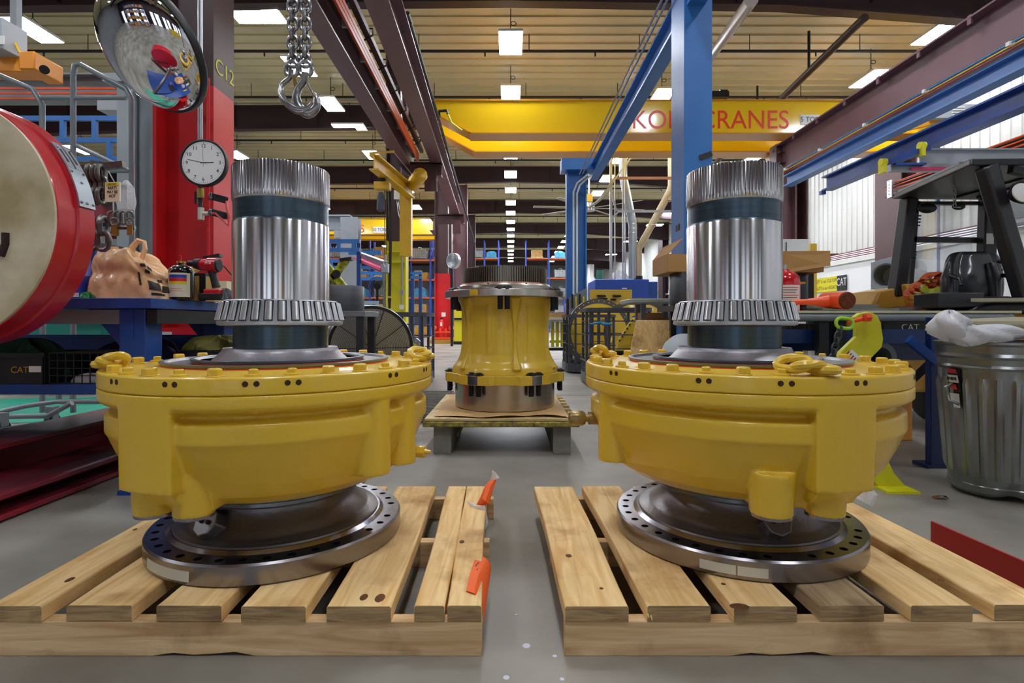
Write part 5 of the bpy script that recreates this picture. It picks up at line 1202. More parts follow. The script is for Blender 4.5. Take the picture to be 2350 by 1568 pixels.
# oval wire stillages (left one by the fan, two on the right)
M_bk = mat('stillage_steel', '#5d5f66', .4, metal=.6, noise=(12, .3))
def stillage(label, X0, X1, Y0, Y1, H, name='wire_stillage', nlow=.32, mesh=True):
    t = thing(name, label, 'stillage', ((X0+X1)/2, Y0, 0)); r = min(X1-X0, Y1-Y0)*.3; pts = []
    for cx_, cy_, a0 in ((X1-r, Y1-r, 0), (X0+r, Y1-r, 90), (X0+r, Y0+r, 180), (X1-r, Y0+r, 270)):
        for k in range(7): a = R_(a0+15*k); pts.append((cx_+r*cos(a), cy_+r*sin(a)))
    def loop(z, w, h):
        rings = []
        for (x, y), (nx, ny) in zip(pts, [((p[0]-(X0+X1)/2), (p[1]-(Y0+Y1)/2)) for p in pts]):
            l = math.hypot(nx, ny); nx /= l; ny /= l; rings.append([Vector((x+nx*w/2, y+ny*w/2, z)), Vector((x+nx*w/2, y+ny*w/2, z+h)), Vector((x-nx*w/2, y-ny*w/2, z+h)), Vector((x-nx*w/2, y-ny*w/2, z))])
        return B().loft(rings, closed=True)
    loop(H-.05, .06, .05).obj('top_rail', M_bk, t, smooth=30); loop(.03, .03, .13).obj('base_band', M_bk, t, smooth=30)
    for k in range(4): loop(nlow+(H-nlow)*k/4, .012, .014).obj('mid_rail', M_bk, t, smooth=30)
    for i in (0, 4, 8, 11, 14, 16, 18, 20, 22, 25): x, y = pts[i]; B().box(x, y, H/2+.02, .035, .035, H-.06).obj('post', M_bk, t, smooth=0)
    B().prism(pts, .03, .05, plane='xy').obj('floor_plate', M_bk, t, smooth=0)
    if mesh:
        per = []; 
        for i in range(len(pts)):
            a, c_ = Vector((*pts[i], 0)), Vector((*pts[(i+1) % len(pts)], 0)); n = max(1, int((c_-a).length/.045))
            for k in range(n): per.append(a.lerp(c_, k/n))
        b = B(); z0_, z1_ = .16, nlow; n = len(per)
        for i in range(n):
            for zz in range(4):
                za = z0_+(z1_-z0_)*zz/4; zb = z0_+(z1_-z0_)*(zz+1)/4; j = (i+1) % n
                b.bar(per[i]+Vector((0, 0, za if (i+zz) % 2 else zb)), per[j]+Vector((0, 0, zb if (i+zz) % 2 else za)), .006, .004)
        b.obj('expanded_mesh', M_bk, t, smooth=0)
    for x in (X0+.15, X1-.15): B().box(x, (Y0+Y1)/2, .016, .08, (Y1-Y0)*.8, .032).obj('foot_runner', M_crate, t, smooth=0)
    return t
stillage('grey oval wire stillage holding a slotted disc, left of the aisle behind the fan', -1.75, -1.12, 6.9, 8.0, .98)
stillage('grey oval wire stillage with a green container band, nearer the aisle on the right', .95, 1.75, 8.9, 10.1, .98)
s3 = stillage('larger grey wire stillage with a black drum inside, left of the leaning plywood', 1.02, 1.86, 7.0, 8.0, 1.04, mesh=True)
# discs
def wheel(label, cx_, cy_, cz_, R1, R2, yaw, m, rim, group=None, nb=24, hub=.3):
    M = Matrix.Translation((cx_, cy_, cz_)) @ Matrix.Rotation(yaw, 4, 'Z') @ Matrix.Rotation(pi/2-.06, 4, 'X'); t = thing('wheel_hub', label, 'wheel hub', (cx_, cy_, cz_-R1), group)
    B().lathe([(R2, -.02), (R1, -.02), (R1, .02), (R2, .02)], (0, 0, 0), 72, M=M, closed=True).obj('bolt_rim', rim, t)
    B().lathe([(hub*R1, -.03), (R2*.72, -.03), (R2*1.0, -.01), (R2*1.0, .015), (R2*.72, .05), (hub*R1, .05)], (0, 0, 0), 64, M=M, closed=True).obj('dish', m, t)
    b = B()
    for k in range(nb): a = 2*pi*k/nb; r = (R1+R2)/2; b.cyl(M @ Vector((r*cos(a), r*sin(a), .0215)), M @ Vector((r*cos(a), r*sin(a), .0245)), .009, n=8)
    b.obj('bolt_holes', M_white, t); return t
M_rim = mat('dark_rim', '#6b6660', .4, metal=.7)
wheel('silver slotted disc with a yellow inner face standing in the left stillage', -1.44, 7.5, .36, .30, .235, -.2, M_jy, M_galv, hub=.45)
wheel('yellow wheel hub ring standing upright in the nearer aisle stillage on the right', 1.52, 9.3, .66, .60, .52, .25, M_cat, M_rim, hub=.42, nb=36)
wheel('yellow wheel hub ring behind the larger stillage, right of the other hub ring', 2.28, 9.6, .67, .62, .53, -.15, M_cat, M_rim, hub=.5, nb=36)
t = thing('steel_drum', 'black open drum standing inside the larger right stillage', 'drum', (1.48, 7.5, .05)); B().lathe([(0, .052), (.31, .052), (.32, .06), (.32, .42), (.335, .43), (.335, .445), (.30, .445), (.30, .1), (0, .1)], (1.46, 7.5, 0), 48).obj('drum_body', mat('black_drum', '#1f2125', .35, metal=.5), t)
t = thing('yellow_casting', 'yellow bolted casting leaning in the larger right stillage above the black drum', 'casting', (1.66, 7.5, .45)); B().prism([(1.45, .45), (1.78, .45), (1.80, .88), (1.70, .92), (1.60, .78), (1.50, .62)], 7.45, 7.55).obj('casting_body', M_cat, t, bevel=.01)
for k in range(6): B().cyl((1.50+.035*k, 7.45, .60+.055*k), (1.50+.035*k, 7.43, .60+.055*k), .012, n=8).obj('bolt', M_stud, t)
t = thing('strap_handle', 'bright blue twisted strap tied across the larger right stillage rail', 'strap', at(1395, 740, 7.0)); B().tube([at(1355, 744, 6.96), at(1378, 740, 6.94), at(1384, 744, 6.94), at(1403, 744, 6.96)], [.01, .014, .02, .016], 8).obj('strap', mat('sky_blue_strap', '#1f8fd0', .5), t)
# pegboard, tool panel
t = thing('pegboard', 'yellow perforated pegboard with rows of black sockets above the yellow hub rings', 'pegboard', at(1401, 740, 11.3)); x0 = at(1353, 0, 11.3).x; x1 = at(1450, 0, 11.3).x
p = at(0, 665, 11.3); B().box((x0+x1)/2, 11.3, (p.z+.35)/2, x1-x0, .04, p.z-.35).obj('panel', M_cat, t, smooth=0)
for x in (x0+.05, x1-.05): B().box(x, 11.36, p.z/2, .05, .05, p.z).obj('post', M_crate, t, smooth=0)
b = B(); 
for i in range(30):
    for j in range(8): b.box(x0+.03+i*(x1-x0-.06)/29, 11.279, p.z-.04-j*.045, .007, .002, .007)
b.obj('holes', M_ink, t, smooth=0)
b = B()
for r0, xs, k_ in ((.12, (.18, .38), 9), (.18, (.2, .42), 8), (.12, (.55, .74), 8), (.2, (.5, .62), 5), (.26, (.3, .5), 6)):
    for k in range(k_): b.cyl((x0+(x1-x0)*(xs[0]+(xs[1]-xs[0])*k/k_), 11.28, p.z-r0), (x0+(x1-x0)*(xs[0]+(xs[1]-xs[0])*k/k_), 11.2, p.z-r0-.02), .014, n=7)
b.obj('sockets', M_stud, t)
t = thing('tool_panel', 'grey tool panel with yellow and black hand tools, right of the far blue post', 'tool board', at(1327, 740, 11)); x0 = at(1307, 0, 10.9).x; x1 = at(1346, 0, 10.9).x; zt = at(0, 668, 10.9).z
B().prism([(x0, .6), (x1, .6), (x1, zt+.06), (x0, zt-.12)], 10.95, 11.0).obj('panel', M_grey, t, smooth=0); B().box((x0+x1)/2, 11.05, .5, .1, .06, 1.0).obj('post', M_crate, t, smooth=0)
for k, m in enumerate((M_crate, M_cat, M_crate, M_yb)): B().box(x0+.06+.075*k, 10.93, zt-.2-.05*(k % 2), .035, .03, .28).obj('hand_tool', m, t, smooth=0)
# blue machine and ducts
t = thing('blue_machine', 'large blue machine enclosure below the silver and tan ducts', 'machine', at(1436, 740, 17)); x0, x1 = at(1366, 0, 17).x, at(1490, 0, 17).x; zt = at(0, 641, 17).z
B().box((x0+x1)/2, 17.8, zt/2, x1-x0, 1.6, zt).obj('enclosure', mat('machine_blue', '#2a50b4', .4, noise=(2, .06)), t, smooth=0, bevel=.03); B().box(x1+.12, 17.6, zt/2-.03, .3, 1.2, zt-.1).obj('side_panel', M_dblue, t, smooth=0, bevel=.02); B().box(at(1433, 0, 16.98).x, 16.99, at(0, 662, 17).z, .16, .01, .03).obj('name_plate', M_white, t, smooth=0)
rag('wrapped_bundle', 'clear wrapped bundle lying on top of the blue machine', 'bundle', (at(1421, 0, 17.6).x, 17.7, zt), .25, .2, .28, M_film, 44)
M_duct = mat('silver_duct', '#b9c3cb', .3, metal=.85, noise=(3, .1)); M_tan = mat('tan_duct', '#c9b896', .4, noise=(3, .12))
Yd = 17.6; q = lambda x, y: at(x, y, Yd)
t = thing('silver_duct', 'round silver duct bending upward from the blue machine', 'duct', q(1452, 640)); B().tube([q(1452, 640), q(1452, 520), q(1448, 495), q(1434, 425), q(1430, 400), q(1429, 240)], .135, 20).obj('duct_pipe', M_duct, t, smooth=50)
for y in (515, 525, 535): B().lathe([(.13, -.015), (.142, 0), (.13, .015)], q(1452, y), 20).obj('joint_ring', M_galv, t)
t = thing('tan_duct', 'round tan duct rising from the blue machine and slanting right', 'duct', q(1463, 640)); B().tube([q(1465, 635), q(1465, 572), q(1472, 560), q(1536, 442), q(1541, 425), q(1541, 240)], .115, 20).obj('duct_pipe', M_tan, t, smooth=50)
for p_, n_ in (((1497, 518), 0), ((1533, 460), 0)): B().sphere(q(*p_), .13, 16, 8, (1.1, 1, .4)).obj('clamp_ring', M_tan, t)
B().cyl(q(1465, 634), q(1465, 643), .135, n=20).obj('rubber_boot', M_crate, t)
t = thing('strut_tower', 'slim grey strut uprights with cross arms beside the silver duct', 'frame', q(1403, 700))
for x, r in ((1398, .045), (1407, .02), (1425, .025), (1430, .025)): p = q(x, 345); B().box(p.x, 17.3, p.z/2, r*1.7, r*1.7, p.z).obj('upright', M_galv, t, smooth=0)
B().bar(at(1408, 409, 17.3), at(1560, 409, 17.3), .05, .08).obj('cross_arm', mat('rusty_angle', '#a5745a', .5), t, smooth=0); B().bar(at(1418, 485, 17.3), at(1560, 485, 17.3), .05, .07).obj('cross_arm', M_galv, t, smooth=0)
for a, c_ in (((1398, 430), (1415, 485)), ((1398, 510), (1418, 487)), ((1398, 425), (1408, 409)), ((1390, 440), (1453, 355))): B().bar(at(*a, 17.25), at(*c_, 17.25), .03, .05).obj('brace', M_galv, t, smooth=0)
t = thing('green_pipe', 'short green stack rising left of the wrapped bundle', 'pipe', at(1382, 660, 19)); p = at(1382, 617, 19); B().cyl((p.x, 19.5, 0), (p.x, 19.5, p.z), .13, n=16).obj('stack', mat('green_stack', '#2e6e5e', .5), t)
t = thing('silver_tank', 'silver dust collector stack behind the far blue post', 'tank', at(1355, 700, 22)); p = at(1355, 630, 22); B().lathe([(0, 0), (.35, 0), (.35, p.z-.4), (.15, p.z-.1), (.15, p.z+.4), (0, p.z+.4)], (p.x, 22, 0), 20).obj('tank_body', M_galv, t)
# benches with parts right of the spindle
t = thing('work_bench', 'low bench with cream top and dark frame right of the yellow spindle', 'bench', at(1255, 780, 11.5)); x0, x1 = at(1225, 0, 11).x, at(1310, 0, 11).x
B().box((x0+x1)/2, 11.3, .93, x1-x0, .7, .05).obj('bench_top', mat('bench_cream', '#cfc4a6', .5), t, smooth=0); B().box((x0+x1)/2, 11.3, .30, x1-x0, .6, .05).obj('lower_shelf', M_crate, t, smooth=0)
for x in (x0+.05, x1-.05):
    for y in (11.0, 11.6): B().box(x, y, .46, .05, .05, .9).obj('leg', M_crate, t, smooth=0)
for k, (x, m, nm, lb) in enumerate(((1243, M_fx, 'order_card', 'orange card on the bench right of the spindle'), (1283, M_yb, 'yellow_jack', 'bright yellow jack frame under the bench right of the spindle'))):
    t2 = thing(nm, lb, 'card' if k == 0 else 'jack', at(x, 740, 10.9))
    if k == 0: B().box(at(x, 0, 10.9).x, 10.92, at(0, 733, 10.9).z, .24, .01, .14).obj('card', m, t2, smooth=0)
    else:
        for dx in (-.1, 0, .1): B().box(at(x, 0, 10.9).x+dx, 11.3, .60, .06, .1, .52).obj('bar', m, t2, smooth=0)
        B().box(at(x, 0, 10.9).x, 11.3, .45, .32, .08, .05).obj('cross_bar', m, t2, smooth=0)
t = thing('flat_boxes', 'open tan carton on the cream bench right of the spindle', 'box', at(1275, 712, 11.2)); p = at(1278, 717, 11.2); B().box(p.x, 11.3, 1.0, .34, .3, .09).obj('carton', M_load[1], t, smooth=0)
# ceiling fan
t = thing('ceiling_fan', 'very large low speed ceiling fan right of the far blue post', 'ceiling fan', at(1352, 478, 22)); hc = at(1352, 478, 22)
B().cyl(hc-Vector((0, 0, .12)), hc+Vector((0, 0, .2)), .22, n=20).obj('hub', M_galv, t); B().cyl(hc+Vector((0, 0, .2)), (hc.x, hc.y, ZC-.05), .04, n=8).obj('drop_rod', M_galv, t); B().box(hc.x, hc.y, hc.z+.4, .25, .25, .3).obj('gearbox', M_jy, t, smooth=0)
for k in range(8):
    a = 2*pi*k/8+.12; d = Vector((cos(a), sin(a), 0)); B().bar(hc+d*.2, hc+d*2.3, .17, .025, up=(sin(a)*.2, -cos(a)*.2, 1)).obj('fan_blade', mat('blade_bronze', '#97907f', .45), t, smooth=0)

# leaning plywood, perforated disc, tables behind the right unit
t = thing('plywood_sheet', 'sheet of plywood leaning behind the right drive unit', 'plywood', at(1485, 850, 5.0))
Pq = [at(1461, 736, 5.35), at(1537, 736, 5.35)]; zl = [(at(1420, 0, 5.0).x, 5.0, .02), (at(1512, 0, 5.0).x, 5.0, .02)]
b = B().add([*Pq, zl[1], zl[0], Pq[0]+Vector((0, .02, .004)), Pq[1]+Vector((0, .02, .004)), Vector(zl[1])+Vector((0, .02, 0)), Vector(zl[0])+Vector((0, .02, 0))], [(0, 1, 2, 3), (4, 5, 6, 7), (0, 1, 5, 4), (1, 2, 6, 5), (2, 3, 7, 6), (3, 0, 4, 7)]); b.obj('sheet', wood('plywood_face', '#e6c484', '#d0a05c', 'z', 1.1, '#8a5a2a'), t, smooth=0)
M_dkp = mat('perforation_dark', '#44484c', .6)
t = thing('perforated_disc', 'grey perforated dished disc leaning right of the plywood sheet', 'disc', at(1575, 880, 4.6)); Mp = Matrix.Translation(at(1585, 838, 4.3)) @ Matrix.Rotation(.3, 4, 'Z') @ Matrix.Rotation(pi/2-.35, 4, 'X')
B().lathe([(0, .05), (.1, .045), (.2, .03), (.265, 0), (.265, -.008), (.2, .022), (.1, .037), (0, .042)], (0, 0, 0), 56, M=Mp).obj('disc_plate', M_lgrey, t); b = B()
for r in (.06, .1, .14, .18, .22):
    n = int(r*130)
    for k in range(n): a = 2*pi*k/n; z = .05-.75*r*r; b.cyl(Mp @ Vector((r*cos(a), r*sin(a), z)), Mp @ Vector((r*cos(a), r*sin(a), z+.0035)), .005, n=6)
b.obj('perforations', M_dkp, t)
p = Mp @ Vector((0, 0, -.1)); B().box(p.x, p.y+.1, .25, .2, .1, .5).obj('prop_block', M_crate, t, smooth=0)
t = thing('rounded_table', 'small table with rounded grey top edge left of the right shaft', 'table', at(1500, 900, 5.6)); z = at(0, 686, 5.6).z
x0, x1 = at(1445, 0, 5.6).x, at(1640, 0, 5.6).x
b = B().prism([(x0, 5.7)]+[(x0+.06-.06*cos(a), 5.7-.15*sin(a)) for a in (0.5, 1.0, 1.57)]+[(x1, 5.5), (x1, 6.1), (x0, 6.1)], z-.045, z, plane='xy'); b.obj('table_top', mat('greenish_top', '#a3aaa0', .4), t, bevel=.008)
for x, y in ((at(1484, 0, 5.6).x, 5.75), (at(1536, 0, 5.6).x, 5.75), (x1-.1, 5.75), (at(1484, 0, 5.6).x, 6.0)): B().box(x, y, z/2-.02, .05, .05, z-.05).obj('leg', M_grey, t, smooth=0)
B().box((x0+x1)/2+.1, 5.9, .78, x1-x0-.3, .4, .03).obj('lower_shelf', M_grey, t, smooth=0)
t = thing('cardboard_box', 'closed cardboard box on the shelf under the rounded table top', 'box', (at(1502, 0, 5.7).x, 5.8, .8)); B().box(at(1505, 0, 5.7).x, 5.85, .875, .26, .24, .155).obj('carton', mat('cardboard', '#c08a55', .7, noise=(6, .1)), t, smooth=0, bevel=.004); B().box(at(1505, 0, 5.7).x, 5.725, .885, .26, .002, .03).obj('tape', mat('tape_tan', '#a87440', .4), t, smooth=0)
# ================================================================ right side, near
WT = .92
M_wt = mat('cream_top_edge', '#cdc9a8', .45, noise=(10, .2)); M_dk2 = mat('dark_frame', '#23262b', .45)
wt = thing('steel_workbench', 'long steel workbench with cream top edge, right of the right shaft', 'table', (2.6, 3.3, 0))
B().box(2.3, 3.75, WT-.008, 1.6, .95, .016).obj('bench_top', M_wt, wt, smooth=0, bevel=.003)
B().tube([(1.55, 3.29, WT-.04), (3.05, 3.29, WT-.04)], .022, 12).obj('edge_tube', M_grey, wt)
B().box(2.3, 3.75, WT-.04, 1.55, .9, .05).obj('under_frame', M_dk2, wt, smooth=0)
for x, w in ((at(1885, 0, 3.4).x, .06), (at(1925, 0, 3.4).x, .06), (1.6, .06)): B().box(x, 3.4, .44, w, .06, .87).obj('leg', M_dk2, wt, smooth=0)
for x in (1.6, 2.42): B().box(x, 4.15, .44, .06, .06, .87).obj('leg', M_dk2, wt, smooth=0)
B().box(2.3, 3.5, .76, 1.5, .05, .09).obj('stretcher', M_dblue, wt, smooth=0)
B().box(at(2153, 0, 3.15).x, 3.17, .44, .09, .045, .88).obj('navy_leg', mat('deep_navy', '#152c66', .35, noise=(5, .3)), wt, smooth=0, bevel=.004)
B().box(at(2153, 0, 3.15).x, 3.2, .01, .14, .12, .02).obj('foot_plate', MATS['deep_navy'], wt, smooth=0)
B().bar(at(2085, 778, 3.15), at(2148, 830, 3.15), .03, .05).obj('brace', M_dblue, wt, smooth=0); B().bar(at(2148, 820, 3.25), at(2096, 870, 3.25), .02, .04).obj('brace', M_dk2, wt, smooth=0)
B().box(2.3, 3.95, .70, 1.5, .4, .03).obj('lower_shelf', M_dk2, wt, smooth=0)
B().box(2.3, 3.72, .66, 1.5, .03, .14).obj('shelf_rail', MATS['deep_navy'], wt, smooth=0)
t = thing('toothed_gear', 'dark toothed gear stored under the workbench right of the bearing', 'gear', at(1856, 765, 3.85)); p = at(1850, 0, 3.85); b = B(); n = 60; b.loft([[Vector((p.x+cos(2*pi*i/n)*(.13 if i % 2 else .12), 3.93+sin(2*pi*i/n)*(.13 if i % 2 else .12), z)) for i in range(n)] for z in (.716, .84)]); b.obj('gear_body', mat('gear_dark', '#6a6862', .35, metal=.8), t, smooth=0)
t = thing('yellow_weldment', 'low yellow cut plate with scalloped edge under the workbench', 'plate', at(2110, 765, 3.9)); p0, p1 = at(2025, 0, 3.9).x, at(2160, 0, 3.9).x
pts = [(p0, .74), (p1, .74), (p1, .80)]
for k in range(9): x = p1-(p1-p0)*(k+.5)/9.5; pts += [(x+.012, .80), (x, .775), (x-.012, .80)]
B().prism(pts+[(p0, .80)], 3.88, 3.92).obj('plate', M_cat, t, smooth=0)
B().box((p0+p1)/2, 3.95, .728, .4, .3, .024).obj('base_plate', M_cat, t, smooth=0)
t = thing('tan_carton', 'big orange tan carton on the floor under the workbench', 'box', at(2110, 860, 4.3)); B().box(2.72, 4.02, .27, .32, .3, .54).obj('carton', mat('orange_card', '#c98433', .6), t, smooth=0, bevel=.01)
t = thing('pipe_section', 'short grey steel pipe section lying under the workbench', 'pipe', at(2025, 850, 3.6)); p = at(2022, 822, 3.55); B().lathe([(.07, 0), (.105, 0), (.105, .25), (.07, .25)], p, 32, M=Matrix.Rotation(-pi/2, 4, 'X'), closed=True).obj('pipe_wall', M_grey, t); B().box(p.x, p.y+.12, (p.z-.105)/2, .16, .2, p.z-.105).obj('support_block', M_dk2, t, smooth=0)
t = thing('white_carton', 'small white label box on the shelf under the workbench, behind the yellow links', 'box', at(1860, 800, 3.4)); B().box(at(1858, 0, 3.5).x, 3.45, .64, .11, .06, .06).obj('carton', M_white, t, smooth=0); B().box(at(1858, 0, 3.5).x, 3.46, .305, .06, .05, .61).obj('stand', M_dk2, t, smooth=0)

# extinguisher, cap, hammer, plates
t = thing('fire_extinguisher', 'red fire extinguisher bottle with printed white label on the workbench', 'fire extinguisher', at(1808, 715, 3.62)); p = at(1800, 0, 3.62); x, y, r = p.x, 3.62, .095
eb_ = B().lathe([(0, WT), (r, WT+.002), (r, WT+.20), (r*.93, WT+.235), (r*.7, WT+.26), (r*.35, WT+.272), (r*.3, WT+.285), (0, WT+.287)], (x, y, 0), 40).obj('bottle_body', mat('gloss_red', '#c8101c', .18, coat=.6), t)
def band2(nm, z0, z1, a0, a1, m, k):
    n = 14; B().loft([[Vector((x+(r-.001)*sin(a), y-(r-.001)*cos(a), z0)), Vector((x+(r+k)*sin(a), y-(r+k)*cos(a), z0)), Vector((x+(r+k)*sin(a), y-(r+k)*cos(a), z1)), Vector((x+(r-.001)*sin(a), y-(r-.001)*cos(a), z1))] for a in [a0+(a1-a0)*i/n for i in range(n+1)]]).obj(nm, m, eb_)
band2('paper_label', WT+.01, WT+.175, -1.2, .75, M_white, .0008)
for k, (z, m) in enumerate(((.155, M_red), (.14, M_ink), (.125, M_ink), (.105, M_red), (.09, M_ink), (.075, M_ink), (.055, M_red), (.04, M_ink), (.025, M_ink))): band2('print_line', WT+z, WT+z+.004, -.9+.1*(k % 2), .55-.12*(k % 3), m, .0013)
B().cyl((x, y, WT+.28), (x, y, WT+.315), .014, n=12).obj('valve_stem', M_galv, t); B().tube([(x+r*.9, y, WT+.19), (x+r+.045, y, WT+.195)], [.01, .006], 8).obj('side_fitting', MATS['brass'], t)
t = thing('threaded_plug', 'small black ribbed cap beside the extinguisher bottle', 'cap', at(1842, 715, 3.6)); B().lathe([(0, WT), (.034, WT), (.034, WT+.008), (.024, WT+.012), (.024, WT+.025), (.021, WT+.03), (.024, WT+.034), (.024, WT+.045), (0, WT+.046)], (at(1842, 0, 3.6).x, 3.6, 0), 24).obj('cap_body', M_crate, t)
t = thing('dead_blow_hammer', 'big orange dead blow hammer with a frayed face on the workbench', 'hammer', at(1925, 712, 3.5)); M_ham = mat('hammer_orange', '#ff5a24', .38, noise=(5, .12))
Yh = 3.45; a, c_ = at(1892, 690, Yh+.10), at(1944, 690, Yh-.12)
B().cyl(a, c_, .050, .056, 32).obj('head', M_ham, t, bevel=.004)
b = B().cyl(c_, c_+(c_-a).normalized()*.012, .055, .048, 32); b.obj('worn_face', mat('frayed_face', '#7d3a14', .9, noise=(50, .5), bump=(60, 1.0)), t)
B().tube([at(1905, 692, Yh), at(1880, 693, Yh), at(1850, 693, Yh), at(1780, 695, Yh)], [.042, .03, .018, .017], 14).obj('handle', M_ham, t)
B().box(a.x+.05, Yh+.02, WT+.003, .2, .12, .006).obj('rest_pad', M_dk2, t, smooth=0)
for k, (x0, x1, y, z, lb) in enumerate(((1865, 2035, 3.95, 0, 'lower flat grey plate stacked on the workbench behind the hammer'), (1845, 1990, 4.0, .03, 'upper flat grey plate stacked on the workbench behind the hammer'))):
    a, c_ = at(x0, 0, y).x, at(x1, 0, y).x; tag(B().box((a+c_)/2, y, WT+.015+z, c_-a, .25, .028).obj('steel_plate', mat('plate_grey', '#787a72', .5, metal=.4), smooth=0), lb, 'plate')
# black ring and the open carton behind the right shaft
M_ring = MATS['dark_ring_steel']
for lb, px_, y in (('dark machined ring on the steel stand left of the right shaft, under the open carton', 1592, 4.75), ('dark ring holding up the right end of the open carton', 1795, 4.9)):
    p = at(px_, 0, y); t = thing('steel_ring', lb, 'ring', (p.x, y, .95)); B().lathe([(.15, 1.0), (.2, 1.0), (.205, 1.005), (.205, 1.27), (.2, 1.278), (.15, 1.278)], (p.x, y, 0), 56).obj('ring_body', M_ring, t)
t = thing('ring_stand', 'dark narrow bench carrying the rings behind the right shaft', 'bench', (2.0, 4.8, 0)); B().box(2.05, 4.82, .97, 1.35, .5, .05).obj('bench_top', M_dk2, t, smooth=0)
for x in (1.5, 2.6):
    for y in (4.65, 5.0): B().box(x, y, .47, .05, .05, .95).obj('leg', M_dk2, t, smooth=0)
cb = thing('open_carton', 'large open cardboard carton with flaps spread, behind the right shaft', 'box', (2.1, 4.85, 1.28)); M_cb = mat('carton_brown', '#c0935a', .7, noise=(8, .08)); M_cbd = mat('carton_inside', '#a97a42', .75, noise=(8, .08))
xa, xb = at(1530, 0, 4.65).x, at(1885, 0, 4.65).x
b = B()
for a_ in (((xa+xb)/2, 4.62, xb-xa, .008), ((xa+xb)/2, 5.1, xb-xa, .008), (xa, 4.86, .008, .48), (xb, 4.86, .008, .48)): b.box(a_[0], a_[1], 1.36, a_[2], a_[3], .15)
b.box((xa+xb)/2, 4.86, 1.285, xb-xa, .48, .008); b.obj('carton_body', M_cb, cb, smooth=0)
def quad(P, m, nm, th=.006):
    P = [Vector(p) for p in P]; n = (P[1]-P[0]).cross(P[2]-P[0]).normalized()*th; k = len(P)
    return B().loft([P, [p+n for p in P]]).obj(nm, m, cb, smooth=0)
quad([(xa, 4.62, 1.435), (xa, 5.1, 1.435), (xa+.10, 5.1, 1.56), (xa+.15, 4.7, 1.58)], M_cbd, 'flap')
quad([(xb-.02, 4.62, 1.435), (xb-.02, 5.1, 1.435), (xb+.13, 5.1, 1.44), (xb+.13, 4.62, 1.44)], M_cbd, 'flap')
quad([(at(1795, 0, 4.6).x, 4.6, at(0, 628, 4.6).z), (at(1897, 0, 4.6).x, 4.55, at(0, 612, 4.6).z), (at(1900, 0, 4.6).x, 4.57, at(0, 577, 4.6).z), (at(1780, 0, 4.6).x, 4.6, at(0, 577, 4.6).z)], M_cb, 'flap')
t = thing('black_roll', 'round black roll end showing behind the right carton flap', 'roll', at(1900, 600, 5)); p = at(1893, 595, 5.0); B().cyl(p, p+Vector((0, .5, 0)), .055, n=24).obj('roll_body', M_crate, t); B().box(p.x, p.y+.25, (p.z-.055)/2, .05, .05, p.z-.055).obj('post', M_dk2, t, smooth=0)
t = thing('white_cabinet', 'plain white cabinet standing behind the open carton', 'cabinet', at(1830, 740, 8.5)); x0, x1 = at(1770, 0, 8.5).x, at(1856, 0, 8.5).x; z = at(0, 549, 8.5).z; B().box((x0+x1)/2, 8.8, z/2, x1-x0, .6, z).obj('cabinet_body', M_white, t, smooth=0, bevel=.01); B().box(x1-.36, 8.49, z/2, .01, .01, z-.1).obj('door_gap', M_ink, t, smooth=0)
t = thing('yellow_post', 'yellow square post against the right wall below the sign', 'post', at(1863, 740, 15)); p = at(1863, 0, 15); z = at(0, 560, 15).z; B().box(p.x, 15, z/2, .18, .18, z).obj('post', M_cat, t, smooth=0)
# wall sign
t = thing('wall_banner', 'yellow and black quality banner on the white right wall', 'banner', (XR-.06, 17.2, 2.7))
q = lambda x, y: (lambda Y: Vector((XR-.05, Y, CH+(HOR-y)/FPX*Y)))((XR-.05)*FPX/(x-CXP))
a, c_ = q(1868, 640), q(1942, 640); z0_, z1_ = 2.05, 2.62
ya, yb, ym = q(1868, 0).y, q(1942, 0).y, q(1921, 0).y
B().box(XR-.045, (ya+ym)/2, (z0_+z1_)/2, .02, ya-ym, z1_-z0_).obj('yellow_field', M_yb, t, smooth=0); B().box(XR-.045, (ym+yb)/2, (z0_+z1_)/2, .02, ym-yb, z1_-z0_).obj('black_field', M_crate, t, smooth=0)
text('banner_lettering', 'SAFETY is our CULTURE', .19, (XR-.057, (ya+ym)/2, 2.47), M_ink, t, rot=(pi/2, 0, -pi/2), ext=.001, sx=.82); text('banner_lettering', 'QUALITY is our LEGACY!', .19, (XR-.057, (ya+ym)/2, 2.2), M_ink, t, rot=(pi/2, 0, -pi/2), ext=.001, sx=.82)
text('banner_lettering', 'CAT', .42, (XR-.057, (ym+yb)/2, 2.36), M_white, t, rot=(pi/2, 0, -pi/2), ext=.001, sx=.75)
# wall services
tag(B().tube([(XR-.15, 15.6, .3), (XR-.15, 15.6, 7)], .04, 8).obj('wall_conduit', M_dblue), 'dark blue conduit running up the white right wall', 'conduit')
tag(B().tube([(XR-.12, 15.9, 1.0), (XR-.12, 15.9, 1.75), (XR-.12, 16.05, 1.9), (XR-.12, 17.6, 1.9)], .03, 8).obj('wall_conduit', M_lgrey), 'pale grey conduit bending low on the right wall', 'conduit')
t = thing('electrical_cabinet', 'grey electrical cabinet on the right wall seen through the forklift window', 'electrical cabinet', (XR-.3, 12.6, 3.3)); B().box(XR-.3, 12.9, 3.75, .5, 1.3, 1.1).obj('cabinet_body', M_lgrey, t, smooth=0); B().box(XR-.56, 12.75, 3.75, .02, .5, .9).obj('door', M_grey, t, smooth=0)
for y, nm_ in ((11.6, 'nearer'), (11.9, 'farther')): tag(B().tube([(XR-.12, y, 0), (XR-.12, y, 7.6)], .03, 6).obj('wall_conduit', M_galv), nm_+' of two thin grey conduits on the wall beside the electrical cabinet', 'conduit', 'grey conduit pair on the right wall')

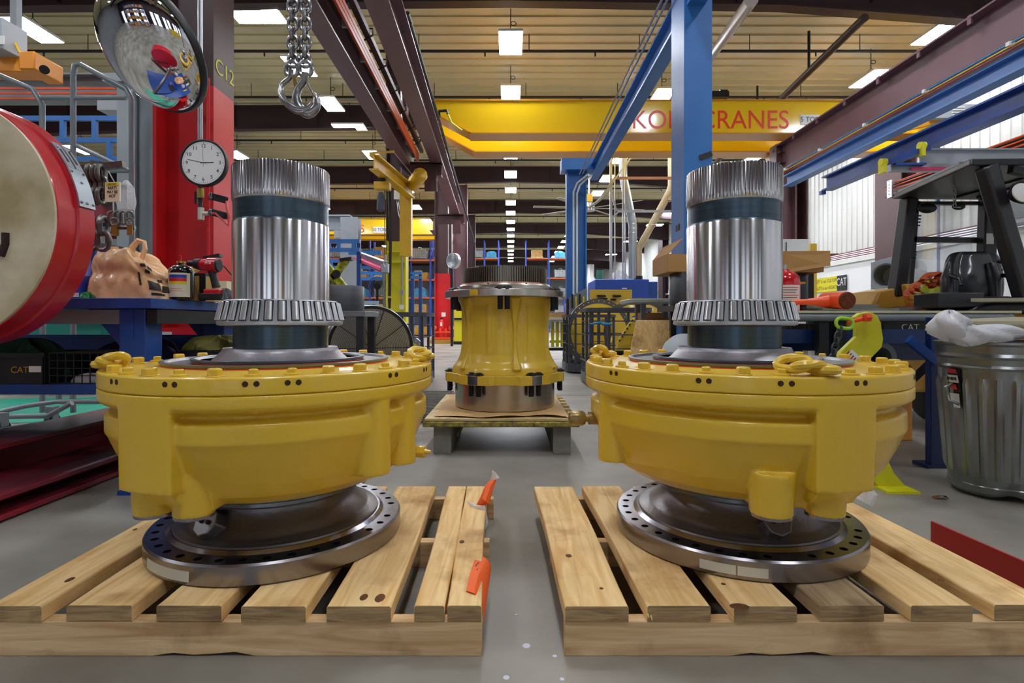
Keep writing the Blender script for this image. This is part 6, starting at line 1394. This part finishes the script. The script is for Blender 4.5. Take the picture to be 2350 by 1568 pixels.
# forklift
M_fb = mat('forklift_black', '#2b2b30', .38, noise=(6, .3), bump=(40, .06)); M_fy = mat('forklift_yellow', '#d2a03a', .35, noise=(4, .15), coat=.2)
fk = thing('forklift', 'black cabbed yellow forklift truck parked at the right edge', 'forklift', (4.2, 5.0, 0))
rz = 2.0
b = B().loft([[Vector((x, y, rz)) for x, y in ((3.56, 5.05), (3.36, 3.95), (4.9, 3.9), (5.0, 5.1))], [Vector((x, y, rz+.055)) for x, y in ((3.58, 5.03), (3.38, 3.97), (4.9, 3.92), (5.0, 5.08))]]); b.obj('roof', M_fb, fk, smooth=0, bevel=.012)
B().bar((3.60, 5.0, rz+.06), (3.42, 4.1, rz+.06), .03, .02).obj('gutter', M_grey, fk, smooth=0)
b = B()
for k in range(3): b.box(4.1+.2*k, 4.5, rz+.0, .07, .9, .03)
b.obj('roof_bars', M_fb, fk, smooth=0)
rp_ = B().bar((3.70, 5.02, rz), (3.58, 5.02, 1.08), .13, .10).obj('rear_pillar', M_fb, fk, bevel=.015)
b = B()
for z0_ in (1.83, 1.80, 1.77, 1.74, 1.50, 1.47, 1.44): b.bar((3.63+(z0_-1.08)*.13-.03, 4.966, z0_), (3.63+(z0_-1.08)*.13+.045, 4.966, z0_), .008, .012)
b.obj('pillar_vents', M_num, rp_, smooth=0)
B().bar((3.50, 3.98, rz), (3.86, 4.05, 1.02), .10, .13).obj('front_pillar', M_fb, fk, bevel=.02)
B().bar((3.70, 4.0, rz-.02), (4.3, 4.0, rz-.16), .05, .05).obj('brace', M_fb, fk, smooth=0)
Yw = 5.05; wq = lambda x, y: at(x, y, Yw)
for nm, a, c_, wd in (('window_frame', (2098, 467), (2258, 467), .03), ('window_frame', (2095, 550), (2256, 552), .05), ('window_frame', (2257, 462), (2250, 700), .05), ('window_frame', (2102, 462), (2085, 700), .04), ('window_frame', (2092, 690), (2255, 690), .04)): B().bar(wq(*a), wq(*c_), .04, wd).obj(nm, M_fb, fk, smooth=0)
M_gl = mat('cab_glass', '#e6efef', .03, trans=1., alpha=.35)
B().add([wq(2101, 469), wq(2255, 469), wq(2250, 690), wq(2087, 690)]+[v+Vector((0, .005, 0)) for v in (wq(2101, 469), wq(2255, 469), wq(2250, 690), wq(2087, 690))], [(0, 1, 2, 3), (4, 5, 6, 7), (0, 1, 5, 4), (1, 2, 6, 5), (2, 3, 7, 6), (3, 0, 4, 7)]).obj('rear_window', M_gl, fk, smooth=0)
B().bar((4.42, 5.0, 2.0), (4.38, 5.0, .9), .1, .12).obj('rear_pillar', M_fb, fk, bevel=.015)
B().box(4.4, 4.95, 1.28, .15, .03, .2).obj('data_plate', M_grey, fk, smooth=0); B().box(*at(2272, 548, 4.6), .06, .004, .09).obj('paper_tag', M_white, fk, smooth=0)
for x, y, r in ((2128, 478, .085), (2200, 474, .06)): B().sphere(at(x, y, 4.95), r, 16, 8, (1, .5, .55)).obj('work_lamp', M_fb, fk)
chain(at(2191, 432, 4.5), at(2191, 475, 4.5), M_chain, fk, .035, .022, .0035, 'hanging_chain'); B().tube(stadium(at(2196, 476, 4.5), (1, 0, 0), (0, 1, .3), .05, .025), .0035, 6, True).obj('chain_ring', M_chain, fk)
# seat
M_seat = mat('black_vinyl', '#1a1b21', .38, coat=.25, bump=(10, .08))
Ys = 4.45
def sq(x, y, d=0): return at(x, y, Ys+d)
b = B(); rings = []
for (yy, hw, dd) in ((700, 60, 0), (690, 66, -.01), (665, 70, -.03), (640, 70, -.02), (612, 66, .02), (595, 62, .04), (584, 54, .05), (578, 40, .06)):
    c_ = sq(2226, yy, dd); hw = hw/FPX*Ys
    rings.append([c_+Vector((hw*cos(a)*(1 if abs(cos(a)) < .8 else 1), .06*sin(a)+(.03 if abs(cos(a)) > .7 else 0)*-1, 0)) for a in [2*pi*i/28 for i in range(28)]])
sb_ = b.loft(rings).obj('seat_back', M_seat, fk, subs=1)
for s in (2176, 2280): B().tube([sq(s, 690, -.06), sq(s, 640, -.07), sq(s+(6 if s < 2200 else -8), 605, -.04)], [.05, .052, .035], 14).obj('side_bolster', M_seat, sb_)
B().box(*sq(2215, 695, -.18), .48, .36, .09).obj('seat_cushion', M_seat, fk, bevel=.035, seg=4)
for x0, x1 in ((2165, 2210), (2290, 2335)): B().tube([sq(x0, 633, .02), sq(x0+15, 632, -.1), sq(x1-8, 640, -.2), sq(x1-4, 655, -.22)], .016, 10).obj('arm_rest', M_seat, sb_)
B().box(*at(2175, 690, 4.1), .34, .25, .11).obj('side_console', M_fb, fk, bevel=.01)
B().prism([(3.35, .93), (4.9, .93), (4.9, .99), (3.55, .995), (3.45, .98)], 3.95, 5.1).obj('floor_panel', M_fb, fk, bevel=.02)
B().loft([[Vector(p) for p in ((at(1992, 0, 5.0).x, 5.0, .92), (3.75, 4.9, .92), (3.78, 5.5, .92), (at(1992, 0, 5).x, 5.5, .92))], [Vector(p) for p in ((3.42, 5.02, 1.14), (3.66, 4.95, 1.19), (3.70, 5.5, 1.19), (3.42, 5.5, 1.14))]]).obj('hood', M_fy, fk, bevel=.02)
B().loft([[Vector(p) for p in ((3.62, 4.8, .92), (3.95, 4.8, .92), (3.95, 5.0, .92), (3.62, 5.0, .92))], [Vector(p) for p in ((3.58, 4.9, 1.2), (3.70, 4.9, 1.2), (3.70, 5.05, 1.2), (3.58, 5.05, 1.2))]]).obj('cowl', M_fy, fk, bevel=.015)
B().box(4.2, 4.75, .6, 1.7, 1.1, .64).obj('chassis', M_fy, fk, smooth=0, bevel=.02)
B().box(3.12, 4.65, .6, .5, .7, .62).obj('counterweight', M_fy, fk, smooth=0, bevel=.03)
p = at(2088, 751, 4.27); B().box(p.x, 4.28, p.z, .42, .02, .10).obj('name_panel', M_crate, fk, smooth=0); text('forklift_lettering', 'CAT', .072, (p.x, 4.266, p.z-.004), M_white, fk)
for x, y in ((3.65, 4.6), (4.9, 4.6)): B().lathe([(0, -.11), (.2, -.11), (.27, -.09), (.28, 0), (.27, .09), (.2, .11), (0, .11)], (x, y, .28), 28, M=Matrix.Rotation(pi/2, 4, 'Y')).obj('tyre', M_black, fk)
b = B().lathe([(0, -.05), (.05, -.05), (.085, 0), (.085, .03), (0, .04)], at(2343, 443, 3.9), 24, M=Matrix.Rotation(1.4, 4, 'X')); hl_ = b.obj('head_lamp', M_fb, fk); B().lathe([(0, .0), (.07, .0), (.07, .01), (0, .015)], at(2345, 443, 3.83), 24, M=Matrix.Rotation(1.4, 4, 'X')).obj('lamp_lens', M_white, hl_)
b = B().tube([at(2300, 620, 4.2), at(2330, 600, 4.2)], .008, 6); b.obj('lever', M_galv, fk); B().sphere(at(2300, 600, 4.25), .03, 12, 6, (1.3, 1, .6)).obj('lever_knob', M_fb, fk)
t = thing('ratchet_strap', 'orange webbing strap bundled on the forklift beside the seat', 'strap', at(2125, 690, 4.7)); M_str = mat('orange_webbing', '#cf5a1e', .6, noise=(20, .2)); rnd = random.Random(4)
for k in range(6):
    cx_, cy_ = 2100+11*k, 678-11*min(k, 3)+rnd.uniform(-6, 8); b = B(); pts = [at(cx_+20*cos(a+k)*1.0, cy_+15*sin(a*1+k*.8), 4.62+.04*sin(2*a+k)) for a in [2*pi*i/16 for i in range(14)]]
    for i in range(13): b.bar(pts[i], pts[i+1], .045, .006, up=(0, -.3, 1))
    b.obj('webbing_loop', M_str, t, smooth=30)
B().box(at(2125, 0, 4.7).x, 4.7, 1.0, .25, .15, .03).obj('folded_webbing', M_str, t, smooth=0)
tag(rag('cloth', 'bright yellow green cloth behind the orange strap on the forklift', 'cloth', (at(2140, 0, 4.9).x, 4.88, 1.0), .12, .05, .2, mat('lime_cloth', '#b9c43a', .8), 77), 'bright yellow green cloth behind the orange strap on the forklift', 'cloth')
# round silver duct drum left of the cab
t = thing('tank_tube', 'round silver tube with open end standing left of the forklift pillar', 'tube', at(2032, 740, 6.2)); p = at(2032, 632, 6.1)
B().lathe([(.118, 0), (.135, -.005), (.135, 1.2), (.118, 1.2)], p, 36, M=Vector((.78, .62, 0)).to_track_quat('Z', 'Y').to_matrix().to_4x4(), closed=True).obj('tube_wall', M_galv, t); B().lathe([(0, .3), (.118, .3), (.118, .31), (0, .31)], p, 30, M=Vector((.78, .62, 0)).to_track_quat('Z', 'Y').to_matrix().to_4x4()).obj('inner_plate', M_wt, t)
B().box(p.x+.3, p.y+.25, (p.z-.135)/2, .3, .3, p.z-.135).obj('cradle', M_grey, t, smooth=0)
t = thing('steel_sheet', 'pale grey steel panel behind the silver tube', 'panel', at(2030, 740, 7.6)); a = at(2004, 0, 7.6); c_ = at(2075, 0, 7.6); z = at(0, 602, 7.6).z; B().prism([(a.x, .0), (c_.x, 0), (c_.x, z+.12), (a.x, z)], 7.6, 7.65).obj('panel', M_lgrey, t, smooth=0)
t = thing('grey_board', 'thin grey board laid level on the forklift step at the right edge', 'board', at(2300, 690, 3.6)); B().prism([(at(2228, 0, 3.8).x, 3.8), (4.3, 3.55), (4.3, 4.0), (3.5, 4.0)], .995, 1.02, plane='xy').obj('board', mat('board_grey', '#a4a08c', .6), t, smooth=0)

# galvanised bin
M_bin = mat('bin_galvanised', '#a3a7a8', .28, metal=.9, noise=(4, .35), bump=(25, .15), stretch=(1, 1, .35))
bc = (2.44, 2.69); bn = thing('trash_can', 'dented galvanised trash can with plastic liner at the right edge', 'trash can', (*bc, 0))
n = 120; rings = []
for z, r0, rib in ((.012, .19, 0), (.03, .205, 0), (.06, .21, 0), (.065, .205, 0), (.10, .212, 0), (.13, .214, 1), (.40, .232, 1), (.55, .243, 1), (.58, .246, 0), (.62, .249, 0), (.633, .258, 0), (.645, .25, 0), (.672, .252, 0), (.685, .262, 0), (.70, .255, 0), (.735, .258, 0), (.745, .268, 0), (.755, .268, 0), (.757, .258, 0), (.75, .25, 0), (.40, .225, 0), (.03, .18, 0)):
    ring = []
    for i in range(n):
        a = 2*pi*i/n; f = 0
        if rib: f = .013*(1 if (i % 5) in (0, 1) else 0)
        d = -.02*math.exp(-((a-4.2)/.22)**2) if z < .1 else 0
        zz = z+(.02*math.exp(-((a-4.2)/.3)**2) if z < .04 else 0)
        ring.append(Vector((bc[0]+(r0+f+d)*cos(a), bc[1]+(r0+f+d)*sin(a), zz)))
    rings.append(ring)
B().loft(rings).obj('can_body', M_bin, bn, smooth=28)
def cyl_patch(nm, a0, a1, z0, z1, r, m, n=8):
    return B().loft([[Vector((bc[0]+q_*cos(a), bc[1]+q_*sin(a), z)) for q_, z in ((r, z0), (r+.001, z0), (r+.001+.009, z1), (r+.009, z1))] for a in [a0+(a1-a0)*i/n for i in range(n+1)]]).obj(nm, m, bn, smooth=30)
A = math.atan2(-bc[1], -bc[0])-.88
cyl_patch('round_sticker', A-.0, A+.26, .50, .62, .2475, M_crate); cyl_patch('sticker_red', A+.03, A+.22, .60, .62, .2582, M_red); cyl_patch('sticker_red', A+.06, A+.2, .52, .545, .251, M_red); cyl_patch('sticker_white', A+.03, A+.24, .553, .59, .2535, M_white); cyl_patch('paper_sticker', A+.05, A+.24, .43, .50, .2445, M_white)
am = A+.135; text('sticker_lettering', 'BEHRENS', .022, (bc[0]+.2645*cos(am), bc[1]+.2645*sin(am), .572), M_num, bn, rot=(pi/2, 0, am+pi/2), sx=.55)
B().tube([(bc[0]-.26, bc[1]-.02, .55), (bc[0]-.30, bc[1]-.03, .53), (bc[0]-.30, bc[1]-.05, .47), (bc[0]-.25, bc[1]-.05, .45)], .007, 6).obj('side_handle', M_bin, bn)
M_lin = mat('bin_liner', '#f1f2f8', .3, trans=.3, bump=(14, .35))
def lump(nm, c0, sx, sy, sz, seed, m, par):
    rnd = random.Random(seed); ph = [rnd.uniform(0, 6) for _ in range(5)]; b = B(); rings = []
    for j in range(13):
        e = -pi/2+pi*j/12; ring = []
        for i in range(32):
            a = 2*pi*i/32; q_ = cos(e)*(1+.18*sin(3*a+ph[0]+3*e)+.10*sin(8*a+ph[1]+6*e)); ring.append(Vector((c0[0]+sx*q_*cos(a), c0[1]+sy*q_*sin(a), c0[2]+sz*sin(e)*(1+.15*sin(5*a+ph[2])))))
        rings.append(ring)
    return b.loft(rings).obj(nm, m, par, smooth=75)
bl_ = thing('liner_bag', 'crumpled clear plastic liner bulging from the galvanised can', 'bag', (bc[0]-.1, bc[1], .75))
p = at(2178, 748, 2.48); lump('bag_lump', (p.x, p.y, p.z), .075, .07, .065, 3, M_lin, bl_); p = at(2222, 770, 2.47); lump('bag_lump', (p.x, p.y, p.z), .10, .05, .045, 5, M_lin, bl_); p = at(2285, 765, 2.5); lump('bag_lump', (p.x, p.y, p.z), .15, .05, .038, 9, M_lin, bl_)
ld = thing('can_lid', 'beige grey round lid resting on top of the trash can liner', 'lid', (2.5, 2.75, .8)); B().lathe([(0, .845), (.25, .845), (.262, .83), (.267, .84), (.262, .855), (.2, .868), (0, .878)], (2.53, 2.72, 0), 56).obj('lid_disc', mat('lid_beige', '#aaa48a', .5, noise=(6, .2)), ld)

# yellow green lifting device with chain and flag sticker
lf_ = thing('lifting_hook', 'fluorescent yellow lifting hook plate standing behind the right drive unit', 'lifting hook', at(2050, 1125, 2.78)); M_lime = mat('fluorescent_yellow', '#d9d51c', .4, noise=(9, .18), bump=(30, .05)); Yl = 2.78
out = [(1958, 728), (1970, 719), (1990, 716), (2008, 723), (2017, 740), (2023, 778), (2020, 797), (1972, 846), (1960, 900), (1980, 990), (2012, 1052), (2034, 1055), (2048, 1085), (2076, 1124), (2012, 1121), (1985, 1085), (1945, 1010), (1912, 920), (1903, 855), (1926, 808), (1962, 773), (1962, 750)]
B().prism([(at(x, 0, Yl).x, max(.006, at(0, y, Yl).z)) for x, y in out], Yl-.015, Yl+.02).obj('hook_plate', M_lime, lf_, bevel=.004)
B().box(at(2040, 0, Yl).x, Yl, .006, .16, .22, .012).obj('foot_plate', M_lime, lf_, smooth=0)
pc = at(1965, 824, Yl-.0165); b = B()
for k in range(6): b.bar(at(1952+7.5*k, 806+7.5*k, Yl-.017), at(1940+7.5*k, 822+7.5*k, Yl-.017), .002, .012, up=(1, 0, -.7))
B().bar(at(1946, 812, Yl-.0158), at(1990, 852, Yl-.0158), .0012, .06, up=(.7, 0, .7)).obj('flag_sticker', M_white, lf_, smooth=0)
b = B()
for k in range(7): o0 = at(1949, 807, Yl-.0172)+Vector((.0128, 0, -.0118))*k*.88; b.bar(o0, o0+Vector((-.038, 0, -.046))*.95, .001, .0065, up=(1, 0, -.8))
b.obj('flag_stripes', mat('flag_red', '#a02032', .5), lf_, smooth=0)
B().tube([at(1945, 740, Yl-.08), at(1985, 731, Yl-.05), at(1995, 728, Yl-.03)], [.008, .011, .012], 10).obj('orange_pin', M_fx, lf_); B().cyl(at(1984, 729, Yl-.07), at(1996, 729, Yl-.07), .022, n=6).obj('pin_head', M_fx, lf_)
B().tube(stadium(at(1938, 742, Yl-.08), (1, 0, -.1), (.1, 0, 1), .085, .05), .0085, 8, True).obj('lime_shackle', mat('lime_link', '#9fdc3a', .35), lf_)
chain(at(1928, 752, Yl-.08), at(1908, 830, Yl-.08), mat('dark_chain', '#4c5256', .4, metal=.7), lf_, .042, .03, .0055)
# red angle iron, leaf, paint spots
t = thing('red_flat_bar', 'red painted flat steel bar standing on edge right of the right pallet', 'steel bar', (1.62, 1.8, 0)); B().bar((1.605, 2.06, .046), (1.66, 1.25, .046), .008, .092).obj('bar', mat('flat_bar_red', '#b5261c', .5, noise=(5, .15)), t, smooth=0); B().bar((1.625, 2.06, .004), (1.68, 1.25, .004), .04, .008).obj('bar_foot', MATS['flat_bar_red'], t, smooth=0)
t = thing('dry_leaf', 'small curled brown leaf on the floor beside the trash can', 'leaf', at(2163, 1147, 2.59)); p = at(2163, 1147, 2.59); sheet(lambda u, v: (p.x-.03+.06*u, p.y+.03*v-.01*sin(3*u), .004+.018*abs(sin(pi*u))*(1-v*.4)), 8, 4, .0008).obj('leaf_blade', mat('leaf_brown', '#8a5527', .7, noise=(40, .3)), t)
M_spot = mat('paint_spot', '#d7dbe8', .5)
for (x, y, r, nm_) in ((1208, 1483, .011, 'largest pale paint spot'), (1273, 1507, .006, 'small pale paint spot right of the largest one'), (1185, 1412, .004, 'tiniest and farthest pale paint spot'), (1162, 1556, .008, 'pale paint spot nearest the left pallet end'), (1290, 1560, .006, 'nearest pale paint spot beside the right pallet')):
    Y = FPX*CH/(y-HOR); tag(B().lathe([(0, .0), (r, .0), (r*.9, .0012), (0, .0016)], ((x-CXP)/FPX*Y, Y, .0003), 16).obj('paint_spot', M_spot), nm_+' dripped on the concrete between the pallets', 'spot', 'paint spots between the pallets')

# ================================================================ upper left background
t = thing('hoist_trolley', 'orange hoist trolley with a grey control box at the upper left edge', 'trolley', at(50, 140, 8)); M_ho = mat('hoist_orange', '#e8901c', .35); q = lambda x, y, d=0: at(x, y, 8+d)
B().bar(q(-60, 155), q(105, 158), .3, .24).obj('trolley_frame', M_ho, t, bevel=.02); B().box(*q(96, 157, -.2), .22, .5, .26).obj('drive_unit', M_ho, t, bevel=.02); B().cyl(q(102, 160, -.46), q(102, 160, -.42), .06, n=14).obj('dark_cap', M_crate, t)
B().bar(q(-20, 125), q(60, 150, -.1), .12, .14).obj('cable_arm', M_ho, t, bevel=.02); B().box(*q(8, 92, -.2), .34, .4, .44).obj('control_box', M_lgrey, t, bevel=.01); B().tube([q(34, 98, -.2), q(45, 120, -.2), q(75, 140, -.2)], .02, 6).obj('cable', M_cat, t); b = B().box(*q(2, 92, -.41), .1, .01, .12); b.obj('paper_label', M_white, t, smooth=0)
t = thing('runway_beam', 'grey runway with red conductor rails behind the convex mirror', 'beam', at(200, 200, 9)); B().ibeam(at(-700, 205, 9), at(352, 205, 9), .3, .42, .03).obj('beam', M_grey, t, smooth=0)
for y in (203, 214, 226): B().bar(at(-700, y, 8.75), at(345, y, 8.75), .03, .03).obj('conductor_rail', M_or, t, smooth=0)
B().box(*at(262, 246, 8.7), .32, .3, .2).obj('junction_box', M_lgrey, t, smooth=0)
t = thing('trolley_support', 'grey cross beam carrying the orange trolley from the roof', 'beam', (at(50, 0, 8).x, 8.3, 5)); p = q(30, 140, .3); B().box(p.x, 8.35, (p.z+ZC)/2, .1, .1, ZC-p.z).obj('hanger', M_grey, t, smooth=0)
t = thing('portal_frame', 'tall grey steel post pair between the ladder rail and the red column', 'frame', at(310, 740, 7))
p = at(302, 0, 7); B().box(p.x, 7, 1.95, .2, .25, 3.9).obj('post', M_lgrey, t, smooth=0); p = at(338, 0, 7); B().cyl((p.x, 7, 0), (p.x, 7, 3.9), .09, n=20).obj('round_post', M_grey, t); B().box(p.x-.1, 7, 3.95, .7, .35, .1).obj('cap_plate', M_lgrey, t, smooth=0)
bframe('bright blue ladder like storage frame behind the convex mirror', 7.6, 20, 356, (272, 322, 365), [(145, 272, 322), (218, 272, 322), (252, 322, 365), (300, 272, 322)], .032)
# teal machine and red cabinets behind the blue table
t = thing('teal_machine', 'teal green machine cabinet with a control panel seen under the blue table', 'machine', at(190, 760, 6.4)); M_teal = mat('teal_paint', '#1e7f78', .4)
x0, x1 = at(10, 0, 6.6).x, at(232, 0, 6.6).x; B().box((x0+x1)/2, 6.9, .55, x1-x0, .6, 1.1).obj('cabinet_body', M_teal, t, smooth=0); p = at(162, 724, 6.5); B().box(p.x, 6.55, p.z, .17, .1, .17).obj('control_panel', M_grey, t, smooth=0); B().box(p.x+.26, 6.55, p.z, .32, .08, .16).obj('vent_panel', M_teal, t, smooth=0)
b = B()
for k in range(3):
    for j in range(2): b.box(p.x+.17+.09*k, 6.505, p.z+.04-.04*j, .06, .004, .008)
b.obj('vents', M_white, t, smooth=0); B().box(p.x, 6.495, p.z+.035, .09, .004, .06).obj('display', M_white, t, smooth=0); B().box(p.x, 6.495, p.z-.045, .1, .004, .05).obj('yellow_label', M_yb, t, smooth=0)
t = thing('red_cabinet', 'red tool cabinet at the foot of the column behind the olive cloth', 'cabinet', at(440, 800, 3.9)); x0, x1 = at(394, 0, 4.0).x, at(520, 0, 4.0).x; B().box((x0+x1)/2, 3.98, .40, x1-x0, .3, .8).obj('cabinet_body', M_red, t, smooth=0, bevel=.006)
for z in (.75, .6, .45, .3): B().box((x0+x1)/2, 3.825, z, x1-x0-.03, .012, .125).obj('drawer', M_red, t, smooth=0)
B().box(x0+.07, 3.817, .76, .09, .004, .045).obj('paper_label', M_white, t, smooth=0); B().box(x0+.05, 3.817, .60, .04, .004, .05).obj('paper_label', M_white, t, smooth=0)
t = thing('road_barrier', 'red and white barrier boards at the far left edge below the drum', 'barrier', at(-20, 780, 7)); p = at(-5, 0, 7)
for k, m in enumerate((M_red, M_white, M_red)): B().box(p.x-.3, 7, .95-.14*k, .9, .03, .12).obj('board', m, t, smooth=0)
for dx in (-.6, .0): B().box(p.x+dx, 7.03, .5, .05, .05, 1.0).obj('post', M_white, t, smooth=0)

# ================================================================ behind the camera, added for the convex mirror and the shafts to reflect
rack('orange blue rack behind the viewpoint, added for the convex mirror', -13, -5.5, -6.5, -5.4, (.15, 1.5, 2.9, 4.3), 5.4, 3, (1, 3, 0), per=2, short='mirrored rack')
for k in range(4):
    x = 1.2+1.15*k; t = thing('yellow_container', ['leftmost', 'second from left', 'third from left', 'rightmost'][k]+' yellow container in the row added for the mirror', 'container', (x, -5, 0), 'yellow containers behind the viewpoint')
    B().box(x, -5, .6, 1.05, 1.3, 1.2).obj('container_body', M_cat, t, smooth=0, bevel=.02); B().box(x, -5, 1.24, 1.1, 1.35, .08).obj('lid', M_cat, t, smooth=0, bevel=.02)
